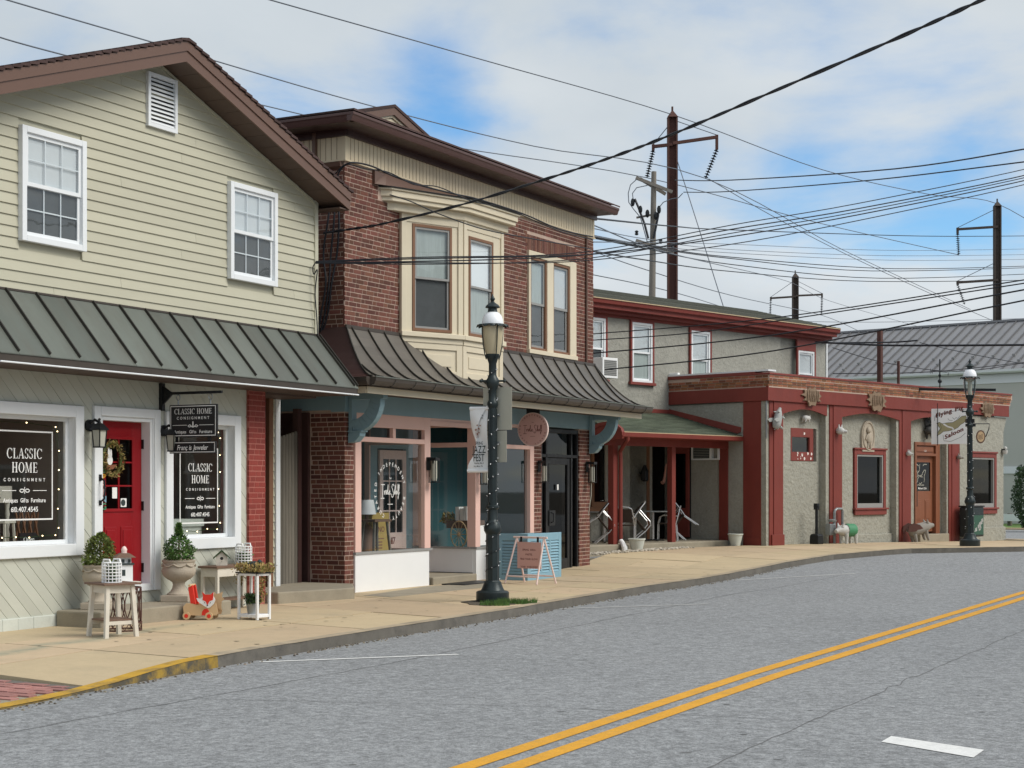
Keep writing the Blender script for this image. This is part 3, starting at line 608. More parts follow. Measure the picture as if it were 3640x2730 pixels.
# worn joints, oil spots and gutter grit on the road
for pts, w in (([(-4.4, 10.2), (-1.2, 16.4), (.9, 21.0), (3.6, 27.0), (6.4, 32.0)], .014), ([(-1.2, 5.2), (1.5, 10.8), (5.4, 18.4), (9.6, 26.4)], .012), ([(-2.6, 13.6), (.3, 13.1), (2.4, 12.2)], .01), ([(1.3, 21.5), (3.4, 20.6), (6.0, 19.2)], .01)):
    P = resample(pts, .25); P = [(x + rr.gauss(0, .012), y + rr.gauss(0, .012)) for x, y in P]; mb = MB()
    for i in range(len(P) - 1):
        na, nb = nrm_at(P, i), nrm_at(P, i + 1); A, B = P[i], P[i + 1]; wa = w * rr.uniform(.3, 1)
        mb.poly([(A[0] - na[0] * w / 2, A[1] - na[1] * w / 2, -.1075 + g(A[1])), (B[0] - nb[0] * w / 2, B[1] - nb[1] * w / 2, -.1075 + g(B[1])), (B[0] + nb[0] * wa / 2, B[1] + nb[1] * wa / 2, -.1075 + g(B[1])), (A[0] + na[0] * wa / 2, A[1] + na[1] * wa / 2, -.1075 + g(A[1]))])
    mb.build('road_crack', 'asphalt_dark', kind='structure')
mb = MB()
for i in range(70):
    y = 9.6 + 24 * rr.random() ** 1.3; x = -5 + y * .30 + rr.random() * (y * .5); s = rr.uniform(.006, .024)
    p = [(x + s * (1.6 * math.cos(t)) * rr.uniform(.6, 1.3), y + s * math.sin(t) * rr.uniform(.6, 1.3)) for t in [j * .9 for j in range(7)]]
    if min(math.dist((x, y), c) for c in CP) < .4 or x < CP[0][0] + .4 * (y - 6) + .3: continue
    mb.poly([(a, b, -.1072 + g(b)) for a, b in p])
mb.build('oil_spots', 'asphalt_dark', kind='stuff')
mb = MB()
for i in range(900):
    j = rr.randrange(6, 62); t = rr.random(); a, b = CP[j], CP[j + 1]; n_ = nrm_at(CP, j); d = abs(rr.gauss(0, .06)) + .01; x, y = a[0] + (b[0] - a[0]) * t - n_[0] * d, a[1] + (b[1] - a[1]) * t - n_[1] * d; s = rr.uniform(.004, .016)
    mb.hexa([(x - s, y - s * .6, -.11 + g(y)), (x + s * .7, y - s, -.11 + g(y)), (x + s, y + s * .7, -.11 + g(y)), (x - s * .6, y + s, -.11 + g(y)), (x - s * .6, y - s * .4, -.11 + s + g(y)), (x + s * .5, y - s * .6, -.11 + s + g(y)), (x + s * .5, y + s * .4, -.11 + s * .8 + g(y)), (x - s * .4, y + s * .5, -.11 + s * .8 + g(y))])
mb.build('gutter_grit', 'grit', kind='stuff')
mb = MB()
for i in range(150):
    j = rr.randrange(5, 60); t = rr.random(); a, b = CP[j], CP[j + 1]; n_ = nrm_at(CP, j); d = .25 + rr.random() * 2.6; x, y = a[0] + (b[0] - a[0]) * t + n_[0] * d, a[1] + (b[1] - a[1]) * t + n_[1] * d; s = rr.uniform(.006, .024)
    if y < 16.7: continue
    mb.poly([(x + s * (1.5 * math.cos(q)) * rr.uniform(.6, 1.3), y + s * math.sin(q) * rr.uniform(.6, 1.3), .0062 + g(y)) for q in [k * .9 for k in range(7)]])
mb.build('gum_spots', 'dirt', kind='stuff')
# ------------------------------------------------------------------ house 1: gabled shop with vinyl siding (frame F1, wall plane y = 0)
H = thing('shop_house', 'cream vinyl-sided gabled shop with green metal awning and red door', 'house', F1.w(0, 0), F1.a)
XL, XR, XA = -7.2, 0.0, -3.63
core = MB()
core.prism([(XL, 3.02), (XR, 3.02), (XR, 6.03), (XA, 7.2), (XL, 6.03)], 'y', 0.012, 7.5)
core.box(XL, XL + 0.2, 0.03, 7.5, 0, 3.02).box(-0.1, 0.0, 0.72, 7.5, 0, 3.02).box(XL, 0, 3.6, 3.8, 0, 3.02)
core.build('wall', 'siding', H)
def gz(x): return 6.03 + (1.17 / 3.6) * (3.6 - abs(x - XA))
WIN1 = [(-6.19, -5.10, 4.54, 5.89), (-2.21, -1.10, 4.55, 5.90)]
z = 3.93; row = 0
while z < 7.15:
    zt = z + 0.128
    hl = lambda zz: XL + 0.01 + max(0.0, (zz - 6.03)) * 3.6 / 1.17; hr = lambda zz: XR - 0.075 - max(0.0, zz - 6.03 - 0.02) * 3.55 / 1.17
    segs = [(None, None)]
    ends = [(hl(z), hl(zt), None, None)]
    cuts = sorted([w for w in WIN1 if zt > w[2] - 0.02 and z < w[3] + 0.02])
    xs = [(hl(z), hl(zt))]
    for c in cuts: xs += [(c[0] + 0.01,) * 2, (c[1] - 0.01,) * 2]
    xs.append((hr(z), hr(zt)))
    joint = [-5.6, -3.2, -4.4, -2.9, -0.6][row % 5]
    pieces = []
    for k in range(0, len(xs), 2):
        a, b = xs[k], xs[k + 1]
        if b[0] - a[0] < 0.08: continue
        if a[0] + 0.3 < joint < b[0] - 0.3 and row % 2 == 0: pieces += [(a, (joint, joint)), ((joint + 0.004, joint + 0.004), b)]
        else: pieces.append((a, b))
    for a, b in pieces:
        if b[1] - a[1] < 0.01: b = (b[0], a[1] + 0.012)
        MB().hexa([(a[0], -0.024, z), (b[0], -0.024, z), (b[0], 0.01, z), (a[0], 0.01, z), (a[1], -0.006, zt), (b[1], -0.006, zt), (b[1], 0.01, zt), (a[1], 0.01, zt)]).build('siding_board', 'siding', H)
    z = zt; row += 1
MB().box(-0.078, 0.004, -0.035, 0.02, 3.95, 6.06).build('corner_trim', 'siding', H)
for (a, b, c, d) in WIN1:
    hung_window(H, a, b, c, d, -0.012, fw=0.075, dep=0.075, cols=3, rows=2, upper='blind', lower='screen', label='white double-hung window, lower half behind dark insect screen')
# gable vent
vent = MB().box(-3.92, -3.87, -0.06, 0.0, 6.33, 7.03).box(-3.38, -3.33, -0.06, 0, 6.33, 7.03).box(-3.87, -3.38, -0.06, 0, 6.98, 7.03).box(-3.87, -3.38, -0.06, 0, 6.33, 6.38).build('gable_vent', 'white', H)
MB().box(-3.87, -3.38, -0.020, -0.010, 6.38, 6.98).build('backing', 'black', vent)
for i in range(11):
    zz = 6.385 + i * 0.054
    MB().hexa([(-3.87, -0.055, zz), (-3.38, -0.055, zz), (-3.38, -0.048, zz), (-3.87, -0.048, zz), (-3.87, -0.025, zz + 0.04), (-3.38, -0.025, zz + 0.04), (-3.38, -0.018, zz + 0.04), (-3.87, -0.018, zz + 0.04)]).build('louver', 'white', vent)
# roof: slopes, shingle courses, rake boards, soffit panels
SL = 0.345; ZR = 7.47
roof = MB()
for sgn in (-1, 1):
    e = 3.86; roof.prism([(XA, ZR - 0.05), (XA + sgn * e, ZR - 0.05 - e * SL), (XA + sgn * e, ZR - 0.15 - e * SL), (XA, ZR - 0.15)], 'y', -0.44, 7.8)
roof_o = roof.build('roof', 'shingle_brown', H)
for sgn in (-1, 1):
    n = 29
    for i in range(n):
        a = i * 3.92 / n; b = (i + 1) * 3.92 / n + 0.02
        za, zb = ZR - a * SL + 0.002, ZR - b * SL + 0.022
        MB().prism([(XA + sgn * a, za), (XA + sgn * b, zb), (XA + sgn * b, zb - 0.03), (XA + sgn * a, za - 0.04)], 'y', -0.475 - rr.uniform(0, .012), 7.82).build('shingle', 'shingle_brown', roof_o)
for sgn, nm in ((-1, 'l'), (1, 'r')):
    e = 3.88
    for (t0, t1, y0, y1) in ((-0.035, -0.16, -0.462, -0.435), (-0.155, -0.30, -0.445, -0.42)):
        MB().prism([(XA, ZR + t0), (XA + sgn * e, ZR + t0 - e * SL), (XA + sgn * e, ZR + t1 - e * SL), (XA, ZR + t1)], 'y', y0, y1).build('rake_board', 'brown', H)
    MB().prism([(XA + sgn * (e - 0.02), ZR - 0.04 - e * SL), (XA + sgn * e, ZR - 0.04 - e * SL), (XA + sgn * e, ZR - 0.30 - e * SL), (XA + sgn * (e - 0.02), ZR - 0.30 - e * SL)], 'y', -0.43, 7.7).build('eave_board', 'brown', H)
    n = 13
    for i in range(n):
        a, b = i * e / n + 0.004, (i + 1) * e / n - 0.004
        z0 = 7.19
        MB().prism([(XA + sgn * a, z0 - a * SL), (XA + sgn * b, z0 - b * SL), (XA + sgn * b, z0 - b * SL + 0.02), (XA + sgn * a, z0 - a * SL + 0.02)], 'y', -0.42, 0.0).build('soffit_panel', 'soffit', H)
    MB().prism([(XA, 7.175), (XA + sgn * 3.62, 7.175 - 3.62 * SL), (XA + sgn * 3.62, 7.14 - 3.62 * SL), (XA, 7.14)], 'y', -0.035, 0.0).build('gable_trim', 'siding', H)
MB().hexa([(-0.0, -0.42, 5.83), (0.24, -0.42, 5.83), (0.24, 7, 5.83), (0.0, 7, 5.83), (0, -0.42, 5.85), (0.24, -0.42, 5.85), (0.24, 7, 5.85), (0, 7, 5.85)]).build('eave_soffit', 'soffit', H)
# standing-seam awning
aw = MB().box(XL, 0.02, -0.725, -0.70, 3.03, 3.135).build('awning', 'gutter', H); aw['label'] = 'weathered green standing-seam metal awning'
MB().tube([(XL, -0.735, 3.036), (0.03, -0.735, 3.036)], 0.011, 6).build('edge_bead', 'white', aw)
MB().box(XL, 0.0, -0.70, -0.03, 3.028, 3.04).build('soffit_board', 'soffit', aw)
MB().box(XL, 0.0, -0.05, -0.026, 3.94, 3.965).build('flashing', 'gutter', aw)
seams = [-6.421 - 0.489] + [-6.421 + 0.489 * i for i in range(13)] + [-0.06]
A0, A1 = Vector((0, -0.035, 3.945)), Vector((0, -0.735, 3.14))
nx = (A1 - A0).cross(Vector((1, 0, 0))).normalized()
if nx.y > 0: nx = -nx
sx = [XL] + seams + [0.03]
for a, b in zip(sx, sx[1:]):
    if b - a < 0.03: continue
    MB().hexa([(a + .002, A0.y, A0.z - .012), (b - .002, A0.y, A0.z - .012), (b - .002, A1.y, A1.z - .012), (a + .002, A1.y, A1.z - .012), (a + .002, A0.y, A0.z), (b - .002, A0.y, A0.z), (b - .002, A1.y, A1.z), (a + .002, A1.y, A1.z)]).build('roof_panel', 'copper', aw)
sm_ = MB().hexa([(-.011, A0.y, A0.z), (.011, A0.y, A0.z), (.011, A1.y + .02, A1.z + .022), (-.011, A1.y + .02, A1.z + .022), Vector((-.009, A0.y, A0.z)) + nx * .032, Vector((.009, A0.y, A0.z)) + nx * .032, Vector((.009, A1.y + .02, A1.z + .022)) + nx * .032, Vector((-.009, A1.y + .02, A1.z + .022)) + nx * .032]).mesh('seam', 'seam')
for x in seams + [0.025]: inst(sm_, 'seam', aw, (x, 0, 0))
MB().prism([(-0.03, 3.945), (-0.725, 3.135), (-0.725, 3.03), (-0.03, 3.03)], 'x', 0.0, 0.015).build('end_panel', 'gutter', aw)
# ground floor: diagonal boards, plinth, windows, door
PL, PR = -1.75, -1.36
wl, wr, dr = (-7.05, -5.10, 0.83, 2.655), (-3.54, -1.92, 0.83, 2.66), (-4.92, -3.66, 0.33, 2.67)
regs = [(XL, PL, 2.66, 3.03), (wl[1], dr[0], 0.13, 2.66), (dr[1], wr[0], 0.13, 2.66), (wr[1], PL, 0.13, 2.66), (XL, wl[1], 0.13, 0.83), (wr[0], wr[1], 0.13, 0.83), (XL, wl[0], 0.83, 2.66), (dr[0], dr[1], 0.13, 0.33)]
for c in cut_boards(regs, (XL, PL, 0.13, 3.03), 0.192):
    MB().prism(c, 'y', -0.002 - rr.uniform(0, .004), 0.02).build('diagonal_board', 'diagonal', H)
bk = MB()
for (a, b, c, d) in regs: bk.box(a, b, 0.021, 0.08, c, d)
bk.build('sheathing', 'print_grey', H)
pl = MB(); r2 = random.Random(5); xs = [XL + 0.25 * i for i in range(23)]
for a in xs: pl.box(a, min(a + 0.25, PL), -0.02 - r2.uniform(0, .012), 0.05, -0.2, 0.135)
pl.build('plinth', 'plinth', H, bevel=0.01)
def big_window(x0, x1, z0, z1):
    t = 0.145; w = MB()
    w.box(x0, x0 + t, -0.045, 0.0, z0, z1).box(x1 - t, x1, -0.045, 0, z0, z1).box(x0 + t, x1 - t, -0.045, 0, z1 - t, z1).box(x0 + t, x1 - t, -0.05, 0, z0, z0 + t)
    o = w.build('display_window', 'white', H, bevel=0.008)
    s = MB(); a, b, c, d = x0 + t, x1 - t, z0 + t, z1 - t; e = 0.05
    s.box(a - .01, a, 0.0, 0.12, c, d).box(b, b + .01, 0, 0.12, c, d).box(a, b, 0, 0.12, d, d + .01).box(a, b, 0, 0.12, c - .01, c)
    s.box(a, a + e, 0.08, 0.12, c, d).box(b - e, b, 0.08, 0.12, c, d).box(a + e, b - e, 0.08, 0.12, d - e, d).box(a + e, b - e, 0.08, 0.12, c, c + e)
    s.build('window_frame', 'white', o, bevel=0.004)
    MB().poly([(a + e, 0.1, c + e), (b - e, 0.1, c + e), (b - e, 0.1, d - e), (a + e, 0.1, d - e)]).build('pane', 'glass', o, recalc=False)
    return o, (a + e, b - e, c + e, d - e)
w1, q1 = big_window(*wl); w2, q2 = big_window(*wr)
def lettering(o, cx, fx0, fx1, fz0, fz1, s=1.0):
    U, Wz = (1, 0, 0), (0, 0, 1); y = 0.094; mb = MB(); t = 0.018
    for (a, b, c, d) in ((fx0, fx0 + t, fz0, fz1), (fx1 - t, fx1, fz0, fz1), (fx0 + t, fx1 - t, fz1 - t, fz1), (fx0 + t, fx1 - t, fz0, fz0 + t)): mb.poly([(a, y, c), (b, y, c), (b, y, d), (a, y, d)])
    H_ = fz1 - fz0; k = (fx1 - fx0) / 0.93
    serif(mb, 'CLASSIC', (cx, y, fz1 - 0.312 * H_), U, Wz, 0.122 * k, .11, wx=1.0); serif(mb, 'HOME', (cx, y, fz1 - 0.468 * H_), U, Wz, 0.122 * k, .12)
    text(mb, 'CONSIGNMENT', (cx, y, fz1 - 0.565 * H_), U, Wz, 0.055 * k, 0.62)
    for sg in (-1, 1): mb.poly([(cx + sg * 0.14 * k, y, fz1 - .672 * H_), (cx + sg * 0.37 * k, y, fz1 - .672 * H_), (cx + sg * 0.37 * k, y, fz1 - .665 * H_), (cx + sg * 0.14 * k, y, fz1 - .665 * H_)])
    for sg in (-1, 0, 1):
        for i in range(6):
            a = sg * 1.0; rr_ = 0.05 * k
            p = [(cx + sg * (0.045 * k + 0.035 * k * math.cos(t_)), y, fz1 - .67 * H_ + 0.02 * k * math.sin(t_)) for t_ in (i, i + 1)] if sg else [(cx, y, fz1 - .70 * H_ + .012 * i * k), (cx, y, fz1 - .70 * H_ + .012 * (i + 1) * k)]
            ribbon(mb, p, 0.011, (0, 1, 0))
    text(mb, 'Antiques  Gifts  Furniture', (cx, y, fz1 - 0.80 * H_), U, Wz, 0.072 * k, 0.05, wx=0.93)
    text(mb, '610.407.4545', (cx, y, fz1 - 0.905 * H_), U, Wz, 0.085 * k, 0.06)
    mb.build('window_lettering', 'print_white', o, recalc=False)
GLASS_LEFT, GLASS_RIGHT = q1, q2
lettering(w1, -5.97, -6.42, -5.50, 1.27, 2.33); lettering(w2, -2.66, -3.10, -2.27, 1.17, 2.20, 0.9)
# room behind the display windows
rm = MB()
rm.box(XL + .2, -1.5, 0.10, 3.6, 0.02, 0.06).box(XL + .2, -1.5, 3.5, 3.6, 0.06, 2.98).box(XL + .2, -1.5, 0.10, 3.6, 2.95, 3.0).box(-1.60, -1.5, 0.10, 3.5, .06, 2.95).box(-5.0, -4.95, 0.3, 1.6, .06, 2.95).box(-3.65, -3.6, 0.3, 1.6, .06, 2.95)
rm.build('shop_room', 'room', H)
dk = MB().box(-7.0, -5.05, 0.13, 1.1, 0.90, 0.955).box(-3.5, -1.95, 0.13, 1.1, 0.90, 0.955); dk.build('display_shelf', 'furniture_white', H)
# door
D = MB().box(-4.92, -4.80, -0.05, 0.0, 0.33, 2.67).box(-3.78, -3.66, -0.05, 0, 0.33, 2.67).box(-4.80, -3.78, -0.05, 0, 2.55, 2.67).build('door_frame', 'white', H, bevel=0.008)
MB().box(-4.80, -4.74, -.02, .2, 0.33, 2.55).box(-3.84, -3.78, -.02, .2, .33, 2.55).box(-4.74, -3.84, -.02, .2, 2.50, 2.55).box(-3.80, -3.785, -.034, -.02, .33, 2.55).box(-4.80, -3.78, -0.03, 0.2, .33, .42).build('jamb', 'white', D, bevel=0.004)
L_ = MB(); dx0, dx1, dz0, dz1 = -4.735, -3.845, 0.43, 2.50; gx0, gx1, ga, gb = -4.55, -4.03, 1.38, 2.28
L_.box(dx0, gx0, .12, .16, dz0, dz1).box(gx1, dx1, .12, .16, dz0, dz1).box(gx0, gx1, .12, .16, gb, dz1).box(gx0, gx1, .12, .16, dz0, ga)
for (a, b, c, d) in ((gx0 - .03, gx0 + .01, ga - .03, gb + .03), (gx1 - .01, gx1 + .03, ga - .03, gb + .03), (gx0, gx1, ga - .03, ga + .01), (gx0, gx1, gb - .01, gb + .03)): L_.box(a, b, .105, .12, c, d)
DO = L_.build('door', 'red_door', H, bevel=0.004); DO['label'] = 'glossy red entrance door with six-light window and two raised panels'
for a, b in ((-4.56, -4.34), (-4.25, -4.03)):
    MB().box(a, b, .108, .12, .62, 1.16).box(a + .03, b - .03, .098, .108, .66, 1.12).build('door_panel', 'red_door', DO, bevel=0.006)
mt = MB().box(-4.30, -4.28, .112, .13, ga, gb)
for zz in (1.68, 1.98): mt.box(gx0, gx1, .113, .129, zz - .01, zz + .01)
mt.build('muntin', 'red_door', DO)
MB().poly([(gx0, .13, ga), (gx1, .13, ga), (gx1, .13, gb), (gx0, .13, gb)]).build('pane', 'glass_dark', DO, recalc=False)
st = MB().box(-4.26, -4.15, .108, .111, 1.41, 1.52).box(-4.42, -4.33, .108, .111, 1.52, 1.66); st.build('sticker', 'print_white', DO)
MB().disc((-4.215, .1065, 1.465), (1, 0, 0), (0, 0, 1), .043).build('sticker', 'print_dark', DO, recalc=False)
for zz in (2.22, 1.42, .62): MB().box(-3.85, -3.80, .085, .12, zz - .06, zz + .06).build('hinge', 'black', DO)
MB().tube([(-4.83, -.06, 1.78), (-4.83, -.12, 1.74), (-4.83, -.13, 1.62), (-4.83, -.12, 1.52), (-4.83, -.06, 1.48)], .012, 6).box(-4.85, -4.81, -.066, -.05, 1.74, 1.82).box(-4.85, -4.81, -.066, -.05, 1.44, 1.50).build('pull_handle', 'black_metal', D)
# painted brick pier
P_ = MB().box(PL + .004, PR - .003, -0.046, 0.45, -.15, 3.03).build('brick_pier', 'mortar_red', H)
k = 0
for (a, b, c, d) in brick_cells(PL, PR, 0.13, 3.03, course=0.077): inst(unit('brick_red'), 'brick', P_, (a, -.048 - rr.uniform(0, .004), c), scale=(b - a, .03, d - c))
for (a, b, c, d) in brick_cells(-0.045, 0.45, 0.13, 3.03, course=0.077, phase=1): inst(unit('brick_red'), 'brick', P_, (PR - .014, a, c), scale=(.0135 + rr.uniform(0, .004), b - a, d - c))
# recessed side entry at the right end
MB().box(PR, -.26, .66, .72, .1, 3.03).build('side_door', 'brown_dark', H); MB().box(-.36, -.26, .60, .70, .1, 3.03).build('side_door_frame', 'wood_brown', H)
MB().box(-.26, -.11, .70, .76, .1, 3.03).build('side_wall', 'siding', H)
z = .12
while z < 3.0:
    MB().hexa([(-.245, .672, z), (-.115, .672, z), (-.115, .70, z), (-.245, .70, z), (-.245, .692, z + .128), (-.115, .692, z + .128), (-.115, .70, z + .128), (-.245, .70, z + .128)]).build('siding_board', 'siding', H); z += .128
MB().box(-.105, .002, .655, .74, .1, 3.03).build('corner_trim', 'white', H)
MB().box(PR, 0.0, 0.0, .75, 3.0, 3.03).build('recess_ceiling', 'soffit', H)
# steps
def stoop(name, label, p, z, mat='concrete'):
    o = MB().prism(p, 'z', -0.2, z).build(name, mat, None, bevel=0.02); o.location = F1.w(0, 0); o.rotation_euler = (0, 0, F1.a); return tag(o, label, 'step')
stoop('concrete_step', 'long low concrete step in front of the red door', [(-5.58, -.03), (-5.58, -.72), (-3.15, -.80), (-3.15, -.03)], 0.185)
stoop('concrete_step', 'worn concrete step at the alley beside the red brick pier', [(-1.34, .62), (-1.34, -.26), (.10, -.62), (.35, -.45), (.95, -.05), (.95, .9), (.0, .9), (.0, .62)], 0.17)
# alley gate between the two buildings
AG = thing('alley_gate', 'weathered grey picket gate in the dark alley between the buildings', 'gate', F1.w(0, 0), F1.a)
for i in range(9):
    a = 0.02 + i * 0.079; h = 2.40 + 0.018 * i
    MB().prism([(a, .12), (a + .071, .12), (a + .071, h - .03), (a + .05, h), (a + .02, h), (a, h - .03)], 'y', .84, .86).build('picket', 'wood_old', AG)
for zz in (.5, 1.8): MB().box(.02, .74, .86, .90, zz, zz + .09).build('rail', 'wood_old', AG)
MB().box(.0, 1.1, 1.5, 1.6, 0, 4.0).build('alley_back_panel', 'brown_dark', AG); MB().box(.74, .84, .84, .94, .05, 2.9).build('post', 'brown_dark', AG)  # plain dark slab across the alley behind the gate, and the gate's right post
# ------------------------------------------------------------------ brick shop building (frame F2, front plane y = 0)
B = thing('brick_shop', 'two-storey brick shop with cream bay window and curved metal canopy', 'building', F2.w(0, 0), F2.a)
BW = 9.10; BAYX = (1.6, 2.78, 4.20, 4.50); DORM = 2.3
wl_ = MB()
wl_.box(0.003, 0.3, 0.003, 9, 2.85, 6.80).box(0.003, .3, .3, .66, -.1, 2.85).box(0.3, BAYX[0] + .1, .003, .3, 3.0, 6.8).box(BAYX[3] - .1, 6.17, .003, .3, 3.0, 6.8).box(8.215, BW - .003, .003, .3, 3.0, 6.8).box(6.17, 8.215, .003, .3, 6.17, 6.8).box(6.17, 8.215, .003, .3, 3.0, 4.29)
wl_.box(BW - .3, BW - .003, .3, 9, -.1, 6.8).box(.3, BW - .3, 8.7, 9, -.1, 6.8).box(BAYX[0] + .1, BAYX[3] - .1, .02, .3, 6.3, 6.8).box(0.003, .255, .003, .3, -.1, 2.85).box(6.425, 6.76, .003, .3, -.1, 2.85).box(8.445, BW - .17, .003, .4, -.1, 2.85)
wl_.build('wall', 'mortar', B)
cells = []
EX = [(BAYX[0] - .0, BAYX[3], 3, 6.34), (.95, 4.95, 6.33, 6.60), (1.15, 4.9, 6.5, 6.8), (6.165, 8.225, 4.28, 6.50)]
for (a, b, c, d) in brick_cells(0.0, BW, 4.0, 6.74, EX): cells.append(('f', a, b, c, d))
for (a, b, c, d) in brick_cells(6.10, 8.30, 6.17, 6.50, (), course=0.33, st=.064, hd=.064): cells.append(('f', a, b, c + .16 * 0, d))
for (a, b, c, d) in brick_cells(0.0, .25, 0.0, 2.84): cells.append(('f', a, b, c, d))
for (a, b, c, d) in brick_cells(6.42, 6.765, 0.0, 2.84): cells.append(('f', a, b, c, d))
for (a, b, c, d) in brick_cells(8.44, 8.935, 0.0, 2.84): cells.append(('f', a, b, c, d))
for (a, b, c, d) in brick_cells(0.0, .64, 0.0, 2.84, phase=1): cells.append(('s', a, b, c, d))
for (a, b, c, d) in brick_cells(0.0, 0.85, 3.19, 6.70, phase=1): cells.append(('s', a, b, c, d))
def far(c):
    return math.hypot(*(F2.w(c[1], 0)[:2] if c[0] == 'f' else F2.w(0, c[1] + 0.8)[:2])) + (0 if c[2] - c[1] > .12 else 1.5)
cells.sort(key=far)
rest = MB()
for i, c in enumerate(cells):
    d = rr.uniform(.0, .0035)
    if c[0] == 'f': q = (c[1], c[2], -d, .03, c[3], c[4])
    else: q = (-d, .03, c[1] + (.012 if c[1] < .02 else 0), c[2], c[3], c[4])
    if i < 300: inst(unit('brick'), 'brick', B, (q[0], q[2], q[4]), scale=(q[1] - q[0], q[3] - q[2], q[5] - q[4]))
    else: rest.box(*q)
rest.build('brickwork', 'brick', B, kind='stuff')
MB().tube([(8.72, -.03, 4.2), (8.72, -.03, 6.8)], .025, 8).build('conduit', 'brown', B)
MB().box(.0, .3, .66, 9, -.1, 2.85).box(-.06, .0, .66, .80, -.1, 2.85).build('alley_dark_panel', 'brown_dark', B)  # plain dark panel instead of brick along the inner alley side
# vertical frieze boards, trims, cornice
MB().box(0, BW, -.024, -.001, 6.80, 7.26).box(-.024, 0, .0, 1.8, 6.8, 7.26).build('frieze_backing', 'wood_table', B)
fb = MB().box(0, .094, -.030, -.0235, 6.80, 7.26).mesh('frieze_board', 'frieze')
for i in range(83): inst(fb, 'frieze_board', B, (.02 + i * .1095, 0, 0))
fs = MB().box(-.03, -.0235, 0, .092, 6.80, 7.26).mesh('frieze_board', 'frieze')
for i in range(16): inst(fs, 'frieze_board', B, (0, .03 + i * .105, 0))
MB().box(-.04, .02, -.04, .03, 6.79, 7.26).build('corner_trim', 'frieze', B); MB().box(-.05, BW, -.05, 0, 6.775, 6.80).box(-.05, 0, 0, 3, 6.775, 6.80).build('frieze_trim', 'frieze', B)
MB().box(.0, BW, .0, .3, 6.8, 7.3).box(0, .3, .3, 9, 6.8, 7.3).box(BW - .3, BW, .3, 9, 6.8, 7.3).build('upper_wall', 'frieze', B)
MB().prism([(-.03, 6.775), (-.10, 6.76), (-.07, 6.69), (0, 6.66)], 'y', .03, 3).build('crown_moulding', 'brown', B)
MB().box(-.07, BW + .02, -.08, -.031, 7.16, 7.255).box(-.08, -.031, -.08, 6, 7.16, 7.255).build('cornice_trim', 'brown_dark', B)
MB().box(-.5, BW + .05, -.44, 0.0, 7.255, 7.27).box(-.5, 0, 0, 8, 7.255, 7.27).build('soffit', 'brown_dark', B)
pr = [(-.42, 7.25), (-.50, 7.25), (-.515, 7.285), (-.53, 7.33), (-.545, 7.345), (-.545, 7.385), (-.42, 7.385)]
gt = MB().prism(pr, 'x', -.57, BW + .10)
gt.prism([(x * 1.0 - .0, z) for x, z in [(-.45, 7.25), (-.53, 7.25), (-.545, 7.285), (-.56, 7.33), (-.575, 7.345), (-.575, 7.385), (-.45, 7.385)]], 'y', -.50, 8)
gt.build('cornice_gutter', 'brown_cornice', B, bevel=0.004)
MB().box(.52, .66, -.055, .0, 6.35, 7.25).build('leader', 'brown', B).location = (-.62, .55, 0)
# hip roof with courses and front gable
rf = MB(); k = 22
hp = lambda y0, y1, t: None
ro = MB().hexa([(-.56, -.54, 7.38), (BW + .1, -.54, 7.38), (BW + .1, 8.5, 7.38), (-.56, 8.5, 7.38), (3.6, 3.6, 8.35), (BW - 3.9, 3.6, 8.35), (BW - 3.9, 4.6, 8.35), (3.6, 4.6, 8.35)]).build('roof', 'shingle_brown', B)
for i in range(14):
    t0, t1 = i / 30, (i + 1) / 30
    pts = []
    for t, dz in ((t0, .045), (t1, .028)):
        x0, y0, z0 = -.57 + 4.17 * t, -.555 + 4.155 * t, 7.385 + .97 * t + dz; x1 = BW + .11 - 4.01 * t
        pts.append((x0, y0, z0, x1))
    (a0, b0, c0, d0), (a1, b1, c1, d1) = pts
    MB().poly([(a0, b0, c0), (d0, b0, c0), (d1, b1, c1), (a1, b1, c1)]).poly([(a0, b0, c0), (a1, b1, c1), (a1, 8.5, c1), (a0, 8.5, c0)]).poly([(a0, b0, c0 - .03), (d0, b0, c0 - .03), (d0, b0, c0), (a0, b0, c0)]).poly([(a0, 8.5, c0 - .03), (a0, b0, c0 - .03), (a0, b0, c0), (a0, 8.5, c0)]).build('shingle', 'shingle_brown', ro, recalc=False)
gy, gzp, gw = .6, 8.17, 2.1
dm = MB().prism([(DORM - gw, 7.62), (DORM + gw, 7.62), (DORM, gzp - .1)], 'y', gy, 4.2).build('roof_gable', 'cream', B)
for sg in (-1, 1):
    MB().prism([(DORM, gzp), (DORM + sg * (gw + .25), gzp - .28 * (gw + .25)), (DORM + sg * (gw + .25), gzp - .15 - .28 * (gw + .25)), (DORM, gzp - .15)], 'y', gy - .07, gy - .035).build('rake_board', 'brown', dm)
    MB().prism([(DORM, gzp + .03), (DORM + sg * (gw + .27), gzp + .03 - .28 * (gw + .27)), (DORM + sg * (gw + .27), gzp - .02 - .28 * (gw + .27)), (DORM, gzp - .02)], 'y', gy - .085, 4.3).build('shingle', 'shingle_brown', dm)
    ribbon(MB(), [(DORM + sg * .30, gy - .012, 7.62), (DORM + sg * .18, gy - .012, 7.86), (DORM, gy - .012, 7.87)], .05, (0, 1, 0)).build('gable_ornament', 'cream', dm, recalc=False)
    MB().prism([(DORM, gzp - .15), (DORM + sg * gw, gzp - .15 - .28 * gw), (DORM + sg * gw, gzp - .19 - .28 * gw), (DORM, gzp - .19)], 'y', gy - .03, gy).build('gable_trim', 'cream', dm)
for i in range(5): MB().box(DORM - 1.6 + i * .25, DORM + 1.6 - i * .25, gy - .012, gy, 7.62 + i * .085, 7.625 + i * .085).build('gable_joint', 'print_grey', dm)
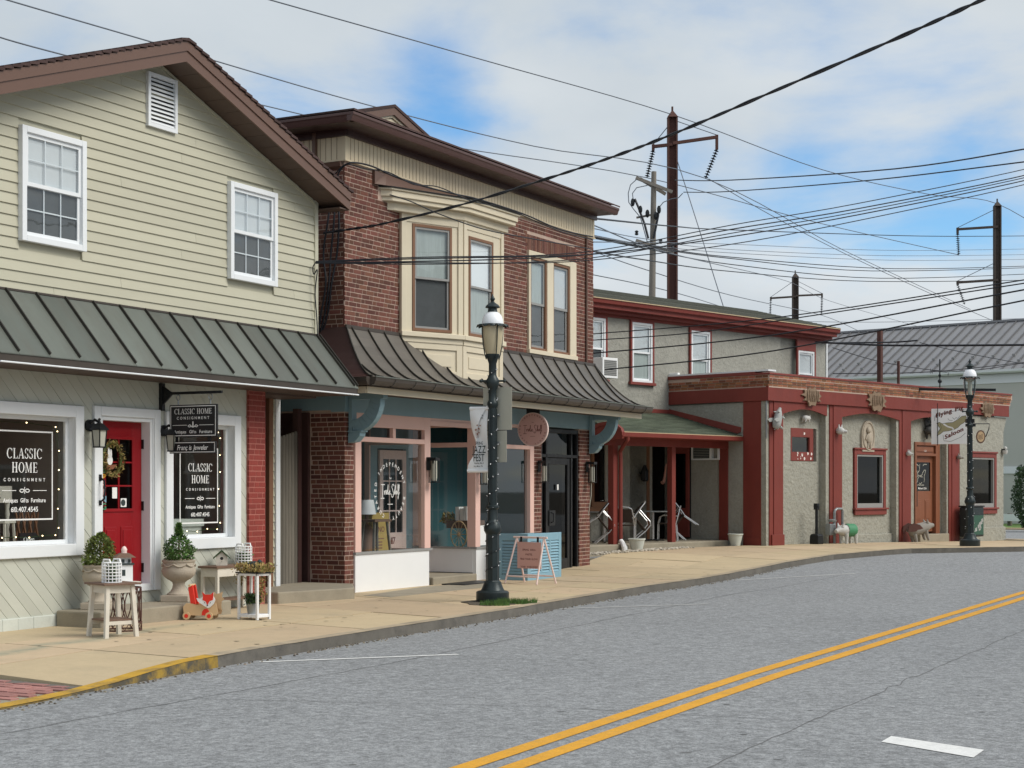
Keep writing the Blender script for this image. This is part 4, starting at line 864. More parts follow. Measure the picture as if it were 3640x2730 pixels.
# bay window: three faces, cornice, metal roof, sill, panels
class Face:
    def __init__(s, p, q): s.p = Vector((*p, 0)); d = Vector((q[0] - p[0], q[1] - p[1], 0)); s.L = d.length; s.d = d.normalized(); s.n = Vector((s.d.y, -s.d.x, 0)); s.rz = math.atan2(s.d.y, s.d.x)
    def P(s, a, o, z): v = s.p + s.d * a + s.n * o; return (v.x, v.y, z)
    def box(s, mb, a0, a1, o0, o1, z0, z1): return mb.hexa([s.P(a0, o0, z0), s.P(a1, o0, z0), s.P(a1, o1, z0), s.P(a0, o1, z0), s.P(a0, o0, z1), s.P(a1, o0, z1), s.P(a1, o1, z1), s.P(a0, o1, z1)])
bp_ = [(BAYX[0], 0), (BAYX[1], -.49), (BAYX[2], -.49), (BAYX[3], 0)]
FC = [Face(bp_[i], bp_[i + 1]) for i in range(3)]
bay = MB().prism([(BAYX[0], .02), (BAYX[1], -.44), (BAYX[2], -.44), (BAYX[3], .02), (BAYX[3], .3), (BAYX[0], .3)], 'z', 3.2, 6.4).build('bay_window', 'cream', B)
def offs(o): # plan outline of the bay pushed out by o
    t = 0.199; return [(BAYX[0] - 1.4 * o - .25, .02), (BAYX[0] - 1.4 * o - .12, -.02 - .55 * o), (BAYX[1] - t * o * 1.0, -.49 - o), (BAYX[2] + .02 + o * .95, -.49 - o), (BAYX[2] + .14 + o * .98, -.30 - .5 * o), (BAYX[3] + o, .02)]
for (o, z0, z1) in ((.10, 6.20, 6.33), (.20, 6.33, 6.40), (.23, 6.40, 6.50), (.26, 6.50, 6.535)):
    MB().prism(offs(o), 'z', z0, z1).build('bay_cornice', 'cream', bay, bevel=0.008)
Rm = offs(.30); Rm[0] = (.80, -.04); Rm[1] = (1.0, -.12); Rt = [(.80, -.034), (1.15, -.034), (2.95, -.05), (4.05, -.05), (4.5, -.035), (4.8, -.035)]
rb = MB()
for i in range(5): rb.poly([(*Rm[i], 6.55), (*Rm[i + 1], 6.55), (*Rt[i + 1], 6.775), (*Rt[i], 6.775)])
rb.build('bay_roof', 'brown', bay); MB().prism(offs(.285), 'z', 6.537, 6.55).build('roof_edge', 'black', bay)
MB().box(.79, .80, -.05, .0, 6.54, 6.77).build('bay_roof_side', 'brown', bay)
def bay_face(F, wa, wb, za, zb, upper, lower):
    m = MB()
    F.box(m, 0, wa, 0, .05, 4.25, 6.2); F.box(m, wb, F.L, 0, .05, 4.25, 6.2); F.box(m, wa, wb, 0, .05, zb, 6.2); F.box(m, wa, wb, 0, .05, 4.25, za)
    F.box(m, 0, .10, .05, .075, 4.25, 6.2); F.box(m, F.L - .10, F.L, .05, .075, 4.25, 6.2); F.box(m, .1, F.L - .1, .05, .065, 6.07, 6.2)
    m.build('bay_face', 'cream', bay, bevel=0.005)
    m = MB(); F.box(m, -.02, F.L + .02, .0, .115, 4.17, 4.25); F.box(m, 0, F.L, 0, .07, 4.08, 4.17); m.build('bay_sill', 'cream', bay, bevel=0.008)
    m = MB(); F.box(m, 0, F.L, 0, .03, 3.2, 4.08); F.box(m, 0, .12, .03, .055, 3.2, 4.08); F.box(m, F.L - .12, F.L, .03, .055, 3.2, 4.08); F.box(m, .12, F.L - .12, .03, .055, 3.98, 4.08); F.box(m, .12, F.L - .12, .03, .055, 3.52, 3.62)
    F.box(m, .22, F.L - .22, .03, .042, 3.70, 3.90); m.build('bay_panel', 'cream', bay, bevel=0.004)
    # double-hung window with brown frame
    m = MB(); t = .05
    F.box(m, wa, wa + t, .0, .065, za, zb); F.box(m, wb - t, wb, .0, .065, za, zb); F.box(m, wa + t, wb - t, .0, .065, zb - t, zb); F.box(m, wa + t, wb - t, 0, .065, za, za + t)
    w = m.build('window', 'wood_brown', bay, bevel=0.004); zm = (za + zb) / 2 - .02; a, b = wa + t, wb - t
    for nm, c, d, o, mat in (('upper_sash', zm, zb - t, .035, upper), ('lower_sash', za + t, zm + .04, .015, lower)):
        m = MB(); F.box(m, a, a + .035, o, o + .02, c, d); F.box(m, b - .035, b, o, o + .02, c, d); F.box(m, a + .035, b - .035, o, o + .02, d - .035, d); F.box(m, a + .035, b - .035, o, o + .02, c, c + .035)
        m.build(nm, 'print_grey', w)
        MB().poly([F.P(a, o + .01, c), F.P(b, o + .01, c), F.P(b, o + .01, d), F.P(a, o + .01, d)]).build('pane', 'glass_window', w, recalc=False)
        MB().poly([F.P(a, .004, c), F.P(b, .004, c), F.P(b, .004, d), F.P(a, .004, d)]).build('curtain' if mat != 'blind' else 'blind', mat, w, recalc=False)
bay_face(FC[0], .23, 1.05, 4.27, 6.05, 'curtain', 'screen'); bay_face(FC[1], .19, 1.05, 4.26, 5.97, 'blind', 'curtain')
m = MB(); FC[2].box(m, 0, FC[2].L, 0, .05, 3.2, 6.2); FC[2].box(m, -.02, FC[2].L, .05, .11, 4.17, 4.25); m.build('bay_side', 'cream', bay)
# paired windows to the right of the bay
pt = MB().box(6.165, 6.235, -.045, .0, 4.30, 6.18).box(6.93, 7.20, -.045, 0, 4.30, 6.07).box(7.94, 8.22, -.045, 0, 4.30, 6.18).box(6.235, 7.94, -.045, 0, 6.07, 6.18).box(6.14, 8.24, -.07, 0, 4.22, 4.30).build('window_trim', 'cream', B, bevel=0.006)
MB().box(6.165, 8.22, .06, .08, 4.3, 6.18).build('window_back', 'room', B)
hung_window(B, 6.235, 6.93, 4.30, 6.07, .045, frame='wood_brown', fw=.05, dep=.075, cols=1, rows=1, upper='curtain', lower='screen', sash='print_grey')
hung_window(B, 7.20, 7.94, 4.30, 6.07, .045, frame='wood_brown', fw=.05, dep=.075, cols=1, rows=1, upper='blind', lower='screen', sash='print_grey')
# bell-cast standing-seam canopy with hipped ends
CN = MB().box(-.62, BW + .62, -.86, -.82, 3.19, 3.32).build('canopy', 'gutter', B); CN['label'] = 'curved standing-seam metal canopy with half-round gutter'
KC = 9
def prof(t): return (-.03 - .89 * t ** 1.0, 3.335 + .845 * (1 - t) ** 1.75)
def endx(t): return .64 * t ** 1.0
xl, xr = 0.0, BW
step = .4705; sxs = [.299 - .64 + .4705 * 0 + step * i - .0 for i in range(-1, 24)]
def clipx(x, t): return min(max(x, xl - endx(t)), xr + endx(t))
for a, b in zip(sxs, sxs[1:]):
    v = []; ok = False
    for i in range(KC + 1):
        t = i / KC; y, z = prof(t); p, q = clipx(a + .002, t), clipx(b - .002, t); v.append((p, q, y, z)); ok |= q - p > .02
    if not ok: continue
    mb = MB()
    for (p, q, y, z), (p2, q2, y2, z2) in zip(v, v[1:]):
        if max(q - p, q2 - p2) < .004: continue
        mb.poly([(p, y, z), (q, y, z), (q2, y2, z2), (p2, y2, z2)])
    if mb.f: mb.build('canopy_panel', 'copper_dark', CN, smooth=50, recalc=False)
for x in sxs:
    pts = [(x, *prof(i / 16)) for i in range(17) if xl - endx(i / 16) - .01 <= x <= xr + endx(i / 16) + .01]
    if len(pts) < 2: continue
    mb = MB()
    for P0, P1 in zip(pts, pts[1:]): mb.hexa([(x - .011, P0[1], P0[2] - .005), (x + .011, P0[1], P0[2] - .005), (x + .011, P1[1], P1[2] - .005), (x - .011, P1[1], P1[2] - .005), (x - .009, P0[1] - .018, P0[2] + .024), (x + .009, P0[1] - .018, P0[2] + .024), (x + .009, P1[1] - .018, P1[2] + .024), (x - .009, P1[1] - .018, P1[2] + .024)])
    mb.build('seam', 'seam', CN)
for x0, sg in ((xl, -1), (xr, 1)):
    mb = MB(); rg = []
    for i in range(KC + 1):
        t = i / KC; y, z = prof(t); rg.append(((x0 + sg * endx(t), y, z), (x0 + sg * endx(t), 1.2, z)))
    for (a, b), (c, d) in zip(rg, rg[1:]): mb.poly([a, b, d, c])
    mb.build('canopy_end', 'brown_dark', CN, smooth=50, recalc=False)
    MB().tube([(p[0][0], p[0][1] - .005, p[0][2] + .01) for p in rg], .014, 6).build('hip_seam', 'seam', CN)
MB().box(-.02, BW, -.05, -.02, 4.16, 4.215).build('flashing', 'gutter', CN)
gp = [(-.93, 3.325), (-1.035, 3.325), (-1.03, 3.265), (-1.0, 3.215), (-.955, 3.20), (-.90, 3.215), (-.90, 3.325)]
gu = MB().prism(gp, 'x', -.70, BW + .70).prism([(y + .18, z) for y, z in [(-.88, 3.325), (-.985, 3.325), (-.98, 3.265), (-.95, 3.215), (-.905, 3.2), (-.85, 3.215), (-.85, 3.325)]], 'y', -.93, 1.2)
gu.build('canopy_gutter', 'gutter', CN)
MB().tube([(-.71, -1.037, 3.327), (BW + .71, -1.037, 3.327)], .011, 6).build('gutter_bead', 'copper', CN)
gj = MB().tube([(0, -1.04, 3.30), (-.02, -1.025, 3.25), (-.05, -.985, 3.205), (-.06, -.93, 3.198)], .010, 5).mesh('gutter_joint', 'seam')
for i in range(17): inst(gj, 'gutter_joint', CN, (-.15 + i * .60, 0, 0))
MB().box(-.6, BW + .6, -.80, .0, 3.145, 3.185).build('canopy_soffit', 'soffit', CN)
MB().box(-.60, BW + .60, -.82, -.79, 3.09, 3.19).box(-.62, -.59, -.79, 1.0, 3.09, 3.19).build('fascia_board', 'cream', CN)
MB().box(-.02, BW + .01, -.025, .25, 2.85, 3.15).box(-.02, .012, .25, 1.6, 2.88, 3.15).build('storefront_frieze', 'blue', B, bevel=0.005)
# corbels
def corbel(x0):
    m = MB(); w = .13
    arc = [(-.10 - .50 * math.sin(t) ** 1.0, 2.52 + .52 * (1 - math.cos(t))) for t in [i * math.pi / 2 / 8 for i in range(9)]]
    inner = [(-.07 - .36 * math.sin(t), 2.72 + .36 * (1 - math.cos(t))) for t in [i * math.pi / 2 / 8 for i in range(9)]]
    for i in range(8):
        (a, b), (c, d) = arc[i], arc[i + 1]; (e, f), (g2, h) = inner[i], inner[i + 1]
        m.prism([(a - .03, b), (c - .03, d), (g2, h), (e, f)], 'x', x0, x0 + w)
    m.prism([(-.03, 2.40), (-.10, 2.40), (-.10, 3.145), (-.03, 3.145)], 'x', x0, x0 + w); m.prism([(-.10, 3.04), (-.68, 3.04), (-.68, 3.145), (-.10, 3.145)], 'x', x0 + .002, x0 + w - .002)
    m.prism([(-.03, 2.36), (-.16, 2.38), (-.25, 2.47), (-.26, 2.53), (-.10, 2.53), (-.03, 2.5)], 'x', x0 - .015, x0 + w + .015).prism([(-.03, 2.53), (-.29, 2.53), (-.29, 2.555), (-.03, 2.555)], 'x', x0 - .025, x0 + w + .025)
    return m.build('corbel', 'blue', B, bevel=0.006)
corbel(.06); corbel(8.84)
# ---- storefront
MB().box(.255, 2.51, -.03, .05, -.06, .60).build('stall_riser', 'white_clean', B)
MB().box(.24, 2.60, -.05, .08, .60, .635).build('window_ledge', 'print_grey', B)
f1 = MB().box(.275, .445, -.02, .10, .635, 2.85).box(2.385, 2.575, -.02, .10, .635, 2.85).box(.445, 2.385, -.02, .10, 2.395, 2.475).box(.445, 2.385, -.02, .10, 2.635, 2.85).box(1.385, 1.47, -.02, .10, 2.475, 2.635).build('storefront_frame', 'pink', B, bevel=0.006)
f1b = MB().box(2.54, 2.575, .10, .16, .6, 2.85).box(2.54, 2.575, 1.2, 1.3, .6, 2.85).box(2.54, 2.575, .16, 1.2, 2.4, 2.48).box(2.54, 2.575, .16, 1.2, .0, .62).build('storefront_frame', 'pink', B)
def pane(name, par, pts, mat='glass'): return MB().poly(pts).build(name, mat, par, recalc=False)
pane('pane', f1, [(.445, .05, .635), (2.385, .05, .635), (2.385, .05, 2.395), (.445, .05, 2.395)])
pane('pane', f1, [(.445, .05, 2.475), (1.385, .05, 2.475), (1.385, .05, 2.635), (.445, .05, 2.635)], 'glass_dark'); pane('pane', f1, [(1.47, .05, 2.475), (2.385, .05, 2.475), (2.385, .05, 2.635), (1.47, .05, 2.635)], 'glass_dark')
pane('pane', f1b, [(2.56, .16, .62), (2.56, 1.2, .62), (2.56, 1.2, 2.4), (2.56, .16, 2.4)])
# entry recess
RX = 4.137
MB().box(2.575, RX, .0, 1.36, 2.80, 2.85).box(2.575, RX, -.02, .06, 2.72, 2.80).build('recess_ceiling', 'pink', B)
f2 = MB().box(RX, RX + .175, -.02, .155, .60, 2.85).box(RX, RX + .05, .95, 1.30, .60, 2.85).box(RX, RX + .05, .155, .95, 2.39, 2.475).box(RX, RX + .05, .155, .95, 2.75, 2.85).box(6.255, 6.415, -.02, .10, .60, 2.85).box(RX + .175, 6.255, -.02, .10, 2.39, 2.465).box(RX + .175, 6.255, -.02, .1, 2.79, 2.85).build('storefront_frame', 'pink', B, bevel=0.006)
MB().box(RX + .0, 6.415, -.04, .1, .565, .60).box(RX - .02, RX + .06, .1, 1.3, .565, .60).build('window_ledge', 'print_grey', B)
MB().box(RX + .02, 6.41, -.02, .05, -.06, .565).box(RX + .015, RX + .05, .05, 1.3, .14, .565).build('stall_riser', 'white_clean', B)
pane('pane', f2, [(RX + .03, .155, .6), (RX + .03, .95, .6), (RX + .03, .95, 2.39), (RX + .03, .155, 2.39)]); pane('pane', f2, [(RX + .03, .155, 2.475), (RX + .03, .95, 2.475), (RX + .03, .95, 2.75), (RX + .03, .155, 2.75)], 'glass_dark')
pane('pane', f2, [(RX + .175, .05, .6), (6.255, .05, .6), (6.255, .05, 2.39), (RX + .175, .05, 2.39)]); pane('pane', f2, [(RX + .175, .05, 2.465), (6.255, .05, 2.465), (6.255, .05, 2.79), (RX + .175, .05, 2.79)], 'glass_dark')
# shop interior
im = MB()
im.box(.3, .36, .3, 5, 0, 2.85).box(.36, 8.7, 4.6, 4.7, 0, 2.85).box(8.6, 8.7, .4, 4.6, 0, 2.85).box(.36, 8.7, .1, 4.6, 2.84, 2.848).box(.36, 8.7, .15, 4.6, -.02, .01)
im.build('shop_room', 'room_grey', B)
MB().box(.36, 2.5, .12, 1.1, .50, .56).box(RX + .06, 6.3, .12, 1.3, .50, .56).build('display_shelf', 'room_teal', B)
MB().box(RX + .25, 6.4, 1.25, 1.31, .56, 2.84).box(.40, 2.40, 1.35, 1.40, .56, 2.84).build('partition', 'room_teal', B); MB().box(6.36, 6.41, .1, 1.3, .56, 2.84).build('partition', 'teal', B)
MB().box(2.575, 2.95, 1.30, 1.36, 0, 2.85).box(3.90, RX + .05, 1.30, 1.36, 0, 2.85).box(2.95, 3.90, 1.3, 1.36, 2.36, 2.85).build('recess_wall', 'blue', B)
d7 = MB().box(2.99, 3.10, 1.27, 1.31, .05, 2.33).box(3.75, 3.87, 1.27, 1.31, .05, 2.33).box(3.10, 3.75, 1.27, 1.31, 2.17, 2.33).box(3.10, 3.75, 1.27, 1.31, .05, .86).build('door', 'pink_pale', B, bevel=0.004); d7['label'] = 'pale pink entrance door with tall six-light glass and house number'
mm = MB()
for i in (1, 2): mm.box(3.10 + .65 * i / 3 - .012, 3.10 + .65 * i / 3 + .012, 1.275, 1.295, .86, 2.17)
for zz in (1.25, 1.78): mm.box(3.10, 3.75, 1.276, 1.2945, zz - .012, zz + .012)
mm.build('muntin', 'pink_pale', d7); pane('pane', d7, [(3.1, 1.29, .86), (3.75, 1.29, .86), (3.75, 1.29, 2.17), (3.1, 1.29, 2.17)], 'glass_dark')
text(MB(), '117', (3.42, 1.265, .66), (1, 0, 0), (0, 0, 1), .17).build('house_number', 'print_brown', d7, recalc=False)
tag(MB().box(2.60, 4.12, -.06, 1.28, -.1, .13).build('doorstep', 'concrete', None, bevel=.02), 'rough concrete doorstep in the recess of the pink shopfront', 'step').matrix_world = Matrix.Translation(F2.w(0, 0)) @ Matrix.Rotation(F2.a, 4, 'Z')
# dark second entrance
dd = MB().box(6.77, 6.84, .02, .12, .02, 2.82).box(8.37, 8.43, .02, .12, .02, 2.82).box(6.84, 8.37, .02, .12, 2.74, 2.82).box(6.84, 8.37, .02, .12, 2.26, 2.32).box(6.99, 7.05, .02, .12, .02, 2.74).box(8.10, 8.16, .02, .12, .02, 2.74).build('entrance_frame', 'black', B, bevel=.004)
for (a, b, c, d) in ((6.84, 6.99, .1, 2.26), (8.16, 8.37, .1, 2.26), (6.84, 6.99, 2.32, 2.74), (8.16, 8.37, 2.32, 2.74), (7.05, 8.10, 2.32, 2.74)): pane('pane', dd, [(a, .07, c), (b, .07, c), (b, .07, d), (a, .07, d)], 'glass_dark')
dl = MB().box(7.06, 7.17, .04, .09, .05, 2.25).box(7.98, 8.09, .04, .09, .05, 2.25).box(7.17, 7.98, .04, .09, 2.12, 2.25).box(7.17, 7.98, .04, .09, .05, .26).build('door', 'black', B, bevel=.004); dl['label'] = 'black framed full-glass door'
pane('pane', dl, [(7.17, .07, .26), (7.98, .07, .26), (7.98, .07, 2.12), (7.17, .07, 2.12)], 'glass_dark')
MB().box(7.14, 7.40, .02, .04, .92, 1.22).build('door_plate', 'black_metal', dl); MB().tube([(7.22, .03, .98), (7.22, -.03, 1.0), (7.22, -.03, 1.16), (7.22, .03, 1.18)], .012, 6).build('handle', 'black_metal', dl)
MB().box(7.50, 7.56, .03, .04, 1.62, 1.73).build('door_notice', 'print_white', dl)
# window print
def script_logo(mb, cx, y, cz, s, th, U=(1, 0, 0), w=1.55):
    o = Vector((cx, y, cz)); u = Vector(U)
    def P(l): return [o + u * (a * s * w) + Vector((0, 0, b * s)) for a, b in l]
    n = u.cross(Vector((0, 0, 1)))
    st = [[(-1.0, .62), (-.62, .62)], [(-1.02, -.62), (-.66, -.62)], [(-.81, .62), (-.84, -.62)],
          [(-.66, .05), (-.62, -.28), (-.58, .05), (-.50, .08), (-.47, -.26), (-.40, -.2), (-.33, .0), (-.36, .12), (-.43, 0), (-.40, -.24), (-.31, -.2), (-.24, .1), (-.22, .6), (-.24, .62), (-.30, -.2), (-.22, -.28), (-.16, -.05), (-.15, -.24), (-.08, -.24), (-.02, .0), (-.06, .1), (-.1, -.1), (-.04, -.28), (.06, -.2)],
          [(.42, .5), (.34, .66), (.22, .6), (.18, .36), (.28, .1), (.36, -.15), (.34, -.42), (.24, -.56), (.14, -.44), (.18, -.26)],
          [(.44, -.26), (.5, .2), (.56, .62), (.6, .5), (.5, -.2), (.52, -.28), (.58, .0), (.62, -.05), (.63, -.27), (.70, -.16), (.74, .04), (.69, .06), (.68, -.2), (.75, -.26), (.84, .1), (.88, .6), (.84, .66), (.82, -.1), (.88, -.26), (.96, .1), (1.0, .55), (.96, .66), (.92, .3), (.9, -.5), (.86, -.7), (.84, -.5), (1.04, -.08)]]
    for l in st: ribbon(mb, P(l), th, n)
    return mb
def ring_logo(mb, cx, y, cz, rad, s, th, size, U=(1, 0, 0), Wz=(0, 0, 1)):
    script_logo(mb, cx, y, cz, s, th * .55, U)
    arc_text(mb, 'INDEPENDENT', (cx, y, cz), U, Wz, rad, R(140), R(20), size); arc_text(mb, 'BEAUTY', (cx, y, cz), U, Wz, rad, R(-15), R(-78), size); arc_text(mb, 'CURATED', (cx, y, cz), U, Wz, rad, R(242), R(165), size)
    o = Vector((cx, y, cz)); u = Vector(U); k = rad / .5
    text(mb, 'THE', tuple(o + Vector((0, 0, .24 * k))), U, Wz, .045 * k); ribbon(mb, [o + u * (-.09 * k) + Vector((0, 0, -.25 * k)), o + u * (.09 * k) + Vector((0, 0, -.25 * k))], .012 * k, u.cross(Vector((0, 0, 1))))
    return mb
ring_logo(MB(), 1.40, .046, 1.60, .42, .18, .024, .085).build('window_lettering', 'print_white', f1, recalc=False)
# wall lanterns
def lantern(label, x, z, y=-.03, grp=None, frame='black', h=.42):
    t = thing('wall_lantern', label, 'lantern', F2.w(x, y, z), F2.a)
    MB().box(-.055, .055, -.015, .0, -.06, .16).box(-.03, .03, -.07, -.015, .10, .16).build('wall_plate', 'black', t)
    m = MB().box(-.075, .075, -.19, -.045, .10, .15)
    for sx_ in (-.07, .058):
        for sy in (-.185, -.062): m.box(sx_, sx_ + .012, sy, sy + .012, -.26, .10)
    m.box(-.075, .075, -.19, -.045, -.272, -.26); m.build('lantern_cage', 'black', t)
    MB().tube([(0, -.117, -.24), (0, -.117, .05)], .045, 10).build('glass_tube', 'sign_back', t)
    return t
lantern('slim black lantern on the pink frame left of the shop recess', 2.48, 2.02); lantern('slim black lantern on the pink post behind the jazz banner pole', 4.22, 1.99, -.05)
lantern('slim black lantern on the brick strip left of the black glass door', 6.60, 2.03); lantern('slim black lantern on the brick corner pier by the saloon porch', 8.74, 2.04)
mb_ = MB().box(8.86, 8.95, -.10, -.03, 1.78, 2.08).build('pale_box', 'sign_back', B); MB().tube([(8.9, -.05, 1.78), (8.89, -.05, 1.5), (8.86, -.03, 1.3), (8.86, .0, 1.1)], .01, 6).build('conduit', 'sign_back', B)  # plain pale box just right of the lantern, thin tube below
MB().box(2.56, 2.66, -.10, -.02, 1.82, 2.12).build('pale_box', 'sign_back', B)  # matching pale box beside the lantern left of the recess
# things in the left display window
SB = F2
def at2(name, label, cat, x, y, z=0, rz=0, grp=None): return thing(name, label, cat, SB.w(x, y, z), F2.a + rz, grp)
t = at2('table_lamp', 'small lamp with white pleated shade in the pink-framed window', 'lamp', 1.42, .52, .56)
MB().lathe([(.10, 0), (.10, .42), (.06, .47), (.03, .50), (.03, .66)], 12).build('base', 'wood_brown', t, smooth=40); MB().lathe([(.16, .66), (.115, .90)], 20).build('lamp_shade', 'lamp_white', t, smooth=40)
t = at2('cardboard_box', 'tall yellowish cardboard box inside the pink-framed window', 'box', 1.80, .66, .56)
MB().box(-.27, .26, -.17, .17, 0, .68).build('carton', 'cardboard', t); m = MB()
text(m, 'VINO', (-.04, -.172, .36), (1, 0, 0), (0, 0, 1), .13); m.poly([(-.25, -.172, .24), (.1, -.172, .24), (.1, -.172, .255), (-.25, -.172, .255)])
for i in range(3): m.poly([(-.22, -.172, .18 - i * .05), (.05, -.172, .18 - i * .05), (.05, -.172, .20 - i * .05), (-.22, -.172, .20 - i * .05)])
m.build('printing', 'print_mauve', t, recalc=False)
t = at2('bar_stool', 'wooden stool in front of the cardboard box in the window', 'stool', 1.36, .30, .56)
MB().box(-.26, .24, -.15, .15, .54, .58).build('seat', 'wood_table', t)
for sx_, sy in ((-.2, -.1), (.18, -.1), (-.2, .1), (.18, .1)): MB().bar((sx_, sy, .54), (sx_ * 1.35, sy * 1.3, 0), .035).build('leg', 'wood_old', t)
tag(MB().box(2.7, 3.9, -.62, -.16, .0, .022).build('door_mat', 'black', None, bevel=.008), 'dark rubber door mat on the pavement before the shop recess', 'mat').matrix_world = Matrix.Translation(F2.w(0, 0)) @ Matrix.Rotation(F2.a, 4, 'Z')
# flower cart seen through the recess glass
t = at2('flower_cart', 'old wooden flower cart with spoked wheel inside the teal window', 'cart', 4.62, .62, .56)
m = MB().tube([(-.06, .17 * math.cos(a) - .05, .25 + .24 * math.sin(a)) for a in [i * math.pi / 12 for i in range(24)]], .013, 6, closed=True); m.tube([(-.09, -.05, .25), (-.03, -.05, .25)], .03, 8)
for i in range(12): a = i * math.pi / 6; m.tube([(-.06, -.05, .25), (-.06, -.05 + .17 * math.cos(a), .25 + .24 * math.sin(a))], .006, 4)
m.build('wheel', 'wood_light', t); MB().box(-.05, .5, -.28, .22, .36, .50).build('cart_bed', 'wood_table', t)
leaves('dried_flowers', 'leaf_dry', t, 160, .06, lambda r: ((r.uniform(-.05, .1), r.uniform(.1, .34), r.uniform(.45, .62)), (0, 0, 1)), 3)
for i, (yy, h_) in enumerate(((-.20, .26), (-.12, .22), (-.03, .25))):
    o = MB().box(-.03, .18, yy, yy + .07, 0, h_).build('gift_box', 'print_white', None); o.location = F2.w(4.62, .62, 1.062); o.rotation_euler = (0, 0, F2.a)
    tag(o, ['tall white gift box on the flower cart, nearest the pink post', 'shorter white gift box in the middle of the flower cart', 'white gift box at the inner end of the flower cart row'][i], 'box', 'gift boxes on the flower cart')
o = MB().box(4.36, 4.62, .02, .03, .62, .98).build('window_notice', 'print_white', f2)
# round hanging sign
t = at2('round_sign', 'round pink hanging sign under a black square plate', 'sign', 5.62, -.41, 2.745)
m = MB().prism(ellipse(0, 0, .315, .315, 40), 'x', -.02, .02); m.build('sign_rim', 'pink_pale', t, smooth=40)
MB().disc((-.0215, 0, 0), (0, 1, 0), (0, 0, 1), .30, 40).disc((.0215, 0, 0), (0, 1, 0), (0, 0, 1), .30, 40).build('sign_face', 'pink_sign', t, recalc=False)
ring_logo(MB(), -.024, 0, 0, .255, .125, .016, .040, U=(0, -1, 0)).build('lettering', 'print_mauve', t, recalc=False)
MB().box(-.012, .012, -.135, .135, .25, .50).build('hanger_plate', 'black', t)
# blue louvred box and pink A-frame sign
t = at2('planter_box', 'blue louvred shutter box standing before the shop window', 'box', 4.52, -.86)
MB().box(0, 1.31, 0, .04, .0, .82).box(0, .04, .04, .56, 0, .82).box(1.27, 1.31, .04, .56, 0, .82).box(.04, 1.27, .52, .56, 0, .82).box(.04, 1.27, .04, .52, .70, .72).build('box_panel', 'blue', t)
m = MB().box(-.02, .10, -.022, 0, 0, .84).box(1.22, 1.33, -.022, 0, 0, .84).box(.10, 1.22, -.022, 0, .70, .84).box(.10, 1.22, -.022, 0, 0, .12).box(.50, .56, -.022, 0, .12, .70).box(.84, .90, -.022, 0, .12, .70).box(-.02, 0, 0, .58, .72, .84).box(-.02, 0, 0, .58, 0, .10).box(-.02, 0, .50, .58, .1, .72)
m.build('box_frame', 'blue_box', t, bevel=.004)
lv = MB().hexa([(0, -.024, 0), (1, -.024, 0), (1, -.016, 0), (0, -.016, 0), (0, -.008, .036), (1, -.008, .036), (1, -.001, .036), (0, -.001, .036)]).mesh('louver', 'blue_box')
for i in range(11):
    zz = .125 + i * .053
    for a, b in ((.10, .50), (.56, .84), (.90, 1.22)): inst(lv, 'louver', t, (a, 0, zz), scale=(b - a, 1, 1))
    inst(lv, 'louver', t, (0, .50, zz), (0, 0, -math.pi / 2), (.50, 1, 1))
t = at2('a_frame_sign', 'pink A-frame pavement sign in front of the blue box', 'sign', 3.80, -1.30, 0, R(-103))
for sy in (-.26, .26):
    for sx_ in (-.36, .36):
        MB().tube([(sx_ * .86, 0, .80), (sx_, sy, 0.005)], .016, 8).build('leg', 'pink_pale', t)
    MB().tube([(-.345, sy * .85, .13), (.345, sy * .85, .13)], .014, 8).build('crossbar', 'pink_pale', t)
MB().tube([(-.38, 0, .80), (.38, 0, .80)], .018, 8).build('top_bar', 'pink_pale', t)
MB().box(-.27, .27, -.035, -.025, .26, .72).build('sign_panel', 'pink_sign', t)
m = MB()
for tx, zz, sz in (('SPRING  SODA', .57, .045), ('PASTEL', .49, .045), ('FIND YOUR GLOW', .41, .045), ('YOUR  WORKSHOP', .275, .042)): text(m, tx, (0, -.037, zz), (1, 0, 0), (0, 0, 1), sz)
m.build('lettering', 'print_mauve', t, recalc=False)
MB().box(-.21, -.17, -.03, -.02, .70, .81).box(.17, .21, -.03, -.02, .7, .81).build('hook', 'black_metal', t)
# ------------------------------------------------------------------ saloon: single-storey stucco front with red timber, two-storey wing and porch (frame F3)
A = thing('saloon', 'grey stucco saloon with red timber pilasters, two-storey wing and porch', 'building', F3.w(0, 0), F3.a)
PIL = [(-.07, .21, .614, .70), (2.62, 2.925, 3.34, 3.42), (6.16, 6.42, 6.88, 6.95), (8.95, 9.20, 9.635, 9.70)]   # stucco from, narrow board to, red to, stucco to
NW = .20; ZB = 3.83
w = MB()
for k, (a, b, c, d) in enumerate(PIL): w.box(a, d, .015, .45, -.4, ZB)
w.box(.70, 2.62, NW, .5, 3.20, ZB).box(.70, 1.28, NW, .5, -.4, 3.20).box(2.47, 2.62, NW, .5, -.4, 3.2).box(1.28, 2.47, NW, .5, -.4, 2.36 - .01)
w.box(3.42, 4.22, NW, .5, -.4, ZB).box(5.92, 6.16, NW, .5, -.4, ZB).box(4.22, 5.92, NW, .5, 2.74, ZB).box(4.22, 5.92, NW, .5, -.4, .97)
w.box(6.95, 7.44, NW, .5, -.4, ZB).box(8.83, 8.95, NW, .5, -.4, ZB).box(7.44, 8.83, NW, .5, 2.97, ZB)
w.build('front_wall', 'stucco', A)
w = MB(); w.box(-.065, .2, .45, 3.2, -.4, ZB).box(12.2, 12.41, .45, 9, -.4, 3.8).box(.2, 12.2, 8.8, 9, -.4, 4.4).box(-.065, 12.4, .3, 9, 3.80, 4.2); w.build('side_wall', 'stucco_fine', A)
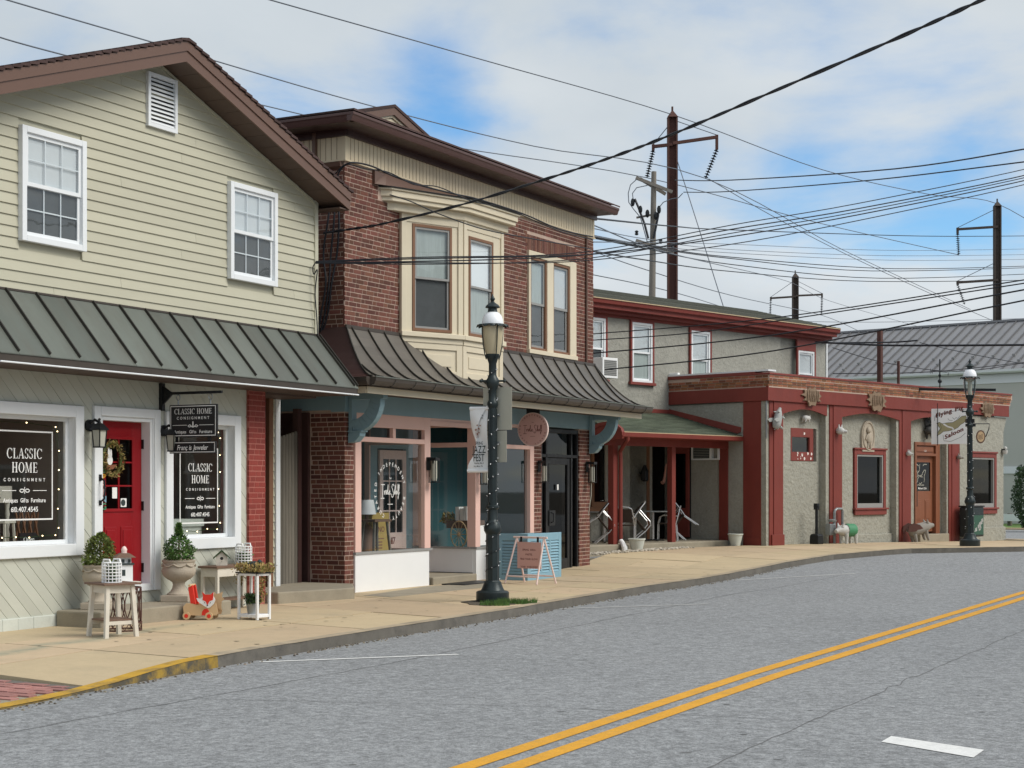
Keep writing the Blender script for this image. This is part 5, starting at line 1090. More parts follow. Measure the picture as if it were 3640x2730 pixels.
MB().prism([(12.40, 3.3), (12.62, 3.80), (12.40, 3.80)], 'y', .015, 1.5).build('corner_flare', 'stucco', A)
MB().box(3.42, 6.16, .14, .20, -.2, .42).box(6.95, 7.2, .1, .2, -.2, .34).box(9.66, 12.46, -.05, .02, -.2, .50).build('wall_foot', 'stucco', A, bevel=.02)
# red boards
for k, (a, b, c, d) in enumerate(PIL):
    x0 = (.04, 2.77, 6.28, 9.04)[k]
    MB().box(x0, b - .006, -.012, .02, 0.05, ZB).build('pilaster_board', 'red', A, bevel=.006); MB().box(b, c, -.03, .02, .05 if k else .28, ZB).build('pilaster_board', 'red', A, bevel=.006)
MB().box(.10, .64, -.055, -.0, .15, .50).build('pilaster_base', 'red', A, bevel=.008)
MB().box(-.11, 12.62, -.075, .0, ZB, 4.19).build('beam', 'red', A, bevel=.008)
for xa, xb in ((.614, 2.62), (3.34, 6.28), (6.88, 9.04)):
    pts = [(xa, ZB)] + [(xa + (xb - xa) * i / 14, 3.53 + .14 * math.sin(math.pi * i / 14)) for i in range(15)] + [(xb, ZB)]
    MB().prism(pts, 'y', -.028, .012).build('arch_board', 'red', A)
# parapet brick courses
pq = MB()
for z, off in ((4.16, .08), (4.262, .10), (4.332, .12)): pq.box(-off - .005, 12.6 + off, -off, .25, z, 4.262 if z < 4.2 else (4.332 if z < 4.3 else 4.5)).box(-off - .003, .2, .25, 3.3, z, 4.262 if z < 4.2 else (4.332 if z < 4.3 else 4.52))
pq.build('parapet', 'mortar', A)
rest = MB(); cnt = 0
for ci, (z, off) in enumerate(((4.195, .083), (4.265, .103), (4.335, .123), (4.405, .123))):
    for (a, b, c, d) in brick_cells(-.12, 12.64, z, z + .068, course=.068, st=.195, hd=.195, j=.018, phase=ci):
        if cnt < 300: inst(unit('brick_saloon'), 'brick', A, (a, -off + .001 - rr.uniform(0, .004), c), scale=(b - a, .06, d - c)); cnt += 1
    for (a, b, c, d) in brick_cells(-.08, 3.25, z - .03, z + .04, course=.07, st=.2, hd=.2, phase=ci + 1):
        if cnt < 300: inst(unit('brick_saloon'), 'brick', A, (-off - .004 - rr.uniform(0, .004), a, c + .03), scale=(.06, b - a, d - c)); cnt += 1
MB().box(-.15, 12.68, -.15, .3, 4.475, 4.525).box(-.15, .25, .3, 3.3, 4.475, 4.56).build('coping', 'red_flat', A, bevel=.008)
MB().box(-.14, .2, -.1, 3.35, 4.56, 4.60).build('roof_edge', 'white', A); MB().box(-.1, .0, 2.75, 3.3, 4.60, 4.66).build('roof_edge', 'white_clean', A, bevel=.02)
MB().box(0, 12.4, .2, 8.9, 4.30, 4.34).build('flat_roof', 'print_grey', A)
# side of the single-storey part: red boards and stucco reveal
MB().box(-.085, -.06, .16, .70, .1, ZB).build('pilaster_board', 'red', A, bevel=.006); MB().box(-.11, -.04, .20, .66, .12, .42).build('pilaster_base', 'red', A, bevel=.006)
MB().box(-.115, -.06, -.05, 3.1, ZB, 4.165).build('beam', 'red', A, bevel=.006)
MB().tube([(-.085, -.005, 2.9), (-.085, -.005, 4.15)], .02, 8).build('downpipe', 'galvanised', A)
# small window
sw = MB().box(1.28, 1.33, .19, .25, 2.36, 3.20).box(2.14, 2.31, .19, .25, 2.36, 3.20).box(1.33, 2.14, .19, .25, 2.97, 3.20).box(1.33, 2.14, .19, .25, 2.36, 2.59).box(2.31, 2.47, .30, .34, 2.36, 3.2).build('window', 'red_flat', A, bevel=.005); sw['label'] = 'small square window in a flaking red frame'
MB().poly([(1.33, .24, 2.59), (2.14, .24, 2.59), (2.14, .24, 2.97), (1.33, .24, 2.97)]).build('pane', 'glass_window', sw, recalc=False)
r3 = random.Random(4); m = MB()
for i in range(14):
    x, z, s = r3.uniform(1.55, 2.28), r3.uniform(2.40, 2.57), r3.uniform(.012, .035)
    m.poly([(x + s * math.cos(t) * r3.uniform(.6, 1.3), .1885, z + s * 1.3 * math.sin(t) * r3.uniform(.6, 1.3)) for t in [j * 1.05 for j in range(6)]])
m.poly([(1.86, .1885, 3.03), (1.92, .1885, 3.04), (1.93, .1885, 3.09), (1.87, .1885, 3.10)]); m.build('flaked_paint', 'paint_chip', sw, recalc=False)
# big window
def red_window(x0, x1, z0, z1, y, label):
    m = MB().box(x0, x0 + .13, y, y + .07, z0, z1).box(x1 - .13, x1, y, y + .07, z0, z1).box(x0 + .13, x1 - .13, y, y + .07, z1 - .13, z1).box(x0 - .05, x1 + .05, y - .06, y + .07, z0 - .02, z0 + .03)
    m.box(x0, x1, y - .02, y + .05, z0 - .16, z0 - .02).box(x0 - .03, x1 + .03, y - .03, y + .03, z1, z1 + .05)
    o = m.build('window', 'red_flat', A, bevel=.006); o['label'] = label
    a, b, c, d = x0 + .13, x1 - .13, z0 + .03, z1 - .13
    MB().box(a, a + .05, y + .02, y + .12, c, d).box(b - .05, b, y + .02, y + .12, c, d).box(a + .05, b - .05, y + .02, y + .12, d - .05, d).box(a + .05, b - .05, y + .02, y + .12, c, c + .12).build('sash', 'print_grey', o)
    MB().poly([(a + .05, y + .1, c + .12), (b - .05, y + .1, c + .12), (b - .05, y + .1, d - .05), (a + .05, y + .1, d - .05)]).build('pane', 'glass_dark', o, recalc=False)
    return o
red_window(4.26, 5.87, 1.10, 2.70, .16, 'red framed square window under the oval plaque')
red_window(10.20, 11.92, 1.06, 2.70, -.03, 'red framed window at the right corner of the saloon')
MB().box(9.7, 10.2, .0, .5, -.4, 3.8).box(11.92, 12.4, .0, .5, -.4, 3.8).box(10.2, 11.92, .0, .5, -.4, .95).box(10.2, 11.92, .0, .5, 2.74, 3.8).build('front_wall', 'stucco', A)
MB().box(.2, 12.2, 2.6, 2.7, 0, 3.8).box(.2, 12.2, .5, 2.6, 3.75, 3.79).box(.2, 12.2, .5, 2.6, -.05, -.01).build('bar_room', 'room', A)
# timber door
df = MB().box(7.44, 7.52, .16, .34, .36, 2.97).box(8.60, 8.83, .16, .34, .36, 2.97).box(7.52, 8.60, .16, .34, 2.58, 2.65).box(7.52, 8.60, .16, .34, 2.88, 2.97).build('door_frame', 'wood_door', A, bevel=.005)
MB().box(7.52, 8.60, .22, .30, 2.65, 2.88).box(7.60, 8.52, .20, .22, 2.70, 2.84).build('door_header', 'wood_door', df, bevel=.004)
m = MB().box(7.87, 8.25, .185, .20, 2.79, 2.83)
text(MB(), '121', (8.06, .195, 2.70), (1, 0, 0), (0, 0, 1), .075, .5).build('house_number', 'print_white', df, recalc=False)
dr_ = MB().box(7.52, 7.60, .26, .31, .42, 2.58).box(8.46, 8.60, .26, .31, .42, 2.58).box(7.60, 8.46, .26, .31, 2.40, 2.58).box(7.60, 8.46, .26, .31, .42, 1.58).build('door', 'wood_door', A, bevel=.004)
for a, b in ((7.60, 7.93), (8.13, 8.46)): MB().box(a, b, .252, .262, .74, 1.34).box(a + .05, b - .05, .240, .252, .79, 1.29).build('door_panel', 'wood_door', dr_, bevel=.01)
MB().poly([(7.60, .27, 1.58), (8.46, .27, 1.58), (8.46, .27, 2.40), (7.60, .27, 2.40)]).build('pane', 'glass_dark', dr_, recalc=False)
m = MB(); r4 = random.Random(9)
for s in range(11):
    x, z = r4.uniform(7.72, 8.2), r4.uniform(1.78, 2.28); P_ = []; an = r4.uniform(0, 6)
    for i in range(9): an += r4.uniform(-.9, .9); x += .042 * math.cos(an); z += .042 * math.sin(an); x = min(8.33, max(7.66, x)); z = min(2.34, max(1.75, z)); P_.append((x, .266, z))
    ribbon(m, P_, .022, (0, 1, 0))
m.build('door_artwork', 'sign_back', dr_, recalc=False)
text(MB(), 'Malvern USA', (8.02, .264, 1.63), (1, 0, 0), (0, 0, 1), .085).build('lettering', 'print_white', dr_, recalc=False) if all(c in GL for c in 'MalvernUSA') else None
MB().tube([(7.56, .25, 1.62), (7.56, .18, 1.60), (7.56, .18, 1.15), (7.56, .25, 1.12)], .018, 6).build('handle', 'black_metal', dr_)
o = MB().box(7.35, 9.0, -.05, .3, .1, .36).build('door_step', 'concrete', A, bevel=.02)
# ---- two-storey wing
YB = 3.04
w = MB().box(-7.5, -3.2, YB, YB + .3, 0, 6.1).box(-3.2, -2.66, YB + .14, YB + .3, 0, 6.1).box(-2.66, -1.70, YB, YB + .3, 0, 6.1).box(-1.70, -.79, YB, YB + .3, 0, 4.34).box(-1.70, -.79, YB, YB + .3, 5.9, 6.1).box(-.79, .76, YB, YB + .3, 2.8, 6.1).box(.76, 1.67, YB, YB + .3, 4.2, 4.34).box(.76, 1.67, YB, YB + .3, 5.88, 6.1).box(1.67, 5.0, YB, YB + .3, 4.2, 6.1).box(5.0, 6.6, YB + .12, YB + .3, 4.2, 6.1).box(6.6, 7.34, YB, YB + .3, 4.2, 6.1).box(7.1, 7.34, YB + .3, YB + 8, 3, 6.1)
w.box(-1.70, 1.67, YB + .13, YB + .2, 4.3, 5.95).box(-.79, -.0, YB, YB + .3, .2, 2.8) if False else None
w.build('upper_wall', 'stucco_fine', A)
MB().box(-2.5, -.98, YB, YB + .3, 0, 2.8).box(-7.5, -3.2, YB - .0, YB + .28, 0, 2.8).build('porch_wall', 'stucco_fine', A)
def up_window(x0, x1, z0, z1, lower='curtain', upper='blind'):
    m = MB().box(x0, x0 + .065, YB - .06, YB + .0, z0, z1).box(x1 - .065, x1, YB - .06, YB, z0, z1).box(x0, x1, YB - .06, YB, z1, 5.93).box(x0 - .04, x1 + .04, YB - .09, YB, z0 - .07, z0)
    o = m.build('window_casing', 'red_flat', A, bevel=.005)
    hung_window(A, x0 + .066, x1 - .066, z0, z1, YB + .03, fw=.06, dep=.08, cols=1, rows=1, upper=upper, lower=lower)
up_window(-1.72, -.77, 4.36, 5.88); up_window(.735, 1.695, 4.30, 5.84); up_window(-3.62, -2.63, 4.36, 5.88, 'screen'); up_window(5.77, 6.73, 4.30, 5.62, 'screen')
for xx in (1.73, 5.0): pass
MB().box(-7.5, 7.36, YB - .05, YB, 5.93, 6.10).build('frieze_board', 'red', A)
MB().box(-7.5, 7.38, YB - .34, YB, 6.08, 6.12).box(-7.5, 7.38, YB - .36, YB - .30, 6.08, 6.20).box(-7.5, 7.38, YB - .2, YB - .05, 6.0, 6.08).build('eave_board', 'red', A, bevel=.005)
MB().prism([(YB - .34, 6.17), (YB - .44, 6.20), (YB - .46, 6.30), (YB - .34, 6.30)], 'x', -7.5, 7.42).build('eave_gutter', 'red', A)
MB().box(-7.5, 7.40, YB - .48, YB - .44, 6.295, 6.315).build('gutter_edge', 'sidewalk', A)
RR = MB()
RR.prism([(YB - .42, 6.30), (YB + 2.6, 7.05), (YB + 5.6, 6.30)], 'x', -7.5, 7.38); r_o = RR.build('roof', 'shingle_grey', A)
for i in range(19):
    a, b = i / 19, (i + 1) / 19
    q = lambda t: (YB - .46 + 3.06 * t, 6.315 + .76 * t)
    (y0, z0), (y1, z1) = q(a), q(b)
    MB().prism([(y0, z0 - .02), (y0, z0 + .022), (y1, z1 + .004), (y1, z1 - .02)], 'x', -7.5, 7.41).build('shingle', 'shingle_grey', r_o)
MB().box(7.33, 7.39, YB - .03, YB + .02, 4.5, 5.93).build('corner_board', 'white', A)
# window air conditioner upstairs
ac = thing('air_conditioner', 'white window air conditioner hanging out beside the brick shop', 'air conditioner', F3.w(-3.0, 2.95, 4.36), F3.a)
MB().box(-.36, .22, -.42, .05, 0, .50).build('case', 'white_clean', ac, bevel=.01); MB().box(-.30, .17, -.424, -.418, .06, .44).build('grille', 'print_grey', ac)
for i in range(9): MB().box(-.30, .17, -.43, -.424, .075 + i * .042, .083 + i * .042).build('slat', 'print_dark', ac)
# ---- porch
PX0, PX1, PY = -6.3, -.07, .77
o = MB().box(-6.6, -.09, 1.14, YB, -.3, .345).build('porch_floor', 'concrete', A, bevel=.03)
MB().box(-4.36, -.35, .55, 1.14, -.2, .17).build('porch_step', 'concrete', A, bevel=.02)
def zp(y): return 2.97 + (y - PY) * (3.60 - 2.97) / (YB - PY)
PL_ = -4.76
pr_o = MB().hexa([(PL_, PY, zp(PY) - .05), (PX1, PY, zp(PY) - .05), (PX1, YB, zp(YB) - .05), (PL_, YB, zp(YB) - .05), (PL_, PY, zp(PY)), (PX1, PY, zp(PY)), (PX1, YB, zp(YB)), (PL_, YB, zp(YB))]).build('porch_roof', 'shingle_green', A)
for i in range(15):
    y0 = PY - .03 + i * (YB - PY) / 15; y1 = y0 + (YB - PY) / 15 + .02
    nn = 11
    for j in range(nn):
        w_ = (PX1 - PL_) / nn; a = PL_ - .01 + j * w_; MB().hexa([(a, y0, zp(y0) + .0), (a + w_ * .995, y0, zp(y0)), (a + w_ * .995, y1, zp(y1) - .02), (a, y1, zp(y1) - .02), (a, y0, zp(y0) + .02), (a + w_ * .995, y0, zp(y0) + .02), (a + w_ * .995, y1, zp(y1) + .003), (a, y1, zp(y1) + .003)]).build('shingle', 'shingle_green', pr_o)
MB().box(PL_ - .04, PX1, PY - .06, PY - .0, 2.945, 2.965).build('gutter_edge', 'sidewalk', A); MB().prism([(PY - .02, 2.83), (PY - .10, 2.85), (PY - .11, 2.945), (PY - .0, 2.945)], 'x', PL_ - .06, PX1 - .02).build('porch_gutter', 'red', A)
MB().box(PL_, PX1, PY + .38, PY + .52, 2.66, 2.86).box(PL_, PX1, PY, PY + .4, 2.84, 2.86).build('porch_beam', 'red', A, bevel=.006)
MB().box(PL_, -.09, 1.3, YB, 2.80, 2.83).build('porch_ceiling', 'white', A)
MB().box(PL_, -.1, YB - .035, YB, zp(YB), zp(YB) + .10).build('porch_flashing', 'red_flat', A)
MB().prism([(PY + .1, zp(PY) + .06), (YB, zp(YB) + .0), (YB, zp(YB) + .12), (PY - .0, zp(PY) + .22), (PY - .0, zp(PY) + .10)], 'x', -.10, -.066).build('porch_flashing', 'red_flat', A)
# arched barge at the open left end
top = [(PY - .10, 2.93), (PY - .06, 3.02), (PY + .08, 3.11), (PY + .30, 3.19), (PY + .60, 3.16), (PY + .95, 3.02), (PY + 1.3, 2.86)]
m = MB()
for (a, b), (c, d) in zip(top, top[1:]): m.prism([(a, b - .06), (c, d - .06), (c, d + .02), (a, b + .02)], 'x', PL_ - .10, PL_ - .01)
m.build('barge_board', 'red', A); MB().prism([(PY - .08, 2.80)] + [(a, b - .055) for a, b in top] + [(PY + 1.3, 2.70)], 'x', PL_ - .07, PL_ - .02).build('gable_board', 'red', A)
for i, (xx, ww) in enumerate(((-4.45, .17), (-2.25, .15))):
    MB().box(xx - ww / 2, xx + ww / 2, 1.20, 1.20 + ww, .33, 2.68).build('porch_post', 'red', A, bevel=.008)
MB().box(-.12, -.066, 1.16, 1.42, .33, 2.68).build('porch_post', 'red', A, bevel=.006)
MB().tube([(-4.62, PY - .06, 2.88), (-4.60, PY - .05, 2.78), (-4.46, .95, 2.66), (-4.36, 1.14, 2.52), (-4.33, 1.155, 2.4), (-4.33, 1.155, .38)], .05, 8).build('downspout', 'red', A)
MB().tube([(-4.33, 1.155, .44), (-4.34, 1.08, .37), (-4.40, .98, .28), (-4.42, .93, .0)], [.055, .06, .07, .07], 10).lathe([(.08, .14), (.08, .18)], 10, (-4.42, .94, 0)).build('drain_pipe', 'white_clean', A)
# porch window, door opening, open door leaf, side air conditioner
m = MB().box(-3.22, -3.12, YB - .04, YB + .05, 1.30, 2.8).box(-2.50, -2.40, YB - .04, YB + .05, 1.2, 2.8).box(-3.25, -2.4, YB - .08, YB + .05, 1.20, 1.32).box(-3.3, -2.40, YB - .06, YB, 1.08, 1.20); o = m.build('porch_window', 'wood_brown', A)
MB().box(-3.12, -2.50, YB + .06, YB + .08, 1.32, 2.8).build('window_back', 'black', o); MB().poly([(-3.12, YB + .03, 1.32), (-2.5, YB + .03, 1.32), (-2.5, YB + .03, 2.8), (-3.12, YB + .03, 2.8)]).build('pane', 'glass_dark', o, recalc=False)
MB().box(-1.03, -.93, YB - .03, YB + .1, .34, 2.8).build('door_jamb', 'wood_brown', A)
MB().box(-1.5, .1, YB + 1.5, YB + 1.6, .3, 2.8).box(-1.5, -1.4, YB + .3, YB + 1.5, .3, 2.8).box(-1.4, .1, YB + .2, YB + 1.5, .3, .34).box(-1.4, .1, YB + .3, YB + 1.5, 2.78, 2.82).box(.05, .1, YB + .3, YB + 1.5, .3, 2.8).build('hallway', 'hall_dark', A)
dl = MB().box(-.17, -.12, 2.34, 3.02, .40, 1.15).box(-.17, -.12, 2.34, 2.44, 1.15, 2.72).box(-.17, -.12, 2.92, 3.02, 1.15, 2.72).box(-.17, -.12, 2.44, 2.92, 2.55, 2.72).build('door', 'red_flat', A, bevel=.004); dl['label'] = 'open red door leaf with a tall dark glass panel'
MB().poly([(-.145, 2.44, 1.15), (-.145, 2.92, 1.15), (-.145, 2.92, 2.55), (-.145, 2.44, 2.55)]).build('pane', 'glass_dark', dl, recalc=False)
MB().box(-.13, -.07, 2.34, 3.02, .38, 2.75).build('door_backing', 'black', A)
ac2 = thing('air_conditioner', 'white framed air conditioner under the saloon porch roof', 'air conditioner', F3.w(-.07, 1.82, 2.40), F3.a)
MB().box(-.10, .03, -.43, .44, -.02, .02).box(-.1, .03, -.43, .44, .44, .48).box(-.10, .03, -.43, -.39, .02, .44).box(-.1, .03, .40, .44, .02, .44).box(-.1, .03, -.20, -.14, .02, .44).build('frame', 'white', ac2); MB().box(-.07, .0, -.13, .40, .02, .44).build('grille_back', 'print_dark', ac2)
for i in range(9): MB().box(-.08, -.07, -.13, .4, .05 + i * .042, .062 + i * .042).build('slat', 'print_grey', ac2)
MB().tube([(-1.35, YB - .03, 2.05), (-1.35, YB - .20, 2.05)], .03, 6).lathe([(.03, .2), (.10, .05), (.10, -.18), (.06, -.22)], 8, (-1.3, YB - .16, 2.05)).build('wall_lamp', 'black_metal', A)
# things on the porch
def cafe_table(label, x, y, rz):
    t = thing('cafe_table', label, 'table', F3.w(x, y, .345), F3.a + rz)
    MB().lathe([(.47, .725), (.48, .73), (.48, .745), (.47, .75)], 24).build('tabletop', 'galvanised', t); MB().tube([(0, 0, .04), (0, 0, .72)], .032, 10).build('pole', 'aluminium', t)
    for i in range(4):
        a = R(45 + 90 * i); MB().bar((0, 0, .045), (.30 * math.cos(a), .30 * math.sin(a), .02), .035, .025).build('foot', 'black_metal', t)
    return t
cafe_table('round cafe table behind the left porch post, chairs tipped against it', -3.75, 2.15, 0); cafe_table('round cafe table in front of the dark saloon doorway', -2.0, 2.05, .3)
def cafe_chair():
    t = thing('cafe_chair', '', 'chair')
    for sg in (-1, 1):
        MB().tube([(sg * .25, .24, 0), (sg * .25, .20, .42), (sg * .24, .26, .64), (sg * .20, .30, .82), (sg * .12, .31, .86), (0, .315, .87)], .015, 7).build('leg', 'aluminium', t)
        MB().tube([(sg * .25, -.25, 0), (sg * .25, -.24, .42), (sg * .26, -.20, .60), (sg * .26, -.12, .64), (sg * .255, .24, .62)], .015, 7).build('leg', 'aluminium', t)
    MB().box(-.24, .24, -.24, .22, .42, .445).build('seat', 'wicker', t, bevel=.008); MB().hexa([(-.22, .235, .50), (.22, .235, .50), (.22, .25, .50), (-.22, .25, .50), (-.19, .295, .82), (.19, .295, .82), (.19, .31, .82), (-.19, .31, .82)]).build('backrest', 'wicker', t, bevel=.004)
    return t
ch0 = cafe_chair(); first = True
for (x, y, z, rz, tilt, lab) in ((-4.79, 1.88, .02, R(45), R(-52), 'wicker chair tipped forward against the table, leftmost by the brick corner'), (-3.78, 1.50, 0, R(125), 0, 'upright wicker chair just right of the left porch post'), (-3.46, 1.88, .02, R(47), R(-52), 'wicker chair tipped forward above the white planter'), (-1.52, 1.95, 0, R(215), 0, 'upright wicker chair just behind the middle porch post'), (-.86, 1.62, .02, R(224), R(-50), 'wicker chair tipped forward, its legs pointing right of the middle post')):
    c = ch0 if first else copy_tree(ch0); first = False
    c['label'] = lab; c['group'] = 'chairs on the saloon porch'
    m_ = Matrix.Translation(F3.w(x, y, .345 + z)) @ Matrix.Rotation(F3.a + rz, 4, 'Z') @ Matrix.Translation((0, -.25 if tilt < 0 else .25, 0)) @ Matrix.Rotation(tilt if tilt >= 0 else -tilt, 4, 'X' if True else 'Y') @ Matrix.Translation((0, .25 if tilt < 0 else -.25, 0))
    if tilt: m_ = Matrix.Translation((0, 0, .0)) @ m_
    c.matrix_world = m_
for (x, y, s, lab) in ((-4.12, .84, .72, 'white round planter pot beside the white drain pipe'), (-.52, .62, .68, 'white round planter pot at the red pilaster corner')):
    gg = g(F3.w(x, y)[1]); t = thing('planter_pot', lab, 'planter', F3.w(x, y, gg if x > -2 else .17), F3.a, 'white pots before the porch')
    MB().lathe([(.17 * s, 0), (.26 * s, .38 * s), (.285 * s, .40 * s), (.285 * s, .44 * s), (.255 * s, .44 * s), (.245 * s, .36 * s), (0.01, .36 * s)], 20).build('pot', 'stone_urn' if False else 'plinth', t, smooth=35); MB().disc((0, 0, .37 * s), (1, 0, 0), (0, 1, 0), .245 * s, 16).build('soil', 'dirt', t, recalc=False)
gv = MB(); r5 = random.Random(8)
for i in range(420):
    x, y = r5.uniform(-6.2, -2.4), r5.uniform(.2, .85)
    if y < .35 + .1 * (x + 6) / 4: continue
    X, Y, _ = F3.w(x, y); s = r5.uniform(.02, .045); gv.ball((X, Y, g(Y) + .012), (s, s * r5.uniform(.6, 1), s * .6), 5, 3)
gv.build('gravel', 'gravel', kind='stuff')
o = MB().prism([F3.w(-6.3, .9)[:2], F3.w(-6.3, -.2)[:2], F3.w(-4.2, -.05)[:2], F3.w(-2.2, .7)[:2], F3.w(-2.2, .9)[:2]], 'z', .02, .075).build('concrete_patch', 'concrete', kind='structure')
# pale raised forearm seen in the doorway
t = thing('arm_figure', 'pale raised forearm shape in the dark saloon doorway', 'arm', F3.w(-.34, 3.0, 1.80), F3.a); t.scale = (.72,) * 3
MB().tube([(-.12, 0, .0), (-.03, 0, .05), (.03, 0, .25), (.07, 0, .50)], [.075, .06, .045, .032], 8).build('forearm', 'skin', t, smooth=60)
for i, (dx, h) in enumerate(((-.03, .13), (-.01, .16), (.012, .17), (.032, .14), (-.05, .07))): MB().tube([(.075 + dx * .8, 0, .52), (.085 + dx, -.005, .52 + h * .55), (.09 + dx * 1.1, -.02, .52 + h)], .011, 6).build('finger', 'skin', t)
MB().ball((.075, 0, .53), (.045, .022, .06), 8, 6).build('palm', 'skin', t, smooth=60)
# ---- things on the saloon front
def on3(name, label, cat, x, y, z, rz=0, grp=None): return thing(name, label, cat, F3.w(x, y, z), F3.a + rz, grp)
def shield(label, x, w=.42):
    t = on3('bark_shield', label, 'plaque', x, -.09, 4.03, 0, 'carved bark shields along the red beam'); r = random.Random(int(x * 10)); pts = []
    for i in range(30):
        a = 2 * math.pi * i / 30; rad = w * (1.0 if i % 3 else 1.28) * r.uniform(.86, 1.08); pts.append((rad * math.cos(a), rad * .5 * math.sin(a) - (.06 if math.sin(a) < -.8 else 0)))
    MB().prism(pts, 'y', -.03, .012).build('plaque', 'bark', t)
    for i in range(7):
        xx = -.24 + i * .08; MB().tube([(xx, -.03, -.15 + r.uniform(0, .05)), (xx + r.uniform(-.02, .02), -.045, 0), (xx + .02, -.03, .14 - r.uniform(0, .05))], .028, 5).build('ridge', 'bark', t)
shield('carved bark shield over the small flaking window', 1.80, .36); shield('carved bark shield over the big saloon window', 4.95, .42); shield('carved bark shield at the right end of the red beam', 11.2, .36)
def pig_head(label, x, z, s, mat, y=-.03):
    t = on3('pig_ornament', label, 'ornament', x, y, z)
    MB().ball((0, -.14 * s, 0), (.16 * s, .20 * s, .16 * s), 12, 8).tube([(.04 * s, -.22 * s, -.02 * s), (.14 * s, -.40 * s, -.04 * s)], [.10 * s, .065 * s], 10).build('head', mat, t, smooth=60)
    for sg in (-1, 1): MB().tube([(sg * .09 * s, -.14 * s, .10 * s), (sg * .12 * s, -.16 * s, .28 * s)], [.065 * s, .012 * s], 6).build('ear', mat, t, smooth=60)
    return t
pig_head('white pig head mounted on the second red pilaster', 3.10, 3.16, .62, 'pig_white'); pig_head('small pale pig head on the pilaster left of the wooden door', 6.65, 2.62, .42, 'pig_white'); pig_head('small pale pig head on the pilaster right of the wooden door', 9.50, 2.56, .42, 'pig_stone')
def pig_body(t, mat, L=.5, r=.17, leg=.2, legs=True, head=True):
    """one continuous trunk with neck and snout along +x; legs, ears and tail as parts"""
    MB().tube([(-L * .52, 0, leg + r * .95), (-L * .45, 0, leg + r), (-L * .2, 0, leg + r * 1.02), (L * .15, 0, leg + r * 1.0), (L * .42, 0, leg + r * 1.05), (L * .58, 0, leg + r * 1.05), (L * .75, 0, leg + r * .95), (L * .86, 0, leg + r * .85)], [r * .25, r * .8, r * 1.05, r, r * .88, r * .72, r * .42, r * .33], 12).build('body', mat, t, smooth=70)
    for sx_ in (-.34, .30):
        for sy in (-.6, .6):
            if legs: MB().tube([(L * sx_, sy * r, leg + r * .5), (L * sx_, sy * r * 1.05, leg * .5), (L * sx_ + (.01 if sx_ > 0 else -.02), sy * r * 1.05, 0.005)], [r * .38, r * .26, r * .22], 8).build('leg', mat, t, smooth=70)
    for sy in (-.45, .45): MB().tube([(L * .52, sy * r, leg + r * 1.6), (L * .50, sy * r * 1.5, leg + r * 2.25)], [r * .30, r * .06], 6).build('ear', mat, t, smooth=70)
    MB().tube([(-L * .52, 0, leg + r), (-L * .60, .03, leg + r * 1.3), (-L * .62, -.02, leg + r * 1.5)], r * .06, 5).build('tail', mat, t)
t = on3('pig_figure', 'grey flying pig figure climbing the left corner pilaster', 'ornament', .44, -.16, 3.02, R(0)); t.rotation_euler = (0, R(72), F3.a); pig_body(t, 'pig_grey', .40, .105, .07, True); t.location = F3.w(.36, -.14, 3.28); t.rotation_euler = (R(0), R(-72), F3.a)
for sg in (-1, 1): MB().prism([(-.03, 0), (.06, .01), (.01, .15), (-.06, .22), (-.09, .13)], 'y', sg * .10 - .01, sg * .10 + .01).build('wing', 'pig_grey', t).location = (0, 0, .22)
t = on3('pig_figure', 'small white pig figure over the flaking red window', 'ornament', 1.83, NW - .10, 3.36); pig_body(t, 'pig_white', .24, .07, .03)
t = on3('wall_plaque', 'oval stone plaque with an animal relief over the big window', 'plaque', 4.92, NW - .03, 3.07)
MB().prism([(-.30, -.42), (.30, -.42)] + ellipse(0, 0, .33, .42, 20, -.2, math.pi + .2), 'y', -.03, .03).build('plaque', 'stone_urn', t); m = MB().tube([(a, -.035, b) for a, b in ellipse(0, -.0, .28, .37, 24)], .02, 6, closed=True); m.build('rim', 'stone_urn', t)
MB().ball((.02, -.05, -.05), (.13, .05, .17), 10, 7).ball((-.03, -.06, .16), (.09, .05, .09), 10, 7).tube([(-.02, -.05, -.2), (-.06, -.04, -.34)], .03, 6).tube([(.06, -.05, -.2), (.10, -.04, -.34)], .03, 6).tube([(-.10, -.05, .02), (-.17, -.05, -.1)], .025, 6).build('relief', 'stone_urn', t, smooth=60)
t = on3('pig_figure', 'dark winged pig figure on the stucco over the wooden door', 'ornament', 8.25, NW - .14, 3.12); t.rotation_euler = (0, R(-18), F3.a); pig_body(t, 'pig_dark', .55, .13, .12)
for sg in (-1, 1): MB().prism([(-.12, 0), (.12, 0), (.02, .22), (-.16, .30)], 'y', sg * .10 - .008, sg * .10 + .008).build('wing', 'pig_dark', t).location = (0, 0, .34)
t = on3('flood_light', 'small white floodlight on the right corner of the saloon', 'light', 12.30, -.02, 2.75); MB().lathe([(.06, 0), (.085, .07), (.085, .12)], 12, (.03, -.06, -.06)).ball((.04, -.07, .12), .06, 8, 6).build('lamp_head', 'pig_white', t, smooth=50); MB().box(-.04, .04, -.08, .02, .0, .1).build('mount', 'black_metal', t)
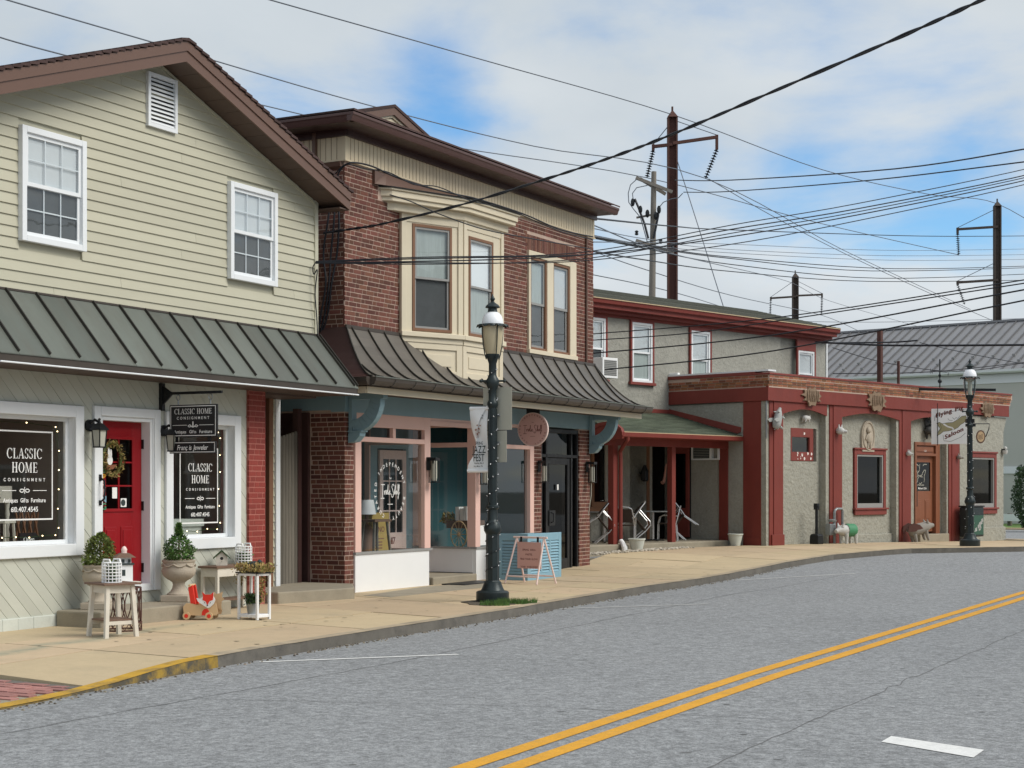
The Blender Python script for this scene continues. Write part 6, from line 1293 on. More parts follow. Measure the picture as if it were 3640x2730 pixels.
# hanging pub sign
t = on3('pub_sign', 'white flying pig saloon sign board hanging from a roof pole', 'sign', 7.25, -1.05, 3.36)
SGN = t; t.rotation_euler = (0, 0, F3.a - R(66)); t.scale = (.85, 1, .83)
MB().box(-.62, .62, -.02, .02, -.58, .60).build('board', 'white_clean', t, bevel=.004)
m = MB(); y = -.0225
def wavy(mb, txt, x0, z0, size, amp, slope, per=1.6):
    x = x0
    for c in txt:
        if c in GL:
            v, f, a, b = GL[c]; wd = (b - a) * size; xm = x + wd / 2; zc = z0 + slope * (xm - x0) + amp * math.sin((xm - x0) * per); sl = slope + amp * per * math.cos((xm - x0) * per)
            for dx in (-.007, .007): mb.raw([(x + dx + (q[0] - a) * size, y - .0004 * (dx > 0), zc + q[1] * size + sl * ((q[0] - a) * size - wd / 2)) for q in v], f)
            x += wd + .02
        else: x += .09
wavy(m, 'Flying Pig', -.47, .30, .20, .02, .30, 3); wavy(m, 'Saloon', -.19, -.42, .20, .035, .42, 2.5)
m.build('lettering', 'print_brown', t, recalc=False)
pg = [(-.44, -.30), (-.40, -.16), (-.34, -.06), (-.42, .06), (-.45, .12), (-.36, .15), (-.28, .10), (-.12, .13), (.06, .14), (.22, .24), (.34, .34), (.47, .36), (.50, .22), (.40, .12), (.30, .06), (.22, -.03), (.10, -.10), (-.08, -.14), (-.24, -.16), (-.33, -.24)]
m = MB().poly([(a, y, b) for a, b in pg]); m.build('pig_picture', 'print_tan', t, recalc=False)
m = MB(); y = -.024; ribbon(m, [(a, y, b) for a, b in pg + pg[:1]], .010, (0, 1, 0)); ribbon(m, [(-.34, y, .10), (-.30, y, -.04), (-.36, y, -.15)], .01, (0, 1, 0)); ribbon(m, [(.05, y, .30), (.10, y, .24), (.16, y, .30), (.22, y, .27), (.28, y, .36)], .010, (0, 1, 0)); ribbon(m, [(-.1, y, .27), (-.05, y, .21), (.05, y, .2)], .01, (0, 1, 0))
for o_ in ([(-.52, .20), (-.50, .36), (-.1, .47), (.3, .56), (.52, .58)], [(-.25, -.28), (-.22, -.47), (.0, -.49), (.30, -.36), (.45, -.22)]): ribbon(m, [(a, y, b) for a, b in o_], .010, (0, 1, 0))
m.build('outline', 'print_dark', t, recalc=False)
ribbon(MB(), [(-.22, y, .08), (-.10, y, .0), (.04, y, -.04), (.09, y, -.12)], .05, (0, 1, 0)).build('saddle_band', 'print_white', t, recalc=False)
MB().tube([(-.42, -.04, .78), (-.42, -.04, -.62)], .012, 6).tube([(.5, 0, .60), (.5, 0, .74)], .012, 5).build('hanger_rod', 'black_metal', t)
p = thing('sign_pole', 'rusty roof pole and bracket carrying the pub sign', 'pole', F3.w(6.9, .55, 4.34), F3.a)
MB().bar((-.2, .3, 0), (-.2, .3, 1.75), .12).build('post', 'steel_rust', p); MB().prism([(-.12, 0), (.5, 0), (-.12, .35)], 'y', .28, .32).build('gusset', 'steel_rust', p); MB().bar((-.1, .3, .12), (1.0, -2.6, .02), .07).build('arm', 'black_metal', p); MB().bar((.72, .25, .0), (.72, .25, .95), .06).build('post', 'steel_rust', p)
# lamp-side oval sign hanging from an iron bracket is built with the lamp; weather vane on the roof
t = on3('weather_vane', 'thin iron weather vane on the saloon roof with N and S letters', 'weather vane', 11.8, 1.8, 4.34)
MB().tube([(0, 0, 0), (0, 0, 1.30)], .022, 6).build('rod', 'black_metal', t); MB().ball((0, 0, .62), .07, 8, 6).ball((0, 0, .8), .05, 8, 6).build('ball', 'black_metal', t, smooth=60); MB().tube([(-.42, 0, .92), (.42, 0, .92)], .014, 5).build('arms', 'black_metal', t)
m = MB()
for ch, xx in (('N', -.52), ('S', .52)): text(m, ch, (xx, 0, .83), (.69, -.72, 0) if False else (1, 0, 0), (0, 0, 1), .22)
m.build('letter', 'black_metal', t, recalc=False)
# things on the pavement before the saloon
def gz3(x, y): return g(F3.w(x, y)[1])
t = on3('ash_post', 'black cigarette post with square weighted base beside the saloon wall', 'ash post', 1.92, -.16, gz3(1.92, -.16)); t.scale = (.68, .68, .9); MB().lathe([(.26, 0), (.27, .03), (.26, .24), (.20, .29), (.05, .30)], 4, sq=1).build('base', 'black_metal', t, bevel=.02); MB().tube([(0, 0, .28), (0, 0, 1.0)], .055, 10).build('stem', 'black_metal', t); MB().box(-.09, .09, -.08, .08, .98, 1.16).tube([(0, -.1, 1.07), (0, -.07, 1.07)], .05, 8).build('head', 'black_metal', t, bevel=.02)
t = on3('gas_meter', 'grey gas meter with looped pipe behind the painted pig', 'meter', 2.78, -.16, gz3(2.78, -.16)); MB().tube([(-.02, 0, 0), (-.02, 0, .80), (0, 0, .86), (.08, 0, .90), (.30, 0, .90), (.36, 0, .86), (.36, 0, .40)], .035, 8).build('pipe', 'galvanised', t); MB().box(-.34, -.06, -.08, .08, .22, .52).build('meter_body', 'galvanised', t, bevel=.02); MB().lathe([(.09, 0), (.12, .05), (.05, .08)], 12, (-.2, -.05, .56)).build('regulator', 'galvanised', t)
t = on3('pig_statue', 'painted pig statue with a green coat in front of the second pilaster', 'statue', 2.95, -.45, gz3(2.95, -.45), R(172)); pig_body(t, 'pig_white', .56, .155, .19)
MB().tube([(-.19, 0, .346), (-.04, 0, .35), (.12, 0, .35)], [.173, .174, .165], 14, cap=False).build('green_coat', 'saddle_green', t, smooth=70)
t = on3('pig_statue', 'grey winged pig statue sitting by the wooden saloon door', 'statue', 6.75, -.42, gz3(6.75, -.42), R(-25)); t.rotation_euler = (0, R(-16), F3.a - R(30)); t.scale = (1.35,) * 3; pig_body(t, 'pig_stone', .42, .12, .15)
for sg in (-1, 1): MB().prism([(-.16, 0), (.05, .01), (.0, .10), (-.12, .17), (-.25, .14), (-.30, .04)], 'y', sg * .11 - .012, sg * .11 + .012).build('wing', 'steel_rust', t).location = (0, 0, .27)
t = on3('waste_bin', 'dark green rectangular waste bin between door and street lamp', 'bin', 9.75, -.35, gz3(9.75, -.35) + .14)
MB().box(-.36, .36, -.2, .2, 0, .86).build('bin_body', 'lamp_green', t, bevel=.03); MB().box(-.30, .30, -.215, -.2, .06, .62).build('bin_panel', 'bin_green', t); MB().box(-.38, .38, -.22, .22, .86, .90).build('lid', 'black', t, bevel=.01)
m = MB(); r6 = random.Random(2)
for i in range(7): x, z = r6.uniform(-.22, .18), r6.uniform(.12, .42); m.poly([(x, -.218, z), (x + .12, -.218, z + .03), (x + .09, -.218, z + .13), (x + .0, -.218, z + .1)])
m.build('bin_print', 'pig_grey', t, recalc=False)
# ------------------------------------------------------------------ street lamps
def street_lamp(label, X, Y, scale, milk, lights):
    t = thing('street_lamp', label, 'street lamp', (X, Y, g(Y)), 0, 'green iron street lamps on the pavement'); t.scale = (scale,) * 3
    MB().lathe([(.235, 0), (.24, .02), (.24, .14), (.225, .155), (.17, .17), (.155, .20), (.135, .25), (.125, .29), (.11, .30)], 20).build('base', 'lamp_green', t, smooth=35)
    MB().lathe([(.115, .29), (.10, .31), (.097, .98), (.108, 1.0)], 8).build('lower_shaft', 'lamp_green', t)
    MB().lathe([(.10, .99), (.125, 1.03), (.128, 1.08), (.11, 1.12), (.105, 1.15), (.085, 1.17), (.074, 1.2), (.072, 1.34), (.092, 1.36), (.092, 1.39), (.066, 1.41)], 16).build('bulge', 'lamp_green', t, smooth=40)
    m = MB().lathe([(.064, 1.40), (.058, 2.84)], 12)
    for i in range(8): a = i * math.pi / 4; m.tube([(.06 * math.cos(a), .06 * math.sin(a), 1.45), (.056 * math.cos(a), .056 * math.sin(a), 2.80)], .010, 5)
    m.build('shaft', 'lamp_green', t)
    MB().lathe([(.06, 2.82), (.078, 2.85), (.078, 2.90), (.06, 2.93), (.058, 3.08), (.078, 3.12), (.095, 3.16), (.095, 3.22), (.065, 3.27), (.056, 3.30), (.056, 3.46), (.075, 3.52), (.10, 3.56), (.10, 3.60)], 16).build('collar', 'lamp_green', t, smooth=40)
    MB().tube([(-.17, 0, 3.21), (.17, 0, 3.21)], .016, 8).ball((-.17, 0, 3.21), .026, 8, 6).ball((.17, 0, 3.21), .026, 8, 6).build('ladder_bar', 'lamp_green', t)
    MB().lathe([(.092, 3.58), (.118, 3.66), (.140, 3.78), (.152, 3.90), (.155, 4.0)], 24).build('globe', 'lamp_milk' if milk else 'glass', t, smooth=60)
    if not milk: MB().lathe([(.05, 3.6), (.05, 3.92), (.10, 3.93), (.10, 3.99)], 12).build('lamp_tube', 'sign_back', t, smooth=40)
    m = MB()
    for i in range(4):
        a = R(25 + 90 * i); P = [((r) * math.cos(a), r * math.sin(a), z) for r, z in ((.10, 3.52), (.125, 3.60), (.150, 3.74), (.165, 3.90), (.168, 4.01))]; m.tube(P, .009, 6)
    m.build('cage_rib', 'lamp_green', t)
    n = 48; m = MB(); v = []
    for k, (r, z) in enumerate(((.16, 4.025), (.205, 4.02), (.215, 4.0))):
        for i in range(n): q = (.012 * math.cos(i * math.pi / 2)) if k else 0; v.append(((r + q) * math.cos(2 * math.pi * i / n), (r + q) * math.sin(2 * math.pi * i / n), z - (.016 * math.cos(i * math.pi / 2) if k == 2 else 0)))
    f = [(k * n + i, k * n + (i + 1) % n, (k + 1) * n + (i + 1) % n, (k + 1) * n + i) for k in range(2) for i in range(n)]
    o = MB().raw(v, f).build('scalloped_rim', 'lamp_green', t, recalc=False); sd = o.modifiers.new('thick', 'SOLIDIFY'); sd.thickness = .012
    MB().lathe([(.158, 4.02), (.157, 4.06), (.148, 4.11), (.128, 4.16), (.10, 4.195), (.072, 4.21)], 24).build('dome', 'lamp_white', t, smooth=60)
    MB().lathe([(.075, 4.205), (.066, 4.24), (.064, 4.265), (.105, 4.275), (.108, 4.285), (.085, 4.315), (.05, 4.34), (.03, 4.355), (.02, 4.37), (.034, 4.39), (.036, 4.405), (.022, 4.43), (.008, 4.46), (.002, 4.48)], 16).build('finial', 'lamp_green', t, smooth=45)
    if lights:
        r = random.Random(int(X * 7) + 3); bl = MB().lathe([(.006, 0), (.010, .018), (.009, .03), (.001, .048)], 6).mesh('string_light', 'vinyl_white')
        P = []; nn = 78
        for i in range(nn):
            z = .34 + i * (3.10) / nn; a = i * 1.15; rad = .105 if z < 1 else (.12 if z < 1.2 else .068)
            P.append((rad * math.cos(a), rad * math.sin(a), z)); inst(bl, 'string_light', t, P[-1], (r.uniform(-1.4, 1.4) + math.pi / 2, r.uniform(-1, 1), a + math.pi / 2 + r.uniform(-.6, .6)), (.62,) * 3)
        MB().tube([p for i in range(nn - 1) for p in (P[i], tuple((P[i][k] + P[i + 1][k]) / 2 * (1.22 if k < 2 else 1) for k in range(3)))], .004, 4).build('light_cord', 'cable', t)
    return t
L1 = street_lamp('dark green iron street lamp with white banner by the brick shop', -.282, 23.72, 1.0, True, True)
L2 = street_lamp('dark green iron street lamp with clear globe at the saloon corner', 11.31, 40.3, 1.036, False, True)
# banner on the first lamp
t = thing('banner', 'twisted white jazz festival banner on the nearer street lamp', 'banner', (-.282, 23.72, 0), R(154)); NB = 14
def bx_(u, v):   # u across from the pole, v from top to bottom
    left = .36 - .105 * math.exp(-((v - .62) / .22) ** 2) + .045 * sm(.75, 1, v)
    x = .075 + u * (left - .075); z = 2.80 - v * .88
    return (x, .03 * math.sin(u * 3 + v * 5) * sm(0, .2, v) * (1 - sm(.9, 1, v)) + .02 * u, z)
v = [bx_(i / 8, j / NB) for j in range(NB + 1) for i in range(9)]; f = [(j * 9 + i, j * 9 + i + 1, (j + 1) * 9 + i + 1, (j + 1) * 9 + i) for j in range(NB) for i in range(8)]
MB().raw(v, f).build('cloth', 'vinyl_white', t, smooth=80)
def fold(v): return .06 + .26 * v / .62 if v < .62 else .32
fl = MB(); rows = [i / 12 * .66 for i in range(13)]; vv = []
for q in rows:
    u0 = min(.98, .10 + .9 * (q / .66) ** .9); a = bx_(u0, q); b = bx_(1.0, q); vv += [(a[0], a[1] + .025, a[2]), ((a[0] + b[0]) / 2, a[1] + .035, a[2]), (b[0], b[1] + .004, b[2])]
fl.raw(vv, [(j * 3 + i, j * 3 + i + 1, (j + 1) * 3 + i + 1, (j + 1) * 3 + i) for j in range(12) for i in range(2)]).build('fold', 'vinyl_white', t, smooth=80)
for zz, ww in ((2.815, .36), (1.905, .40)): MB().tube([(.05, .0, zz), (ww, .015, zz)], .028, 10).build('hem', 'vinyl_white', t, smooth=60)
MB().tube([(.0, 0, 2.85), (.34, .012, 2.835)], .008, 6).tube([(0, 0, 1.90), (.40, .012, 1.90)], .008, 6).build('banner_rod', 'black_metal', t)
m = MB(); U = (-1, 0, 0); yb = .045
text(m, 'SPRING', (.20, yb, 2.285), U, (0, 0, 1), .065, .05, wx=.62); text(m, 'JAZZ', (.20, yb, 2.165), U, (0, 0, 1), .15, .05, wx=.60); text(m, 'FEST', (.20, yb, 2.045), U, (0, 0, 1), .15, .05, wx=.60)
text(m, 'Saturday, May 11', (.20, yb, 2.005), U, (0, 0, 1), .034, .03, wx=.7) ; text(m, 'Bryn Mawr, PA', (.21, yb, 1.96), U, (0, 0, 1), .034, .03, wx=.7)
text(m, 'UPTOWN', (.20, yb, 2.70), U, (0, 0, 1), .03); text(m, 'PRESENTS', (.20, yb, 2.66), U, (0, 0, 1), .03)
m.build('lettering', 'print_dark', t, recalc=False)
m = MB(); r = random.Random(3)
for i in range(9): x, z = .22 + r.uniform(-.05, .03), 2.42 + r.uniform(0, .17); m.disc((x, .062, z), (1, 0, 0), (0, 0, 1), .011, 8)
for i in range(4): m.poly([(.235 - .012 * i, .061, 2.38), (.231 - .012 * i, .061, 2.38), (.25 - .022 * i, .061, 2.52), (.254 - .022 * i, .061, 2.52)])
m.build('flower_print', 'wood_door', t, recalc=False)
# backs of two parking signs on the first lamp
t = thing('parking_sign', 'grey backs of two traffic sign plates fixed behind the lamp post', 'sign', (-.282, 23.72, 0), R(-27))
MB().box(-.20, .27, .085, .09, 2.50, 3.12).build('sign_plate', 'sign_back', t); MB().box(-.14, .185, .085, .09, 2.03, 2.49).build('sign_plate', 'sign_back', t, bevel=.0); MB().box(-.08, .08, .05, .085, 2.7, 2.73).box(-.08, .08, .05, .085, 2.3, 2.33).build('bracket', 'galvanised', t)
# oval sign by the second lamp
t = thing('oval_sign', 'small oval sign on an iron bracket beside the far lamp post', 'sign', (11.31, 40.3, g(40.3)), R(0))
MB().tube([(0, 0, 3.02), (.48, 0, 3.02), (.47, 0, 2.90), (.40, 0, 2.72), (.30, 0, 2.64)], .012, 6).box(-.1, .13, -.05, .05, 2.95, 3.02).box(-.1, .1, -.06, .06, 3.04, 3.14).build('bracket', 'black_metal', t)
MB().prism(ellipse(.26, 2.70, .115, .165, 24), 'y', -.03, -.01).build('rim', 'wood_table', t); MB().prism(ellipse(.26, 2.70, .085, .13, 24), 'y', -.036, -.028).build('sign_face', 'wood_light', t); m = MB()
for i in range(4): ribbon(m, [(.20, -.038, 2.66 + i * .03), (.25, -.038, 2.64 + i * .03), (.31, -.038, 2.66 + i * .035)], .012, (0, 1, 0))
m.build('carving', 'wood_table', t, recalc=False)
# grass tufts and soil at the lamp foot
for nm, (cx, cy), n, w_ in (('grass', (.06, 23.35), 520, .30), ('grass', (-.25, 22.98), 240, .22)):
    mb = MB(); r = random.Random(n)
    for i in range(n):
        a, q = r.uniform(0, 6.28), r.random() ** .5; x, y = cx + math.cos(a) * q * w_, cy + math.sin(a) * q * w_ * .5; h = r.uniform(.03, .10); d = r.uniform(-.04, .04); w0 = .006
        mb.poly([(x - w0, y, 0), (x + w0, y, 0), (x + d, y + r.uniform(-.03, .03), h)])
    mb.build(nm, 'grass', kind='stuff', recalc=False)
MB().prism([(-.28 + (.42 + .06 * math.sin(5 * a)) * math.cos(a), 23.5 + (.55 + .09 * math.sin(3 * a + 1)) * math.sin(a)) for a in [i * math.pi / 12 for i in range(24)]], 'z', -.02, .008).build('soil_patch', 'dirt', kind='structure')
MB().prism([F2.w(2.2, -.18)[:2], F2.w(-.3, -.55)[:2], F2.w(-.4, -1.1)[:2], F2.w(2.6, -1.2)[:2], F2.w(4.0, -.6)[:2]], 'z', -.02, .007).build('concrete_patch', 'concrete', kind='structure')
# ------------------------------------------------------------------ things before house 1
def at1(name, label, cat, x, y, z=0, rz=0, grp=None): return thing(name, label, cat, F1.w(x, y, z), F1.a + rz, grp)
def urn(x, y, lab):
    t = at1('stone_urn', lab, 'urn', x, y, .185, R(20), 'stone urns by the red door')
    MB().box(-.185, .185, -.185, .185, 0, .085).build('plinth', 'stone_urn', t, bevel=.01)
    MB().lathe([(.15, .085), (.15, .10), (.11, .13), (.085, .17), (.075, .22), (.085, .25), (.105, .26), (.105, .27)], 20).build('stem', 'stone_urn', t, smooth=40)
    m = MB().lathe([(.09, .26), (.15, .29), (.205, .34), (.222, .40), (.205, .445), (.200, .50), (.215, .52), (.215, .535), (.19, .535), (.18, .50), (.001, .49)], 28); m.build('bowl', 'stone_urn', t, smooth=40)
    m = MB()
    for i in range(8):
        a = i * math.pi / 4; P = []
        for k in range(7): b = a + k / 6 * math.pi / 4; P.append((.212 * math.cos(b), .212 * math.sin(b), .49 - .035 * math.sin(k / 6 * math.pi)))
        m.tube(P, .011, 5)
    m.build('garland', 'stone_urn', t)
    leaves('pebble_mulch', 'petal', t, 160, .03, lambda r: ((lambda a, q: (q * math.cos(a), q * math.sin(a), .53))(r.uniform(0, 6.28), .19 * r.random() ** .5), (0, 0, 1)), 5, kind='stuff')
    return t
u1 = urn(-3.66, -.34, 'stone urn with garlands on the step right of the red door'); u2 = urn(-5.17, -.36, 'stone urn behind the little white table, left of the red door')
def conifer(x, y, lab, h, w, mat, seed, spire):
    t = at1('dwarf_conifer', lab, 'shrub', x, y, .715)
    MB().tube([(0, 0, -.02), (0, 0, h * .8)], [.018, .006], 6).build('trunk', 'bark', t)
    def fn(r):
        z = r.random() ** 1.2; prof_ = (w * (max(0.02, 1 - (z / .72) ** 2.2)) ** .5 * (1 + .10 * math.sin(14 * z + seed)) if z < .66 else w * .42 * (1.1 - z)) if spire else w * (max(.02, 1 - z ** 2.0)) ** .6 * (1 + .10 * math.sin(11 * z + seed))
        if z < .12: prof_ *= .75 + 2 * z
        a = r.uniform(0, 6.28); q = prof_ * r.uniform(.55, 1.05) * (1 + .15 * math.sin(3 * a + seed)); d = Vector((math.cos(a), math.sin(a), .5)); return ((q * math.cos(a), q * math.sin(a), z * h + .0), d)
    leaves('crown', mat, t, 2600, .035, fn, seed)
    return t
conifer(-3.66, -.34, 'small dark conifer with a thin spire in the right urn', .47, .19, 'leaf', 3, True); conifer(-5.17, -.36, 'small olive green conifer in the left urn', .38, .195, 'leaf_olive', 6, False)
# little white side table with basket
t = at1('side_table', 'small distressed white table with brown top near the kerb', 'table', -6.36, -1.58, 0, R(-21))
for sx_ in (-1, 1):
    for sy in (-1, 1): MB().hexa([(sx_ * .185 - .022, sy * .20 - .022, 0), (sx_ * .185 + .022, sy * .20 - .022, 0), (sx_ * .185 + .022, sy * .20 + .022, 0), (sx_ * .185 - .022, sy * .20 + .022, 0), (sx_ * .15 - .022, sy * .165 - .022, .58), (sx_ * .15 + .022, sy * .165 - .022, .58), (sx_ * .15 + .022, sy * .165 + .022, .58), (sx_ * .15 - .022, sy * .165 + .022, .58)]).build('leg', 'furniture_white', t)
for q in ((-.135, .135, -.172, -.155, .49, .58), (-.135, .135, .155, .172, .49, .58), (-.158, -.14, -.15, .15, .49, .58), (.14, .158, -.15, .15, .49, .58), (-.15, .15, -.18, -.165, .14, .18), (-.15, .15, .165, .18, .14, .18)): MB().box(*q).build('apron_rail', 'furniture_white', t)
MB().box(-.225, .225, -.235, .235, .58, .602).build('tabletop', 'wood_table', t, bevel=.004); MB().box(-.165, .165, -.175, .175, .182, .20).build('shelf', 'wood_table', t)
def wire_basket(x, y, z, s, lab, filled=False):
    t = at1('wire_basket', lab, 'basket', x, y, z, 0, 'white wire baskets'); m = MB(); rd, h = .105 * s, .215 * s
    for k in range(7): m.tube([(rd * math.cos(a), rd * math.sin(a), h * k / 6 + .006) for a in [i * math.pi / 10 for i in range(20)]], .006 * s, 5, closed=True)
    for i in range(16): a = i * math.pi / 8; m.tube([(rd * math.cos(a), rd * math.sin(a), 0), (rd * math.cos(a), rd * math.sin(a), h)], .0055 * s, 5)
    m.build('wire_body', 'white_clean', t, smooth=60)
    for sg in (-1, 1): MB().tube([(sg * rd * .75, -rd * .5, h), (sg * rd * .8, -rd * .4, h + .04 * s), (sg * rd * .8, rd * .4, h + .04 * s), (sg * rd * .75, rd * .5, h)], .011 * s, 6).build('handle', 'white_clean', t, smooth=60)
    if filled: leaves('moss', 'leaf', t, 260, .05, lambda r: ((r.uniform(-.07, .07), r.uniform(-.07, .07), r.uniform(.02, .13)), (0, 0, 1)), 9)
    else: MB().lathe([(.055, .01), (.06, .16), (.05, .2)], 10).build('jar', 'leaf_dark', t)
    return t
wire_basket(-6.42, -1.62, .603, 1.0, 'white wire basket on the small brown-topped table')
# brown wire plant stand with a house lantern on it
t = at1('wire_stand', 'brown wire cylinder plant stand behind the white table', 'plant stand', -5.74, -1.20); m = MB()
for z, r_ in ((.012, .21), (.10, .21), (.50, .20), (.55, .205)): m.tube([(r_ * math.cos(a), r_ * math.sin(a), z) for a in [i * math.pi / 12 for i in range(24)]], .009, 6, closed=True)
for i in range(12):
    a0 = i * math.pi / 6
    for sg in (-1, 1): m.tube([(.205 * math.cos(a0 + sg * .26 * math.sin(q * math.pi)), .205 * math.sin(a0 + sg * .26 * math.sin(q * math.pi)), .10 + .40 * q) for q in [k / 8 for k in range(9)]], .007, 5)
    m.tube([(.21 * math.cos(a0), .21 * math.sin(a0), .10), (.21 * math.cos(a0 + .26), .21 * math.sin(a0 + .26), .015), (.21 * math.cos(a0 + .52), .21 * math.sin(a0 + .52), .10)], .006, 5)
m.build('wire_body', 'steel_rust', t, smooth=60); MB().lathe([(.20, .55), (.205, .555), (.205, .565)], 20).build('top_tray', 'furniture_white', t)
t = at1('house_lantern', 'white wooden house lantern with dark roof and round knob', 'lantern', -5.70, -1.18, .567, R(-40))
MB().box(-.085, .085, -.085, .085, 0, .20).build('wall', 'white_clean', t); MB().box(-.05, .0, -.088, -.084, .07, .14).build('window', 'print_dark', t); MB().box(.03, .06, -.088, -.084, .22, .26).box(-.04, -.01, -.088, -.084, .22, .26).build('window', 'print_dark', t)
MB().box(-.10, .10, -.10, .10, .195, .215).build('ledge', 'print_dark', t); MB().box(-.07, .07, -.07, .07, .215, .28).build('upper_wall', 'white_clean', t)
MB().hexa([(-.12, -.12, .28), (.12, -.12, .28), (.12, .12, .28), (-.12, .12, .28), (-.05, -.05, .33), (.05, -.05, .33), (.05, .05, .33), (-.05, .05, .33)]).build('roof', 'wood_table', t); MB().lathe([(.035, .32), (.03, .35), (.036, .37), (.02, .40), (.002, .41)], 12).build('knob', 'pink_pale', t, smooth=50)
# fox push-cart
t = thing('toy_cart', 'plywood fox push cart toy with red handle on the pavement', 'toy cart', (-3.90, 20.52, 0.004), R(-6))
out = [(-.20, .06), (-.21, .16), (-.17, .205), (-.10, .20), (-.04, .185), (.04, .17), (.12, .175), (.21, .215), (.235, .10), (.22, .055), (.12, .06), (.0, .05), (-.12, .055)]
for y in (-.10, .09): MB().prism(out, 'y', y - .008, y + .008).build('side_panel', 'wood_light', t)
MB().box(-.19, .2, -.09, .082, .065, .08).box(-.19, -.175, -.09, .082, .08, .19).build('cart_box', 'wood_light', t)
for x in (-.16, .13):
    for y in (-.125, .115):
        MB().tube([(x, y - .012, .048), (x, y + .012, .048)], .048, 18).build('wheel', 'wood_light', t)
        if y < 0: MB().tube([(x, y - .0135, .048), (x, y - .012, .048)], .026, 12).build('hub', 'orange_red', t)
MB().prism([(.03, .055), (.115, .055), (.125, .11), (.10, .14), (.06, .135), (.035, .10)], 'y', -.112, -.1085).build('red_patch', 'orange_red', t)
for sg in (-1, 1): MB().hexa([(-.12 + .0, sg * .06 - .02, .19), (-.06, sg * .06 - .02, .19), (-.06, sg * .06 + .02, .19), (-.12, sg * .06 + .02, .19), (-.155, sg * .06 - .02, .40), (-.10, sg * .06 - .02, .43), (-.10, sg * .06 + .02, .43), (-.155, sg * .06 + .02, .40)]).build('handle_post', 'orange_red', t)
MB().tube([(-.13, -.11, .425), (-.13, .11, .425)], .016, 8).build('handle', 'wood_light', t)
fx = thing('x', None, None); bpy.data.objects.remove(fx)
MB().prism([(.06, .30), (.045, .345), (.075, .315), (.16, .315), (.19, .345), (.185, .30), (.21, .25), (.19, .20), (.14, .155), (.115, .15), (.06, .18), (-.01, .23), (-.03, .27), (.02, .265)], 'y', -.135, -.120).build('fox_head', 'white_clean', t)
MB().prism([(.055, .30), (.042, .352), (.082, .318), (.155, .318), (.19, .352), (.188, .295), (.18, .25), (.14, .235), (.112, .185), (.09, .23), (.05, .25)], 'y', -.139, -.1355).build('fox_face', 'orange_red', t)
MB().ball((.112, -.14, .183), .009, 8, 6).ball((.075, -.14, .215), .006, 6, 5).ball((.15, -.14, .215), .006, 6, 5).build('fox_eye', 'black', t)
MB().prism([(.13, .17), (.15, .34), (.17, .315), (.22, .325), (.26, .345), (.25, .28), (.28, .25), (.245, .22), (.24, .12)], 'y', .02, .035).build('fox_tail', 'wood_light', t)
# open white lantern stand with pot and dried flowers
t = thing('lantern_stand', 'tall open white wooden stand with scalloped foot', 'plant stand', (-3.24, 20.50, 0.004), R(-34))
m = MB()
for sx_ in (-.17, .14):
    for sy in (-.125, .095): m.box(sx_, sx_ + .03, sy, sy + .03, 0, .58)
m.box(-.17, .17, -.125, -.095, .55, .58).box(-.17, .17, .095, .125, .55, .58).box(-.17, -.14, -.095, .095, .55, .58).box(.14, .17, -.095, .095, .55, .58).box(-.14, .14, -.122, -.102, .03, .065).box(-.14, .14, .102, .122, .03, .065).box(-.167, -.147, -.095, .095, .03, .065).box(.147, .167, -.095, .095, .03, .065).box(-.15, .15, -.10, .10, .06, .07)
m.build('frame', 'white_clean', t, bevel=.003); MB().box(-.19, .19, -.14, .14, .58, .595).build('top', 'black_metal', t)
fl_ = leaves('dried_flowers', 'leaf_dry', t, 900, .04, lambda r: ((r.uniform(-.21, .23), r.uniform(-.16, .16), .60 + r.random() ** 2 * .09), (0, 0, 1)), 4)
leaves('hanging_flowers', 'leaf_dry', t, 300, .035, lambda r: ((.10 + r.gauss(0, .025), .02 + r.gauss(0, .03), r.uniform(.22, .56)), (0, 0, -1)), 5); leaves('hanging_flowers', 'leaf_dry', t, 110, .035, lambda r: ((-.19 + r.gauss(0, .02), -.05 + r.gauss(0, .03), r.uniform(.44, .6)), (0, 0, -1)), 7)
t2 = thing('bird_figure', 'small grey bird ornament among the dried flowers on the white stand', 'ornament', (-3.24, 20.50, .64), R(-10)); MB().ball((0, 0, .045), (.085, .05, .05), 10, 7).ball((.07, 0, .085), .03, 8, 6).tube([(-.06, 0, .05), (-.16, 0, .03)], [.03, .006], 6).tube([(.095, 0, .085), (.12, 0, .08)], [.01, .002], 5).build('body', 'print_dark', t2, smooth=60)
t = thing('zinc_pot', 'galvanised pot with green herb inside the white stand', 'pot', (-3.25, 20.48, .074), 0); MB().lathe([(.068, 0), (.088, .125), (.092, .13), (.084, .132), (.08, .12), (.001, .115)], 20).build('pot', 'galvanised', t, smooth=40)
leaves('foliage', 'leaf_dark', t, 700, .035, lambda r: ((lambda a, q, z: (q * math.cos(a), q * math.sin(a), .12 + z))(r.uniform(0, 6.28), .10 * r.random() ** .5, r.random() * .12), (0, 0, 1)), 11)
